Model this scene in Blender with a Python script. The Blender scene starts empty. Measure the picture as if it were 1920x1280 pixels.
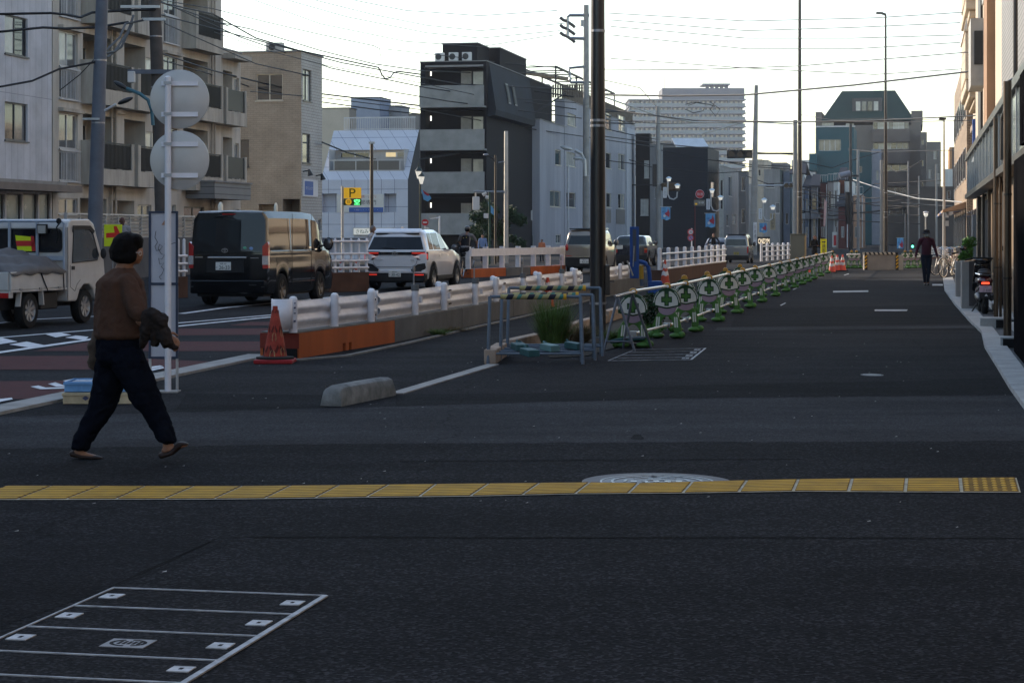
import bpy, bmesh, math, random
from mathutils import Vector, Matrix
R=math.radians; PI=math.pi
random.seed(7)
sc=bpy.context.scene; COL=sc.collection
# ---------------- camera ----------------
F=3733.33; CH=1.5; HY=438.0
cd=bpy.data.cameras.new('camera'); cam=bpy.data.objects.new('camera',cd); COL.objects.link(cam)
cam.location=(0,0,CH); cam.rotation_euler=(R(90),0,0)
cd.sensor_width=36; cd.lens=70; cd.shift_y=-(640-HY)/1920; cd.clip_start=0.3; cd.clip_end=6000
sc.camera=cam
# ---------------- sky and sun ----------------
SUN_EL=19.0; SUN_AZ=-52.0      # azimuth from the view axis, negative is left
w=bpy.data.worlds.new('World'); sc.world=w; w.use_nodes=True
nt=w.node_tree; bg=nt.nodes['Background']
sky=nt.nodes.new('ShaderNodeTexSky'); sky.sky_type='NISHITA'; sky.sun_disc=False
sky.sun_elevation=R(SUN_EL); sky.sun_rotation=R(SUN_AZ); sky.air_density=1.0; sky.dust_density=0.6; sky.ozone_density=0.3
nt.links.new(sky.outputs[0],bg.inputs[0]); bg.inputs[1].default_value=0.15
sd=bpy.data.lights.new('sun','SUN'); sd.energy=3.2; sd.angle=R(0.6); sd.color=(1,.85,.69)
so=bpy.data.objects.new('sun',sd); COL.objects.link(so)
sv=Vector((math.sin(R(SUN_AZ))*math.cos(R(SUN_EL)),math.cos(R(SUN_AZ))*math.cos(R(SUN_EL)),math.sin(R(SUN_EL))))
so.rotation_euler=(-sv).to_track_quat('-Z','Y').to_euler(); so.location=(-40,40,60)
sc.view_settings.view_transform='Standard'; sc.view_settings.look='None'
sc.view_settings.exposure=1.18; sc.view_settings.gamma=1
sc.render.engine='CYCLES'

# ---------------- coordinates ----------------
TH=math.atan(760/F); CT=math.cos(TH); ST=math.sin(TH)
def X_(px,Y): return (px-960)*Y/F
def Z_(py,Y): return CH+(HY-py)*Y/F
def P(px,py,Y): return Vector((X_(px,Y),Y,Z_(py,Y)))
def G(px,py,z=0.0):
    Y=F*(CH-z)/(py-HY); return Vector((X_(px,Y),Y,z))
def SW(v,u,z=0): return Vector((v*CT+u*ST,-v*ST+u*CT,z))     # street frame to world
def vu(p): return (p[0]*CT-p[1]*ST, p[0]*ST+p[1]*CT)
def Yv(px,v): t=(px-960)/F; return v/(t*CT-ST)
def Yu(px,u): t=(px-960)/F; return u/(t*ST+CT)
def u_of(px,v): t=(px-960)/F; return Yv(px,v)*(t*ST+CT)
def v_of(px,u): t=(px-960)/F; return Yu(px,u)*(t*CT-ST)

# ---------------- materials ----------------
MC={}
def M(name,col=(.5,.5,.5),rough=.6,metal=0,var=.18,vs=2.0,bump=0,bs=40,emit=None,es=1,spec=None,streak=False,coat=0,kind=None,col2=None,sc2=(1,1,1),det=4):
    if name in MC: return MC[name]
    if spec is None: spec=.5 if rough<.45 else .2
    m=bpy.data.materials.new(name); m.use_nodes=True; nt=m.node_tree; N=nt.nodes; L=nt.links
    b=N['Principled BSDF']; b.inputs['Base Color'].default_value=(*col,1); b.inputs['Roughness'].default_value=rough
    b.inputs['Metallic'].default_value=metal; b.inputs['Specular IOR Level'].default_value=spec
    if coat: b.inputs['Coat Weight'].default_value=coat; b.inputs['Coat Roughness'].default_value=.04
    tc=N.new('ShaderNodeTexCoord'); mp=N.new('ShaderNodeMapping'); L.new(tc.outputs['Object'],mp.inputs[0])
    if streak: mp.inputs['Scale'].default_value=(1,1,.18)
    if kind: mp.inputs['Scale'].default_value=sc2
    src=None
    if kind in('brick','tile','board'):
        # horizontal coordinate = x+y so that it runs along either facade
        sx=N.new('ShaderNodeSeparateXYZ'); L.new(tc.outputs['Object'],sx.inputs[0])
        ad=N.new('ShaderNodeMath'); ad.operation='ADD'; L.new(sx.outputs[0],ad.inputs[0]); L.new(sx.outputs[1],ad.inputs[1])
        cx=N.new('ShaderNodeCombineXYZ'); L.new(ad.outputs[0],cx.inputs[0]); L.new(sx.outputs[2],cx.inputs[1])
        br=N.new('ShaderNodeTexBrick'); L.new(cx.outputs[0],br.inputs[0])
        br.inputs['Scale'].default_value=1; br.inputs['Brick Width'].default_value=sc2[0]; br.inputs['Row Height'].default_value=sc2[1]
        br.inputs['Mortar Size'].default_value=sc2[2]; br.offset=.5 if kind=='brick' else 0
        br.inputs['Color1'].default_value=(*col,1)
        c2=col2 or tuple(c*.88 for c in col); br.inputs['Color2'].default_value=(*tuple(c*(1-var*.5) for c in col),1)
        br.inputs['Mortar'].default_value=(*c2,1); src=br.outputs['Color']
    if var:
        n=N.new('ShaderNodeTexNoise'); n.inputs['Scale'].default_value=vs; n.inputs['Detail'].default_value=det; n.inputs['Roughness'].default_value=.6
        L.new(mp.outputs[0],n.inputs['Vector'])
        if kind in('brick','tile','board'): L.new(tc.outputs['Object'],n.inputs['Vector'])
        mr=N.new('ShaderNodeMapRange'); mr.inputs[1].default_value=.3; mr.inputs[2].default_value=.7
        mr.inputs[3].default_value=1-var; mr.inputs[4].default_value=1+var; L.new(n.outputs[0],mr.inputs[0])
        mx=N.new('ShaderNodeMix'); mx.data_type='RGBA'; mx.blend_type='MULTIPLY'; mx.inputs[0].default_value=1
        if src: L.new(src,mx.inputs[6])
        else: mx.inputs[6].default_value=(*col,1)
        L.new(mr.outputs[0],mx.inputs[7]); L.new(mx.outputs[2],b.inputs['Base Color'])
        r2=N.new('ShaderNodeMapRange'); r2.inputs[3].default_value=max(0,rough-.08); r2.inputs[4].default_value=min(1,rough+.08); L.new(n.outputs[0],r2.inputs[0])
        if rough>.12: L.new(r2.outputs[0],b.inputs['Roughness'])
    if bump:
        n2=N.new('ShaderNodeTexNoise'); n2.inputs['Scale'].default_value=bs; n2.inputs['Detail'].default_value=3; L.new(tc.outputs['Object'],n2.inputs['Vector'])
        bp=N.new('ShaderNodeBump'); bp.inputs['Strength'].default_value=bump; bp.inputs['Distance'].default_value=.01
        L.new(n2.outputs[0],bp.inputs['Height']); L.new(bp.outputs[0],b.inputs['Normal'])
    if emit: b.inputs['Emission Color'].default_value=(*emit,1); b.inputs['Emission Strength'].default_value=es
    MC[name]=m; return m
def asphalt(name,col,speck=.7,sscale=80):
    if name in MC: return MC[name]
    m=bpy.data.materials.new(name); m.use_nodes=True; N=m.node_tree.nodes; L=m.node_tree.links
    b=N['Principled BSDF']; b.inputs['Roughness'].default_value=1; b.inputs['Specular IOR Level'].default_value=.06
    g=N.new('ShaderNodeNewGeometry')
    def noise(s,d=3,r=.6):
        n=N.new('ShaderNodeTexNoise'); n.inputs['Scale'].default_value=s; n.inputs['Detail'].default_value=d; n.inputs['Roughness'].default_value=r
        L.new(g.outputs['Position'],n.inputs['Vector']); return n
    v=N.new('ShaderNodeTexVoronoi'); v.inputs['Scale'].default_value=sscale; L.new(g.outputs['Position'],v.inputs['Vector'])
    bw=N.new('ShaderNodeRGBToBW'); L.new(v.outputs['Color'],bw.inputs[0])
    rp=N.new('ShaderNodeValToRGB'); rp.color_ramp.elements[0].position=.15; rp.color_ramp.elements[0].color=(.6,.6,.61,1)
    rp.color_ramp.elements[1].position=.62; rp.color_ramp.elements[1].color=(1.0,1.0,1.0,1)
    e=rp.color_ramp.elements.new(.85); e.color=(1+speck*1.6,)*3+(1,)
    L.new(bw.outputs[0],rp.inputs[0])
    a=noise(.55,5,.65); ra=N.new('ShaderNodeMapRange'); ra.inputs[1].default_value=.3; ra.inputs[2].default_value=.7; ra.inputs[3].default_value=.78; ra.inputs[4].default_value=1.2; L.new(a.outputs[0],ra.inputs[0])
    c=noise(9,4,.7); rc=N.new('ShaderNodeMapRange'); rc.inputs[1].default_value=.3; rc.inputs[2].default_value=.7; rc.inputs[3].default_value=.85; rc.inputs[4].default_value=1.15; L.new(c.outputs[0],rc.inputs[0])
    def mul(x,y,isfirst=False):
        k=N.new('ShaderNodeMix'); k.data_type='RGBA'; k.blend_type='MULTIPLY'; k.inputs[0].default_value=1
        if isfirst: k.inputs[6].default_value=(*col,1)
        else: L.new(x,k.inputs[6])
        L.new(y,k.inputs[7]); return k.outputs[2]
    mpn=N.new('ShaderNodeMapping'); mpn.inputs['Scale'].default_value=(.25,1.4,1); L.new(g.outputs['Position'],mpn.inputs[0]); e2=N.new('ShaderNodeTexNoise'); e2.inputs['Scale'].default_value=1.0; e2.inputs['Detail'].default_value=6; e2.inputs['Roughness'].default_value=.55; L.new(mpn.outputs[0],e2.inputs['Vector'])
    re_=N.new('ShaderNodeMapRange'); re_.inputs[1].default_value=.35; re_.inputs[2].default_value=.65; re_.inputs[3].default_value=.80; re_.inputs[4].default_value=1.22; L.new(e2.outputs[0],re_.inputs[0])
    vc=N.new('ShaderNodeTexVoronoi'); vc.feature='DISTANCE_TO_EDGE'; vc.inputs['Scale'].default_value=.22; wn=noise(1.3,5,.6); mw=N.new('ShaderNodeMix'); mw.data_type='RGBA'; mw.inputs[0].default_value=.35; L.new(g.outputs['Position'],mw.inputs[6]); L.new(wn.outputs['Color'],mw.inputs[7]); L.new(mw.outputs[2],vc.inputs['Vector'])
    rk=N.new('ShaderNodeMapRange'); rk.inputs[1].default_value=.0006; rk.inputs[2].default_value=.0022; rk.inputs[3].default_value=.62; rk.inputs[4].default_value=1; L.new(vc.outputs['Distance'],rk.inputs[0])
    o=mul(None,rp.outputs[0],True); o=mul(o,ra.outputs[0]); o=mul(o,rc.outputs[0]); o=mul(o,re_.outputs[0]); o=mul(o,rk.outputs[0]); L.new(o,b.inputs['Base Color'])
    bp=N.new('ShaderNodeBump'); bp.inputs['Strength'].default_value=.5; bp.inputs['Distance'].default_value=.008
    L.new(v.outputs['Distance'],bp.inputs['Height']); L.new(bp.outputs[0],b.inputs['Normal'])
    MC[name]=m; return m
def GLASS(kind='dark'):
    if kind=='dark': return M('window glass dark',(.018,.022,.027),.05,0,.3,.7,spec=.9)
    if kind=='mid': return M('window glass lace curtain',(.11,.115,.12),.07,0,.35,1.2,spec=.8)
    if kind=='pale': return M('window glass pale curtain and sky',(.38,.38,.36),.12,0,.2,1.5,spec=.7)
    if kind=='frost': return M('window glass frosted',(.2,.24,.24),.25,0,.15,2,spec=.6)
    if kind=='lit': return M('window glass lit room',(.45,.36,.2),.2,0,.2,2,emit=(1,.75,.4),es=.25)
# ---------------- mesh builder ----------------
class MB:
    def __init__(s): s.v=[]; s.f=[]
    def add(s,vs,fs):
        o=len(s.v); s.v+= [Vector(a) for a in vs]; s.f+=[tuple(o+i for i in f) for f in fs]; return s
    def box(s,x0,x1,y0,y1,z0,z1):
        return s.add([(x0,y0,z0),(x1,y0,z0),(x1,y1,z0),(x0,y1,z0),(x0,y0,z1),(x1,y0,z1),(x1,y1,z1),(x0,y1,z1)],
            [(0,3,2,1),(4,5,6,7),(0,1,5,4),(1,2,6,5),(2,3,7,6),(3,0,4,7)])
    def quad(s,a,b,c,d): return s.add([a,b,c,d],[(0,1,2,3)])
    def poly(s,pts): return s.add(pts,[tuple(range(len(pts)))])
    def prism(s,pts,vec):
        n=len(pts); vec=Vector(vec); a=[Vector(p) for p in pts]; b=[p+vec for p in a]
        return s.add(a+b,[tuple(range(n))[::-1],tuple(range(n,2*n))]+[(i,(i+1)%n,n+(i+1)%n,n+i) for i in range(n)])
    def cyl(s,p0,p1,r0,r1=None,n=12,cap=True):
        if r1 is None: r1=r0
        p0=Vector(p0); p1=Vector(p1); d=(p1-p0)
        if d.length<1e-7: return s
        q=d.to_track_quat('Z','Y'); vs=[]
        for p,r in((p0,r0),(p1,r1)):
            for i in range(n):
                a=2*PI*i/n; vs.append(p+q@Vector((r*math.cos(a),r*math.sin(a),0)))
        fs=[(i,(i+1)%n,n+(i+1)%n,n+i) for i in range(n)]
        if cap: fs+=[tuple(range(n))[::-1],tuple(range(n,2*n))]
        return s.add(vs,fs)
    def tube(s,pts,r,n=8):
        pts=[Vector(p) for p in pts]; o=len(s.v); k=len(pts)
        for i,p in enumerate(pts):
            d=(pts[min(i+1,k-1)]-pts[max(i-1,0)]).normalized()
            up=Vector((0,0,1)) if abs(d.z)<.9 else Vector((0,1,0))
            a=d.cross(up).normalized(); b=a.cross(d)
            rr=r[i] if isinstance(r,(list,tuple)) else r
            for j in range(n):
                t=2*PI*j/n; s.v.append(p+a*rr*math.cos(t)+b*rr*math.sin(t))
        for i in range(k-1):
            for j in range(n):
                s.f.append((o+i*n+j,o+i*n+(j+1)%n,o+(i+1)*n+(j+1)%n,o+(i+1)*n+j))
        s.f.append(tuple(o+j for j in range(n))[::-1]); s.f.append(tuple(o+(k-1)*n+j for j in range(n)))
        return s
    def lathe(s,prof,c=(0,0,0),n=20,axis='z',cap=True):
        o=len(s.v); c=Vector(c)
        for r,h in prof:
            for i in range(n):
                a=2*PI*i/n; x,y=r*math.cos(a),r*math.sin(a)
                q={'z':(x,y,h),'y':(x,h,y),'x':(h,x,y)}[axis]; s.v.append(c+Vector(q))
        for k in range(len(prof)-1):
            for i in range(n): s.f.append((o+k*n+i,o+k*n+(i+1)%n,o+(k+1)*n+(i+1)%n,o+(k+1)*n+i))
        if cap: s.f.append(tuple(o+i for i in range(n))[::-1]); s.f.append(tuple(o+(len(prof)-1)*n+i for i in range(n)))
        return s
    def ell(s,c,r,n=12,m=8):
        if not isinstance(r,(tuple,list)): r=(r,r,r)
        o=len(s.v); c=Vector(c); s.v.append(c+Vector((0,0,-r[2])))
        for k in range(1,m):
            t=PI*k/m
            for i in range(n):
                a=2*PI*i/n; s.v.append(c+Vector((r[0]*math.sin(t)*math.cos(a),r[1]*math.sin(t)*math.sin(a),-r[2]*math.cos(t))))
        s.v.append(c+Vector((0,0,r[2]))); e=len(s.v)-1
        for i in range(n): s.f.append((o,o+1+(i+1)%n,o+1+i))
        for k in range(m-2):
            for i in range(n): s.f.append((o+1+k*n+i,o+1+k*n+(i+1)%n,o+1+(k+1)*n+(i+1)%n,o+1+(k+1)*n+i))
        for i in range(n): s.f.append((e,o+1+(m-2)*n+i,o+1+(m-2)*n+(i+1)%n))
        return s
    def xf(s,mat):
        s.v=[mat@v for v in s.v]; return s
def wrap_obj(name,me,parent):
    o=bpy.data.objects.new(name,me); COL.objects.link(o)
    if parent is not None: o.parent=parent
    return o
def part(parent,name,mb,mat,smooth=False,bevel=0,label=None,seg=2,ang=40):
    me=bpy.data.meshes.new(name); me.from_pydata([tuple(v) for v in mb.v],[],mb.f); me.materials.append(mat)
    bm=bmesh.new(); bm.from_mesh(me); bmesh.ops.recalc_face_normals(bm,faces=bm.faces); bm.to_mesh(me); bm.free()
    if smooth:
        me.shade_smooth(); me.set_sharp_from_angle(angle=R(ang))
    o=wrap_obj(name,me,parent)
    if bevel:
        b=o.modifiers.new('bevel','BEVEL'); b.width=bevel; b.segments=seg; b.limit_method='ANGLE'; b.angle_limit=R(35)
    if label: o['label']=label
    return o
def tag(o,label=None,cat=None,group=None,kind=None):
    if label: o['label']=label
    if cat: o['category']=cat
    if group: o['group']=group
    if kind: o['kind']=kind
    return o
def thing(name,label,cat,loc=(0,0,0),rz=0,group=None):
    o=bpy.data.objects.new(name,None); COL.objects.link(o); o.location=loc; o.rotation_euler=(0,0,rz); o.empty_display_size=.2
    return tag(o,label,cat,group)
def dup(o,loc=None,rz=None,label=None,parent=None):
    c=o.copy(); COL.objects.link(c)
    if parent is not None: c.parent=parent
    if loc is not None: c.location=loc
    if rz is not None: c.rotation_euler=(0,0,rz)
    if label: c['label']=label
    for ch in o.children: dup(ch,parent=c)
    return c
def single(name,mb,mat,label,cat,group=None,kind=None,smooth=False,bevel=0,loc=None):
    """one-mesh thing; origin moved to its base"""
    if loc is None:
        xs=[v.x for v in mb.v]; ys=[v.y for v in mb.v]; zs=[v.z for v in mb.v]
        loc=Vector(((min(xs)+max(xs))/2,(min(ys)+max(ys))/2,min(zs)))
    mb.v=[v-Vector(loc) for v in mb.v]
    o=part(None,name,mb,mat,smooth,bevel); o.location=loc
    return tag(o,label,cat,group,kind)
def structure(name,mb,mat,label=None,kind='structure'):
    o=part(None,name,mb,mat); o['kind']=kind
    if label: o['label']=label
    return o
TXT={}
def text_mesh(s,size=1,depth=0.0):
    c=bpy.data.curves.new('t','FONT'); c.body=s; c.size=size; c.align_x='CENTER'; c.align_y='CENTER'; c.extrude=depth; c.resolution_u=3
    o=bpy.data.objects.new('t',c); COL.objects.link(o); dg=bpy.context.evaluated_depsgraph_get(); dg.update()
    me=bpy.data.meshes.new_from_object(o.evaluated_get(dg)); bpy.data.objects.remove(o); bpy.data.curves.remove(c); return me
def text(parent,name,s,mat,loc,size,width=None,rot=(R(90),0,0),depth=.001,bold=0):
    """lettering: local +x reading direction, faces -y by default; width fits the line"""
    me=text_mesh(s,1,depth/size if size else 0)
    xs=[v.co.x for v in me.vertices] or [0,1]; ys=[v.co.y for v in me.vertices] or [0,1]
    w=max(xs)-min(xs); h=max(ys)-min(ys); cx=(max(xs)+min(xs))/2; cy=(max(ys)+min(ys))/2
    k=size/max(h,1e-4); kx=(width/max(w,1e-4)) if width else k
    for v in me.vertices: v.co.x=(v.co.x-cx)*kx; v.co.y=(v.co.y-cy)*k; v.co.z*=k
    me.materials.clear(); me.materials.append(mat)
    o=wrap_obj(name,me,parent); o.location=loc; o.rotation_euler=rot; return o
def apply_mods(o):
    dg=bpy.context.evaluated_depsgraph_get(); dg.update(); me=bpy.data.meshes.new_from_object(o.evaluated_get(dg))
    o.modifiers.clear(); old=o.data; o.data=me; bpy.data.meshes.remove(old)
def hull(p0,r0,p1,r1):
    """closed hull of two ellipsoids"""
    bm=bmesh.new(); vs=[]
    for p,r in((p0,r0),(p1,r1)):
        if not isinstance(r,(tuple,list)): r=(r,r,r)
        t=bmesh.new(); bmesh.ops.create_icosphere(t,subdivisions=2,radius=1)
        for v in t.verts: bm.verts.new((p[0]+v.co.x*r[0],p[1]+v.co.y*r[1],p[2]+v.co.z*r[2]))
        t.free()
    res=bmesh.ops.convex_hull(bm,input=bm.verts[:])
    bmesh.ops.delete(bm,geom=[g for g in set(res['geom_interior']+res['geom_unused']) if isinstance(g,bmesh.types.BMVert) and g.is_valid],context='VERTS')
    vs=[v.co.copy() for v in bm.verts]; idx={v:i for i,v in enumerate(bm.verts)}; fs=[tuple(idx[v] for v in f.verts) for f in bm.faces]
    bm.free(); return vs,fs
def organic(parent,name,caps,mat,voxel=.012,smooth=6,fac=.5,label=None,disp=0):
    mb=MB()
    for c in caps:
        mb.add(*hull(*c))
    o=part(parent,name,mb,mat,smooth=True,label=label)
    m=o.modifiers.new('r','REMESH'); m.mode='VOXEL'; m.voxel_size=voxel; m.use_smooth_shade=True
    if smooth:
        s=o.modifiers.new('s','SMOOTH'); s.iterations=smooth; s.factor=fac
    if disp:
        t=bpy.data.textures.new('folds','CLOUDS'); t.noise_scale=.12
        t.noise_scale=.12 if voxel>.0095 else .055; t.noise_depth=2; d=o.modifiers.new('d','DISPLACE'); d.texture=t; d.strength=disp; d.mid_level=.5; d.texture_coords='LOCAL'
    apply_mods(o); 
    for p in o.data.polygons: p.use_smooth=True
    return o
# ---------------- ground ----------------
A_SIDE=asphalt('asphalt pavement',(.0185,.0190,.0208)); A_DARK=asphalt('asphalt darker patch and shading',(.0120,.0124,.0140)); A_LITE=asphalt('asphalt lit tone',(.036,.0372,.0400),.35)
A_ROAD=asphalt('asphalt carriageway',(.026,.027,.0295),.35,60)
mb=MB(); mb.quad((-3000,-200,0),(3000,-200,0),(3000,5000,0),(-3000,5000,0)); structure('ground',mb,A_SIDE)
def rag(pts,step=22,amp=.9,seed=3):
    rn=random.Random(seed); out=[]
    for (a,b),(c,d) in zip(pts,pts[1:]+pts[:1]):
        n=max(1,int(abs(c-a)/step)); 
        for i in range(n): out.append((a+(c-a)*i/n,b+(d-b)*i/n+(rn.uniform(-amp,amp) if i else 0)))
    return out
def gpoly(name,pts,z,mat,label=None,kind='structure'):
    mb=MB()
    for p in (pts if isinstance(pts[0][0],(tuple,list)) else [pts]): mb.poly([G(a,b,0)+Vector((0,0,z)) for a,b in p])
    return structure(name,mb,mat,label,kind)
# carriageway in the street frame, its near edge is the kerb line
mb=MB(); K0=G(0,778); K1=G(510,668); K2=G(740,640); d=(K1-K0); L0=K0-d*3
edge=[L0,K0,K1,K2,Vector((2.7,49,0)),Vector((5.0,64,0)),SW(-7.5,110),SW(-7.5,420)]
mb.poly([Vector((p.x,p.y,.004)) for p in edge]+[SW(-26,420,.004),SW(-26,0,.004)]); structure('road',mb,A_ROAD)
# paler and darker pavement bands, ripple shading painted as asphalt tones on flat ground
gpoly('paler_ripple_shading',rag([(-40,783),(640,765),(1240,748),(1915,741),(1990,826),(1240,829),(640,832),(-60,842)]),.0015,A_LITE)
gpoly('dark_ripple_shading',rag([(742,738),(1000,737),(1300,722),(1888,709),(1912,739),(1240,746),(742,762)],seed=5),.0015,A_DARK)
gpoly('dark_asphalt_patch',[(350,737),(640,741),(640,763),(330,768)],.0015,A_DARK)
gpoly('coarse_asphalt_foreground',rag([(-400,1500),(-150,838),(640,832),(1240,829),(2080,824),(2400,1500)],seed=7),.001,asphalt('asphalt coarse foreground',(.0142,.0146,.0162),.9,70))
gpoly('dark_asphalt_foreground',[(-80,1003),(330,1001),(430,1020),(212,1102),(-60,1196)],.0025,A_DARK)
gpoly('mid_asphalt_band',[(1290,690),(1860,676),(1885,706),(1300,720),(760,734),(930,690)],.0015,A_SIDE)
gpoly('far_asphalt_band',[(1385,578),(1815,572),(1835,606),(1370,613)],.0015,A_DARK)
gpoly('far_sun_strip',[(1345,614),(1836,611),(1838,617),(1340,620)],.006,A_LITE)  # pale strips paint the slivers of sun lying across the far pavement
gpoly('far_sun_strip',[(1560,514),(1766,513),(1767,519),(1560,521)],.006,A_LITE)
gpoly('far_sun_strip',[(1625,524),(1767,522),(1768,527),(1620,527)],.006,A_LITE)
gpoly('oil_stain',[(1195+11*math.cos(k)*(1+.25*math.sin(3*k)),820+6.5*math.sin(k)*(1+.2*math.cos(2*k))) for k in [j*PI/9 for j in range(18)]],.003,A_DARK)
# kerb stones between pavement and road
KERB=M('kerb concrete',(.30,.29,.27),.85,0,.22,3,bump=.3,bs=60); KERBD=M('kerb concrete dirty',(.20,.195,.18),.9,0,.3,4,bump=.3,bs=60)
def kerb(pts,wd,h,mat,name,joint=.6,nearside=0):
    mb=MB()
    for a,b in zip(pts[:-1],pts[1:]):
        a=Vector((a[0],a[1],0)); b=Vector((b[0],b[1],0)); L=(b-a).length; n=max(1,round(L/joint)); t=(b-a).normalized(); nr=Vector((-t.y,t.x,0))
        for i in range(n):
            p=a+t*(L*i/n+.004); q=a+t*(L*(i+1)/n-.004)
            mb.prism([p+nr*wd*(nearside-.5)*1,q+nr*wd*(nearside-.5),q+nr*wd*(nearside+.5),p+nr*wd*(nearside+.5)],(0,0,h))
    return structure(name,mb,mat)
kerb([L0,K0,K1],.30,.028,KERB,'road_kerb',.6,.5)
kerb([G(556,676),G(650,668),G(760,645),G(900,612),G(977,595),G(1100,565),G(1170,548)],.07,.02,KERBD,'kerb_line',.6)
kerb([G(742,739),G(925,684)],.14,.012,KERB,'kerb_strip',.6)
KL=M('pale granite kerb',(.33,.34,.34),.75,0,.22,3,bump=.2,bs=80)
inn=[(1768,524),(1771,545),(1790,572),(1818,604),(1840,625),(1846,652),(1868,688),(1893,730),(1925,775),(1990,860)]
out=[(1786,522),(1796,548),(1822,574),(1846,602),(1864,622),(1888,655),(1921,700),(1960,745),(2010,800),(2100,900)]
mb=MB(); 
for i in range(len(inn)-1):
    a,b=G(*inn[i]),G(*inn[i+1]); c,d2=G(*out[i+1]),G(*out[i]); n=max(1,round((b-a).length/.6))
    for k in range(n):
        e0,e1=k/n,(k+1)/n-.008
        mb.prism([a.lerp(b,e0),a.lerp(b,e1),d2.lerp(c,e1),d2.lerp(c,e0)],(0,0,.05))
structure('right_kerb',mb,KL)
# forecourt paving beside the right hand building
mb=MB(); o2=[G(*p) for p in out]; mb.poly([p+Vector((0,0,.006)) for p in o2]+[SW(9,14,.006),SW(9,70,.006)]); structure('forecourt_paving',mb,M('grey paving',(.10,.105,.11),.8,0,.2,2,kind='tile',sc2=(.6,.3,.01)))
# ---------------- painted markings on the road ----------------
WHT=M('road paint white',(.62,.63,.65),.7,0,.22,5,bump=.2); RED=M('road surface dark red',(.068,.018,.019),.9,0,.25,5,bump=.5,bs=120)
gpoly('red_road_stripe',[[(300,617),(560,616),(555,628),(230,630)],[(110,652),(170,641),(492,641),(488,659),(60,659)],[(-160,669),(160,668),(396,679),(360,694),(-180,694)],
  [(-160,717),(215,714),(90,749),(-200,749)],[(470,604),(690,603),(690,611),(430,611)]],.008,RED)
def line_px(pts,w,z=.012):   # ribbon of ground width w metres along pixel points
    out=[]
    for (a,b) in zip(pts[:-1],pts[1:]):
        p,q=G(*a),G(*b); t=(q-p).normalized(); n=Vector((-t.y,t.x,0))*w/2; out.append([p+n,q+n,q-n,p-n])
    return out
mb=MB()
for seg in (line_px([(-200,690),(0,662),(160,639),(330,613),(480,598),(640,583)],.16)+line_px([(-200,658),(0,634),(160,621),(330,607),(480,594),(640,580)],.13)
   +line_px([(340,589),(420,578),(520,568),(640,556)],.16)+line_px([(-160,624),(60,600),(300,588)],.12)
   +line_px([(740,586),(800,576),(880,560),(1000,540),(1085,528)],.14)):
    mb.poly([p+Vector((0,0,.012)) for p in seg])
for q in ([(-60,640),(-10,634),(5,635),(33,642),(0,647),(-40,651)],[(83,627.5),(110,624.5),(134,629.5),(104,634)],[(17,647.5),(50,642),(84,649),(60,654)],[(122,634.5),(142,630.5),(166,633),(160,639)],
          [(-60,757),(22,748),(24,751),(-60,768)],[(57,727),(72,725),(86,729),(140,727),(140,730),(76,732)],[(90,722),(104,719),(118,724),(150,723),(150,726),(106,727)],[(118,716),(134,713),(146,717),(165,716),(165,719),(134,721)],
          [(278,690),(300,687),(306,689),(284,693)],[(282,694),(306,690),(308,692),(286,697)],
          [(745,580),(832,571),(850,576),(752,586),(745,584),(838,577),(826,573),(745,582)],
          [(1000,556),(1058,549),(1090,551),(1075,555),(1010,561)]):
    mb.poly([G(a,b)+Vector((0,0,.014)) for a,b in q])
structure('road_markings',mb,WHT)
mb=MB()
for q in ([(1562,546),(1628,545),(1628,548),(1562,549)],[(1640,581),(1702,581),(1700,584),(1640,584)],[(1748,533),(1768,533),(1768,536),(1748,536)],[(1462,573),(1472,568),(1474,569),(1465,574)],[(1486,543),(1498,538),(1499,539),(1488,544)],[(1582,516),(1591,513),(1592,514),(1583,517)]):
    mb.poly([G(a,b)+Vector((0,0,.010)) for a,b in q])
structure('pavement_markings',mb,M('faded paint',(.34,.35,.36),.8,0,.3,6))
# ---------------- tactile strip ----------------
YEL=M('tactile yellow',(.50,.29,.03),.7,0,.24,3.5,bump=.15,bs=70); YELD=M('tactile yellow dark',(.17,.095,.012),.9,0,.35,7,bump=.3,bs=70); GRT=M('tactile joint',(.40,.37,.28),.9,0,.3,9)  # tile base is a darker yellow than the bars on it
nx=[-62,30,122,215.6,307.5,400,495,590,686.5,786,881.5,979,1078,1178,1280,1385,1487,1591,1697,1803,1914]
fx=[14,98,188,273,365,455,546,637,730,818,917,1012,1106,1197.6,1298.5,1400.6,1497,1598,1700,1800,1906]
def ip(x,tab):
    for (a,b),(c,d) in zip(tab[:-1],tab[1:]):
        if a<=x<=c or c==tab[-1][0] or (x<a): return b+(d-b)*(x-a)/(c-a)
ny=[(-70,938.5),(440,937.5),(690,934),(880,932),(1078,927.5),(1280,926),(1500,922.5),(1700,924),(1920,924.5)]
fy=[(-70,912),(440,913),(640,911),(818,909),(1012,907),(1106,906),(1197,907.5),(1298,905),(1400,902),(1497,900),(1598,898.5),(1700,898),(1920,897)]
strip=thing('tactile_paving','yellow ribbed tactile paving strip laid across the foreground pavement','tactile paving',G(960,930))
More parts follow.
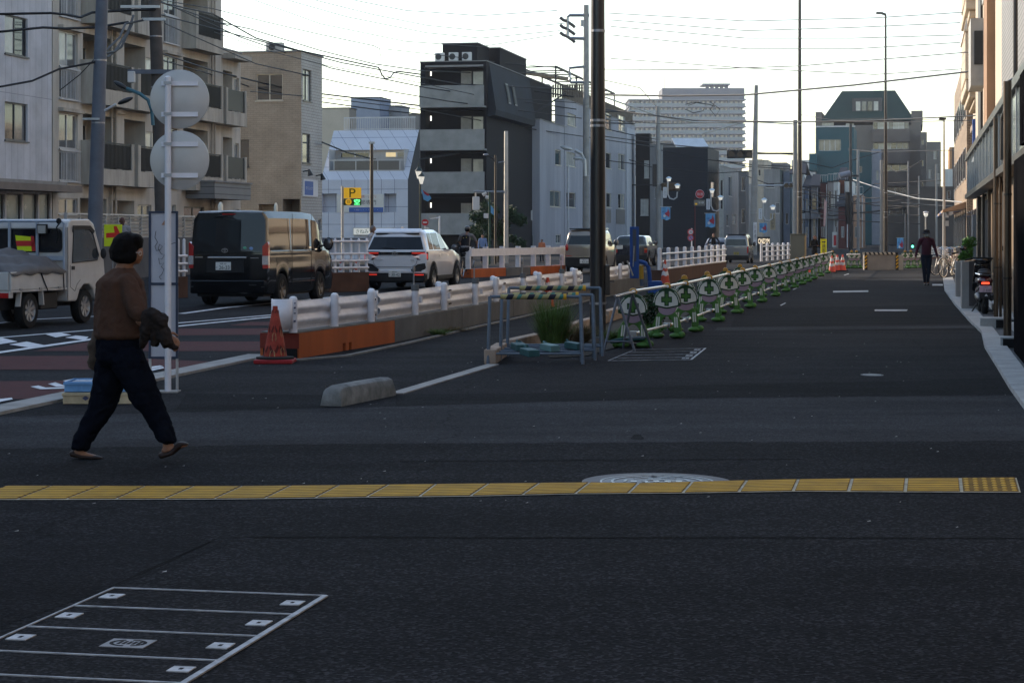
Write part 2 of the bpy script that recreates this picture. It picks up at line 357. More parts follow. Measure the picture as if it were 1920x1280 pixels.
def tile(i,first=False):
    a,b=G(nx[i],ip(nx[i],ny)),G(nx[i+1],ip(nx[i+1],ny)); c,d=G(fx[i+1],ip(fx[i+1],fy)),G(fx[i],ip(fx[i],fy)); o=strip.location
    def q(s,t,z): 
        p=a.lerp(b,s).lerp(d.lerp(c,s),t); return Vector((p.x,p.y,z))-o
    mb=MB(); tb_=MB(); e=.03
    tb_.prism([q(e,.05,.004),q(1-e,.05,.004),q(1-e,.985,.004),q(e,.985,.004)],(0,0,.006))
    if i<19:
        for k in range(7):
            t0=.075+k*.128; t1=t0+.066; vs=[q(.04,t0,.0105),q(.96,t0,.0105),q(.96,t1,.0105),q(.04,t1,.0105)]; m=[q(.05,t0+.012,.0125),q(.95,t0+.012,.0125),q(.95,t1-.012,.0125),q(.05,t1-.012,.0125)]
            mb.add(vs+m,[(4,5,6,7),(0,1,5,4),(1,2,6,5),(2,3,7,6),(3,0,4,7)])
    else:
        for r in range(6):
            for k in range(6):
                s=.1+k*.16; t=.1+r*.16; mb.add([q(s+.05*math.cos(a2),t+.05*math.sin(a2),.0105) for a2 in [j*PI/4 for j in range(8)]]+[q(s+.035*math.cos(a2),t+.035*math.sin(a2),.0135) for a2 in [j*PI/4 for j in range(8)]],
                    [tuple(range(8,16))]+[(j,(j+1)%8,8+(j+1)%8,8+j) for j in range(8)])
    tl=part(strip,'tile',tb_,YELD); part(tl,'raised_bars' if i<19 else 'raised_dots',mb,YEL)
mb=MB(); o=strip.location
mb.poly([G(x,ip(x,ny))+Vector((0,0,.006))-o for x in nx]+[G(x,ip(x,fy))+Vector((0,0,.006))-o for x in fx[::-1]]); part(strip,'bedding',mb,GRT)
for i in range(20): tile(i)
# ---------------- manholes, covers ----------------
STEEL=M('cast iron cover',(.13,.135,.145),.5,.6,.25,6,bump=.3,bs=90); STL2=M('worn steel',(.30,.31,.33),.4,.8,.2,8); DK=M('dark gap',(.012,.012,.013),.9,0,0)
def manhole(px,py,ax,ay,label,detail=True):
    c=G(px,py); rx=ax*c.y/F; ry=(G(px,py-ay).y-G(px,py+ay).y)/2
    t=thing('manhole_cover',label,'manhole cover',c); mb=MB()
    def ring(r0,r1,z0,z1,mat,nm):
        mb=MB(); n=48; vs=[]
        for r,z in((r0,z0),(r0,z1),(r1,z1),(r1,z0)):
            for i in range(n): a=2*PI*i/n; vs.append((rx*r*math.cos(a),ry*r*math.sin(a),z))
        fs=[(k*n+i,k*n+(i+1)%n,(k+1)*n+(i+1)%n,(k+1)*n+i) for k in range(3) for i in range(n)]
        mb.add(vs,fs); part(t,nm,mb,mat)
    ring(.76,1,.001,.004,M('concrete ring',(.17,.175,.18),.8,0,.25,5,bump=.3,bs=80),'surround'); ring(.735,.76,.001,.007,STL2,'rim')
    mb=MB(); n=40; mb.poly([(rx*.735*math.cos(2*PI*i/n),ry*.735*math.sin(2*PI*i/n),.004) for i in range(n)]); cv=part(t,'cover',mb,STEEL)
    if detail:
        mb=MB()
        for rr in(.62,.45,.2):
            for i in range(28):
                if (i//2)%2 and rr<.6: continue
                a=2*PI*i/28; b=2*PI*(i+1.2)/28
                mb.prism([(rx*r*math.cos(x),ry*r*math.sin(x),.004) for r,x in((rr,a),(rr,b),(rr-.035,b),(rr-.035,a))],(0,0,.004))
        for x in(-.3,-.15,0,.15,.3): mb.box(rx*(x-.05),rx*(x+.03),-ry*.06,ry*.06,.004,.008)
        part(cv,'raised_pattern',mb,STL2)
        mb=MB(); mb.poly([(rx*(.0+.05*math.cos(a)),ry*(.52+.05*math.sin(a)),.0085) for a in[j*PI/4 for j in range(8)]]).poly([(rx*(.05+.05*math.cos(a)),ry*(-.5+.05*math.sin(a)),.0085) for a in[j*PI/4 for j in range(8)]]); part(cv,'keyhole',mb,DK)
manhole(1232,904,141,17.5,'round iron manhole cover partly under the yellow tactile strip')
manhole(1635,703,21,2.2,'small pale round cover on the pavement far right',False)
def grate(name,lab,A,B,C,D,rows,nclip):
    """A far-left, B far-right, C near-right, D near-left ground points"""
    t=thing(name,lab,'access cover',A); o=A
    def q(s,tt,z): p=A.lerp(B,s).lerp(D.lerp(C,s),tt); return Vector((p.x,p.y,z))-o
    mb=MB(); mb.prism([q(0,0,.003),q(1,0,.003),q(1,1,.003),q(0,1,.003)],(0,0,.002)); part(t,'infill',mb,A_SIDE)
    mb=MB()
    for s0,s1 in((-.003,.008),(.982,1.008) if nclip==9 else (.985,1.01)): mb.prism([q(s0,0,.003),q(s1,0,.003),q(s1,1,.003),q(s0,1,.003)],(0,0,.006))
    for tt in rows: mb.prism([q(0,tt-.0028,.003),q(1,tt-.0028,.003),q(1,tt+.0028,.003),q(0,tt+.0028,.003)],(0,0,.0065))
    part(t,'frame',mb,M('galvanised frame',(.30,.31,.33),.6,.3,.4,14))
    for i,(r0,r1) in enumerate(zip(rows[:-1],rows[1:])):
        for s in((.035,.865) if nclip==9 else (.865,)):
            tt=(r0+r1)/2-.01; h=(r1-r0)*.11
            mb=MB(); mb.prism([q(s,tt-h,.003),q(s+.085,tt-h,.003),q(s+.085,tt+h,.003),q(s,tt+h,.003)],(0,0,.006)); c=part(t,'clip_plate',mb,M('clip plate',(.40,.41,.43),.6,.2,.35,16))
            mb=MB(); mb.prism([q(s+.035,tt-h*.3,.009),q(s+.05,tt-h*.3,.009),q(s+.05,tt+h*.3,.009),q(s+.035,tt+h*.3,.009)],(0,0,.001)); part(c,'bolt',mb,DK)
    return t,q
A,B=G(212,1104),G(612,1119); C=G(350,1281); D=A+(C-B)
ex=(C-B)*.35; C=C+ex; D=D+ex; Lr=(C-B).length
rw=[0]+[(G(*p)-B).length/Lr for p in((546.7,1154),(481.7,1195),(408,1241))]+[1-.26*.98,1]
rw=[0]+[(Vector(G(*p))-B).length/Lr for p in((546.7,1154),(481.7,1195),(408,1241),(345,1284))]+[1]
t,q=grate('access_cover','long paved access cover in a pale metal frame bottom left',A,B,C,D,rw,9)
m0=(rw[2]+rw[3])/2
mb=MB(); mb.prism([q(.45,m0-.03,.0055),q(.63,m0-.03,.0055),q(.63,m0+.035,.0055),q(.45,m0+.035,.0055)],(0,0,.003)); pl=part(t,'maker_plate',mb,M('grey plate',(.22,.22,.23),.6,.2,.2,9))
mb=MB()
for k in range(16):
    if k in(3,11): continue
    a=2*PI*k/16; b=2*PI*(k+.9)/16
    mb.prism([q(.54+.075*r*math.cos(x),m0+.002+.026*r*math.sin(x),.0087) for r,x in((1,a),(1,b),(.8,b),(.8,a))],(0,0,.001))
for k in range(5): mb.prism([q(.50+.02*k,m0-.01,.0087),q(.512+.02*k,m0-.01,.0087),q(.512+.02*k,m0+.012,.0087),q(.50+.02*k,m0+.012,.0087)],(0,0,.001))
part(pl,'emblem',mb,DK)
A,B,C=G(1190,656),G(1323,653.5),G(1296,675); D=G(1140,677)
grate('access_cover','small access cover with a bright edge bar beside the metal trestle',A,B,C,D,[0,.27,.54,.8,1],4)
# stop block
def stopblock():
    a=G(640,762); b=G(742,741); d=(b-a); L=d.length; rz=math.atan2(d.y,d.x); t=thing('kerb_block','low rounded concrete kerb block at the edge of the pavement','kerb block',a,rz)
    mb=MB(); n=10; vs=[]
    prof=[(0,0),(0,.10),(.02,.155),(.06,.175),(.14,.175),(.18,.15),(.2,0)]
    xs=[0,.03,.07,.12,L*.6,L*.6+.012,L*.6+.02,L*.97,L]; sc_=[.55,.85,.96,1,1,.985,1,.97,.5]
    for x,s in zip(xs,sc_):
        for (y,z) in prof: vs.append((x,y,z*s))
    k=len(prof); fs=[(i*k+j,i*k+j+1,(i+1)*k+j+1,(i+1)*k+j) for i in range(len(xs)-1) for j in range(k-1)]
    fs+=[tuple(range(k))[::-1],tuple(range((len(xs)-1)*k,len(xs)*k))]
    mb.add(vs,fs); part(t,'block',mb,M('weathered block concrete',(.165,.17,.165),.95,0,.42,6,bump=.6,bs=30),smooth=True)
stopblock()

rnd=random.Random(31); mb=MB()
for i in range(150):
    x=rnd.uniform(-4,5); y=rnd.uniform(8,30) ; s=rnd.uniform(.004,.011); mb.add([(x-s,y-s,.012),(x+s,y-s*.6,.013),(x+s*.8,y+s,.016),(x-s*.7,y+s*.8,.012)],[(0,1,2,3)])
structure('grit',mb,M('pale grit',(.3,.29,.27),.9,0,.4,20),'scattered pale grit and leaf scraps on the pavement','stuff')

for nm,pts in (('seam',[(430,1008),(700,1006),(1000,1009),(1400,1007),(1960,1010)]),('seam',[(205,1101),(300,1062),(395,1016)]),('seam',[(700,911.0-45),(1100,862),(1500,861)])):
    pr=rag(pts[:-1]+[pts[-1]],15,1.0,9)[:-1]; a=[G(x,y) for x,y in pr if y>800]; mb=MB()
    for p,q in zip(a[:-2],a[1:-1]):
        if (q-p).length>2.5: continue
        n=Vector((-(q-p).y,(q-p).x,0)).normalized()*.006; mb.add([p+n+Vector((0,0,.0035)),q+n+Vector((0,0,.0035)),q-n+Vector((0,0,.0035)),p-n+Vector((0,0,.0035))],[(0,1,2,3)])
    structure(nm,mb,M('seam tar',(.006,.006,.0065),1,spec=.05))
# ---------------- building kit ----------------
def panel(mb,face,a0,a1,z0,z1,ops,off=0.0):
    """wall plane with recessed openings; face S: y=off, a=x ; face E: x=off, a=y. ops=(a0,a1,z0,z1,depth,back)"""
    if face=='S': pt=lambda a,z,d: (a,off+d,z)
    else: pt=lambda a,z,d: (off-d,a,z)
    A=sorted({a0,a1,*[min(max(o[0],a0),a1) for o in ops],*[min(max(o[1],a0),a1) for o in ops]}); Zs=sorted({z0,z1,*[min(max(o[2],z0),z1) for o in ops],*[min(max(o[3],z0),z1) for o in ops]})
    for i in range(len(A)-1):
        run=None
        for j in range(len(Zs)-1):
            ca=(A[i]+A[i+1])/2; cz=(Zs[j]+Zs[j+1])/2
            ins=any(o[0]<ca<o[1] and o[2]<cz<o[3] for o in ops)
            if not ins:
                if run is None: run=Zs[j]
            elif run is not None:
                mb.quad(pt(A[i],run,0),pt(A[i+1],run,0),pt(A[i+1],Zs[j],0),pt(A[i],Zs[j],0)); run=None
        if run is not None: mb.quad(pt(A[i],run,0),pt(A[i+1],run,0),pt(A[i+1],z1,0),pt(A[i],z1,0))
    for o in ops:
        b0,b1,c0,c1,d,back=o
        mb.quad(pt(b0,c0,0),pt(b1,c0,0),pt(b1,c0,d),pt(b0,c0,d)); mb.quad(pt(b0,c1,0),pt(b1,c1,0),pt(b1,c1,d),pt(b0,c1,d))
        mb.quad(pt(b0,c0,0),pt(b0,c1,0),pt(b0,c1,d),pt(b0,c0,d)); mb.quad(pt(b1,c0,0),pt(b1,c1,0),pt(b1,c1,d),pt(b1,c0,d))
        if back: mb.quad(pt(b0,c0,d),pt(b1,c0,d),pt(b1,c1,d),pt(b0,c1,d))
class Bld:
    def __init__(s,name,label,cat,v,u0,u1,w,z1,mat,group=None,matE=None,z0=0):
        s.v,s.u0,s.u1,s.w,s.z1,s.z0=v,u0,u1,w,z1,z0; s.mat=mat; s.matE=matE or mat
        s.root=thing(name,label,cat,SW(v,u0,0),-TH,group); s.S=[]; s.E=[]
    @classmethod
    def px(c,name,label,cat,pl,pc,pr,v,ytop,mat,**k):
        """pl..pc end wall, corner pc, pr end of street facade, facade plane v"""
        u0=u_of(pc,v); Yc=Yv(pc,v); vl=v_of(pl,u0); u1=u_of(pr,v) if pr else u0+10
        return c(name,label,cat,v,u0,u1,v-vl,Z_(ytop,Yc),mat,**k)
    def r(s,face,x0,y0,x1,y1):
        if face=='E':
            ua,ub=u_of(x0,s.v),u_of(x1,s.v); Ym=(Yv(x0,s.v)+Yv(x1,s.v))/2; return ua-s.u0,ub-s.u0,Z_(y1,Ym),Z_(y0,Ym)
        va,vb=v_of(x0,s.u0),v_of(x1,s.u0); Ym=(Yu(x0,s.u0)+Yu(x1,s.u0))/2; return va-s.v,vb-s.v,Z_(y1,Ym),Z_(y0,Ym)
    def fbox(s,face,rc,d0,d1):
        """box in front of a face: d0..d1 outward distances"""
        a0,a1,z0,z1=rc; mb=MB()
        return mb.box(a0,a1,-d1,-d0,z0,z1) if face=='S' else mb.box(d0,d1,a0,a1,z0,z1)
    def win(s,face,x0,y0,x1,y1,g='dark',mull=1,depth=.14,frame='white',name='window',raw=None,bars=True,rail=0):
        rc=raw or s.r(face,x0,y0,x1,y1); a0,a1,z0,z1=rc
        ops=s.S if face=='S' else s.E; ops.append((a0,a1,z0,z1,depth,False))
        FM={'white':M('frame aluminium',(.42,.42,.42),.4,.3,.1,3),'dark':M('frame dark bronze',(.05,.05,.055),.4,.3,.1,3),'cream':M('frame cream',(.5,.46,.38),.5,0,.1,3)}[frame]
        t=min(.05,(a1-a0)*.08); mb=MB(); D0,D1=-depth+.02,-depth+.07
        def bx(p,q,r_,t_,m=mb,e0=D0,e1=D1):
            if face=='S': m.box(p,q,-e1,-e0,r_,t_)
            else: m.box(e0,e1,p,q,r_,t_)
        bx(a0,a0+t,z0,z1); bx(a1-t,a1,z0,z1); bx(a0+t,a1-t,z0,z0+t); bx(a0+t,a1-t,z1-t,z1)
        for k in range(mull): c=a0+(a1-a0)*(k+1)/(mull+1); bx(c-t/2,c+t/2,z0+t,z1-t)
        bx(a0-.04,a1+.04,z0-.05,z0,mb,0.003,.05)      # sill
        f=part(s.root,name,mb,FM)
        gl=g.split('+') if '+' in g else [g]*(mull+1)
        for k in range(len(gl)):
            mb=MB(); p=a0+t+(a1-a0-2*t)*k/len(gl); q=a0+t+(a1-a0-2*t)*(k+1)/len(gl)
            bx(p+.003,q-.003,z0+t,z1-t,mb,-depth+.028,-depth+.04); part(f,'pane',mb,GLASS(gl[k]))
        if rail:
            mb=MB(); 
            bx(a0,a1,z0+rail-.04,z0+rail,mb,.05,.09); n=max(3,int((a1-a0)/.12))
            for k in range(n+1): c=a0+(a1-a0)*k/n; bx(c-.012,c+.012,z0+.02,z0+rail-.04,mb,.06,.08)
            part(f,'railing',mb,M('railing dark',(.03,.03,.032),.5,.4,.1,3))
        return f
    def recess(s,face,x0,y0,x1,y1,depth=1.0,raw=None):
        rc=raw or s.r(face,x0,y0,x1,y1); (s.S if face=='S' else s.E).append((*rc,depth,True)); return rc
    def add(s,name,mb,mat,**k): return part(s.root,name,mb,mat,**k)
    def slab(s,face,x0,y0,x1,y1,d0,d1,mat,name,raw=None,**k):
        return s.add(name,s.fbox(face,raw or s.r(face,x0,y0,x1,y1),d0,d1),mat,**k)
    def finish(s,parapet=.25,roofmat=None,noroof=False,back=True):
        L=s.u1-s.u0; mb=MB()
        panel(mb,'S',-s.w,0,s.z0,s.z1,s.S)
        if s.matE is s.mat: panel(mb,'E',0,L,s.z0,s.z1,s.E)
        if back: mb.quad((-s.w,0,s.z0),(-s.w,L,s.z0),(-s.w,L,s.z1),(-s.w,0,s.z1)); mb.quad((-s.w,L,s.z0),(0,L,s.z0),(0,L,s.z1),(-s.w,L,s.z1))
        s.add('wall',mb,s.mat)
        if s.matE is not s.mat:
            mb=MB(); panel(mb,'E',0,L,s.z0,s.z1,s.E); s.add('street_facade',mb,s.matE)
        if not noroof:
            mb=MB().box(-s.w+.02,-.02,.02,L-.02,s.z1-.35,s.z1-.2)
            rm=roofmat or M('roof slab',(.22,.22,.22),.9,0,.2,1); s.add('roof',mb,rm)
            e=.06; mb=MB()
            mb.box(-s.w-e,e,-e,.12,s.z1,s.z1+.06).box(-s.w-e,e,L-.12,L+e,s.z1,s.z1+.06).box(-.12,e,.12,L-.12,s.z1,s.z1+.06).box(-s.w-e,-s.w+.12,.12,L-.12,s.z1,s.z1+.06)
            s.add('parapet_coping',mb,rm)
# ---------------- left hand buildings ----------------
LV=-28.5
C_SID=M('white corrugated siding',(.46,.46,.49),.6,0,.16,1.0,kind='tile',sc2=(.45,6,.012),col2=(.26,.26,.29))
C_STU=M('beige render',(.44,.405,.355),.9,0,.20,1.6,streak=True,bump=.3,bs=30); C_STU2=M('beige render dirty',(.38,.345,.295),.9,0,.26,2.4,streak=True,bump=.3,bs=30)
C_BLK=M('black railing panel',(.022,.02,.021),.45,.2,.25,2); C_DARK=M('dark recess',(.03,.028,.027),.9,0,.2,2)
C_TILE=M('tan small tile',(.33,.275,.215),.7,0,.22,.9,kind='brick',sc2=(.3,.1,.012),col2=(.25,.205,.16),bump=.1)
C_PIPE=M('beige downpipe',(.38,.34,.29),.5,0,.15,3)
# unseen row nearer the camera that keeps the street in shade
for (u0,u1,z,lab) in((-30,-2,13,'grey office block in the left row well behind the camera'),(-1,20,15,'tall grey block in the left row outside the picture'),(21,40,13,'white walled block in the left row outside the picture')):
    b=Bld('office_building',lab,'building',LV,u0,u1,10,z,M('plain grey wall',(.33,.33,.33),.8,0,.2,.7))
    for k in range(4):
        for j in range(5): 
            a=1.5+j*((u1-u0-3)/5); b.win('E',0,0,0,0,raw=(a,a+1.8,1.2+k*3,2.8+k*3),mull=0)
    b.finish()
# 1 white siding building
b=Bld('siding_house','white building clad in upright metal siding at the far left edge','building',LV,41,u_of(97,LV),9,12.5,C_SID)
b.win('E',9,31,52,104,'pale+dark',frame='dark'); b.win('E',9,193,52,264,'dark+mid',frame='dark')  # pale left pane of the upper window paints the reflected sky
b.slab('E',-60,345,108,358,.0,.9,M('eave brown',(.17,.14,.12),.7),'eave')
b.slab('E',-60,337,108,345,.003,.35,M('eave grey',(.22,.21,.2),.6),'flashing')
r=b.r('E',0,362,94,416); FR=M('eave brown')
for k,(xa,xb) in enumerate(((-60,-30),(-27,9),(12,41),(44,71),(74,95))): b.win('E',xa,363,xb,418,'frost',mull=0,frame='dark')
for k in range(3):
    for j in range(3): a=3+j*6; b.win('E',0,0,0,0,raw=(a,a+1.5,1.5+k*3.4,3.3+k*3.4),mull=1,frame='dark')
b.finish()
for p in b.root.children:
    if p.name.startswith('window') and p.data.vertices[0].co.x==0: pass
# frosted yellowish glass
MC['window glass frosted'].node_tree.nodes['Principled BSDF'].inputs['Base Color'].default_value=(.34,.32,.2,1)
# 2 apartment building with recessed balconies
u97=u_of(98.5,LV); u415=u_of(415,LV); u450=u_of(451,LV); uS=u97+.03
ap=Bld('apartment_building','long beige rendered apartment block with black railed balconies','building',LV,uS,u415,9,14.5,C_STU)
def ubay(x): return u_of(x,LV)-uS
FZ=[.55,3.35,6.15,8.95,11.75]
def balcony(x0,x1,lev,sidepanel=True,door=True):
    """x pixel range of the front along the facade, slab top at FZ[lev]"""
    a,c=ubay(x0),ubay(x1); z=FZ[lev]; root=ap.root
    ap.E.append((a+.15,c-.15,z+.05,z+2.35,1.15,True))
    mb=MB().box(.003,.62,a,c,z-.14,z+.42); f=part(root,'balcony',mb,C_STU2)
    [part(f,'side_panel',q,C_STU2) for q in (MB().box(.5,.62,a,a+.22,z+.42,z+1.38),MB().box(.5,.62,c-.22,c,z+.42,z+1.38),MB().box(.003,.62,a-.05,a-.003,z-.14,z+1.4))]
    mb=MB().box(.54,.57,a+.22,c-.22,z+.46,z+1.3).box(.52,.59,a+.22,c-.22,z+1.32,z+1.37); n=int((c-a)/.12)
    for k in range(n): mb.box(.571,.585,a+.26+k*.12,a+.28+k*.12,z+.46,z+1.3)
    part(f,'railing',mb,C_BLK)
    if door:
        mb=MB(); w0=a+.35; w1=c-.4; m=(w0+w1)/2
        mb.box(-1.13,-1.08,w0,w0+.06,z+.1,z+2.1).box(-1.13,-1.08,w1-.06,w1,z+.1,z+2.1).box(-1.13,-1.08,m-.03,m+.03,z+.1,z+2.05).box(-1.13,-1.08,w0,w1,z+2.05,z+2.12); d=part(root,'balcony_door',mb,M('frame aluminium'))
        mb=MB().box(-1.125,-1.1,w0+.06,m-.03,z+.1,z+2.05); part(d,'pane',mb,GLASS('pale' if lev%2 else 'dark')); mb=MB().box(-1.125,-1.1,m+.03,w1-.06,z+.1,z+2.05); part(d,'pane',mb,GLASS('dark'))
for lev in(1,2,3,4):
    for x0,x1 in((152,222),(230,275)): balcony(x0,x1,lev,door=(lev>0))
    balcony(341,392,lev)
# ground floor recesses
ap.recess('E',150,372,200,432,1.0); ap.recess('E',212,376,252,415,1.0)
ap.win('E',258,384,284,410,'mid'); ap.win('E',110,372,146,402,'mid'); ap.win('E',322,384,330,410,'mid',mull=0); ap.win('E',345,388,383,412,'mid',frame='dark')
def tallwin(x0,x1,lev,g='mid+pale'):
    a,c=ubay(x0),ubay(x1); z=FZ[lev]+.1
    f=ap.win('E',0,0,0,0,g,raw=(a,c,z+.95,z+2.15)); 
    f2=ap.win('E',0,0,0,0,'mid',raw=(a,c,z-.15,z+.86),frame='white'); mb=MB()
    mb.box(.08,.1,a-.05,c+.05,z+.86,z+.9).box(.08,.1,a-.05,c+.05,z-.2,z-.16)
    for k in range(14): y=a+(c-a)*k/13; mb.box(.083,.097,y-.01,y+.01,z-.2,z+.88)
    part(f2,'railing',mb,M('railing dark')); mb=MB().box(.003,.2,a-.1,c+.15,z+2.2,z+2.32); part(f,'hood',mb,C_STU2)
for lev in(1,2,3): tallwin(111,146,lev,'pale+mid' if lev==2 else 'mid')
for lev in(0,1,2,3):
    a,c=ubay(256),ubay(286); z=FZ[lev]; 
    if lev: ap.win('E',0,0,0,0,'pale+mid',raw=(a+.9,c+.9,z+1.0,z+2.0))
for lev in(1,2,3):
    a,c=ubay(307),ubay(334); z=FZ[lev]; tallwin(307,332,lev,'mid+dark')
for x,hh in((205,14),(213,14),(394,12),(399,12)): a=ubay(x); part(ap.root,'drainpipe',MB().cyl((.09,a,.3),(.09,a,hh),.05,n=8),C_PIPE)
for lev in range(4): a=ubay(213); part(ap.root,'pipe_branch',MB().box(.06,.12,a,a+.9,FZ[lev]+2.5,FZ[lev]+2.56),C_PIPE)
ap.finish()
# lower right end of the block
a2=Bld('apartment_annex','lower stepped end of the beige apartment block before the tan tiled house','building',LV,u415+.02,u450,9,Z_(96,Yv(432,LV)),C_STU)
def bx(x): return u_of(x,LV)-a2.u0
for lev,(x0,x1) in((2,(398,437)),(1,(398,437)),(0,(400,437))):
    a,c=bx(416.5),bx(x1); z=FZ[lev]
    if lev: 
        a2.E.append((a+.1,c-.1,z+.05,z+2.2,1.0,True)); mb=MB().box(.003,.62,a-1.2,c,z-.14,z+.42); f=a2.add('balcony',mb,C_STU2)
        [part(f,'side_panel',q,C_STU2) for q in (MB().box(.5,.62,a-1.2,a-1.0,z+.42,z+1.38),MB().box(.5,.62,c-.2,c,z+.42,z+1.38))]; mb=MB().box(.54,.57,a-1,c-.2,z+.46,z+1.33); part(f,'railing',mb,C_BLK)
    a2.win('E',0,0,0,0,'mid',raw=(c+.15,c+.75,z+.1,z+2.0),mull=1)
mb=MB().box(.003,.6,.02,a2.u1-a2.u0-.3,Z_(113,84),Z_(103,84)); a2.add('cornice',mb,C_STU2)
a2.finish()
# louvred fence in front
def louver_fence():
    v=-26.2; u0=u_of(122,v); u1=u_of(362,v); t=thing('louvre_fence','white louvred fence on a dark base wall in front of the apartment block','fence',SW(v,u0),-TH); Lh=u1-u0
    zt=Z_(402,Yv(130,v)); zb=Z_(446,Yv(130,v)); mb=MB().box(-.1,.1,0,Lh,0,zb); part(t,'base_wall',mb,M('dark plinth',(.10,.095,.095),.9,0,.2,1.5))
    n=6; mb=MB()
    for k in range(n): z=zb+.04+k*(zt-zb-.05)/n; mb.add([(.0,0,z+.02),(.06,0,z+(zt-zb)/n-.03),(.06,Lh,z+(zt-zb)/n-.03),(.0,Lh,z+.02),(-.02,0,z+.02),(.04,0,z+(zt-zb)/n-.03),(.04,Lh,z+(zt-zb)/n-.03),(-.02,Lh,z+.02)],[(0,1,2,3),(4,5,6,7),(0,4,5,1),(3,7,6,2),(1,5,6,2),(0,4,7,3)])
    part(t,'louvre_panel',mb,M('louvre white',(.52,.52,.5),.5,0,.12,1)); m=int(Lh/1.0)
    for k in range(m+1): y=Lh*k/m; part(t,'post',MB().box(-.03,.07,y-.02,y+.02,zb,zt),M('frame aluminium'))
    part(t,'top_rail',MB().box(-.03,.08,0,Lh,zt,zt+.05),M('frame aluminium'))
louver_fence()
# 3 tan tiled house
b=Bld.px('tiled_house','narrow tan tiled three storey house with a roof air conditioner','building',400,565,604,LV-.3,97,C_TILE,matE=M('pale tile face',(.44,.42,.39),.7,0,.1,.8,kind='brick',sc2=(.4,.14,.012),col2=(.22,.2,.18)))
b.win('S',480,139,530,189,'dark',frame='cream'); b.win('S',448,262,467,313,'dark',mull=0,frame='dark'); b.win('E',568,131,584,190,'dark+pale',frame='dark'); b.win('E',567,251,582,306,'mid',mull=0,frame='dark')
b.win('E',597,411,603,433,'dark',mull=0); b.recess('S',530,373,562,398,1.5); b.recess('S',485,383,522,398,.5)
b.slab('E',567,337,594,369,.003,.06,M('sign white',(.6,.6,.62),.5,0,.05),'sign_panel'); r=b.r('E',569,340,585,366); f=b.add('sign_face',b.fbox('E',r,.061,.066),M('sign blue',(.05,.11,.33),.5,0,.1)); 
o=text(f,'lettering','クリニック',M('sign white'),(.068,(r[0]+r[1])/2,(r[2]+r[3])/2),.16,width=(r[1]-r[0])*.8,rot=(R(90),0,R(90)))
b.finish()
mb=MB().box(-.25,0,-.1,.3,0,.3); 
def lampbracket(b,x,y):
    r=b.r('E',x,y,x+6,y+8); mb=MB().cyl((0,r[0],r[3]),(.3,r[0],r[3]+.05),.03).cyl((.3,r[0],r[3]+.1),(.38,r[0],r[3]-.2),.05,.14,n=10); b.add('wall_lamp',mb,M('black metal',(.015,.015,.016),.4,.3,.1))
lampbracket(b,568,322); lampbracket(b,592,330)
mb=MB().box(-1.9,-1.1,.4,.8,b.z1+.06,b.z1+.5); ac=b.add('air_conditioner',mb,M('ac cream',(.4,.39,.36),.5)); part(ac,'fan_grille',MB().lathe([(.16,.39),(.16,.36)],(-1.6,0,b.z1+.28),16,'y'),M('ac fan dark',(.05,.05,.05),.6))
v=LV+.6
t=Bld('porch_canopy','grey panelled canopy jutting out below the tan tiled house','canopy',-27.3,u_of(402,-27.3),u_of(470,-27.3),3.2,Z_(341,Yv(402,-27.3)),M('grey cladding',(.19,.19,.19),.6,0,.1,1,kind='board',sc2=(9,.28,.02),col2=(.08,.08,.08)),z0=Z_(372,Yv(402,-27.3)))
t.finish(noroof=False)
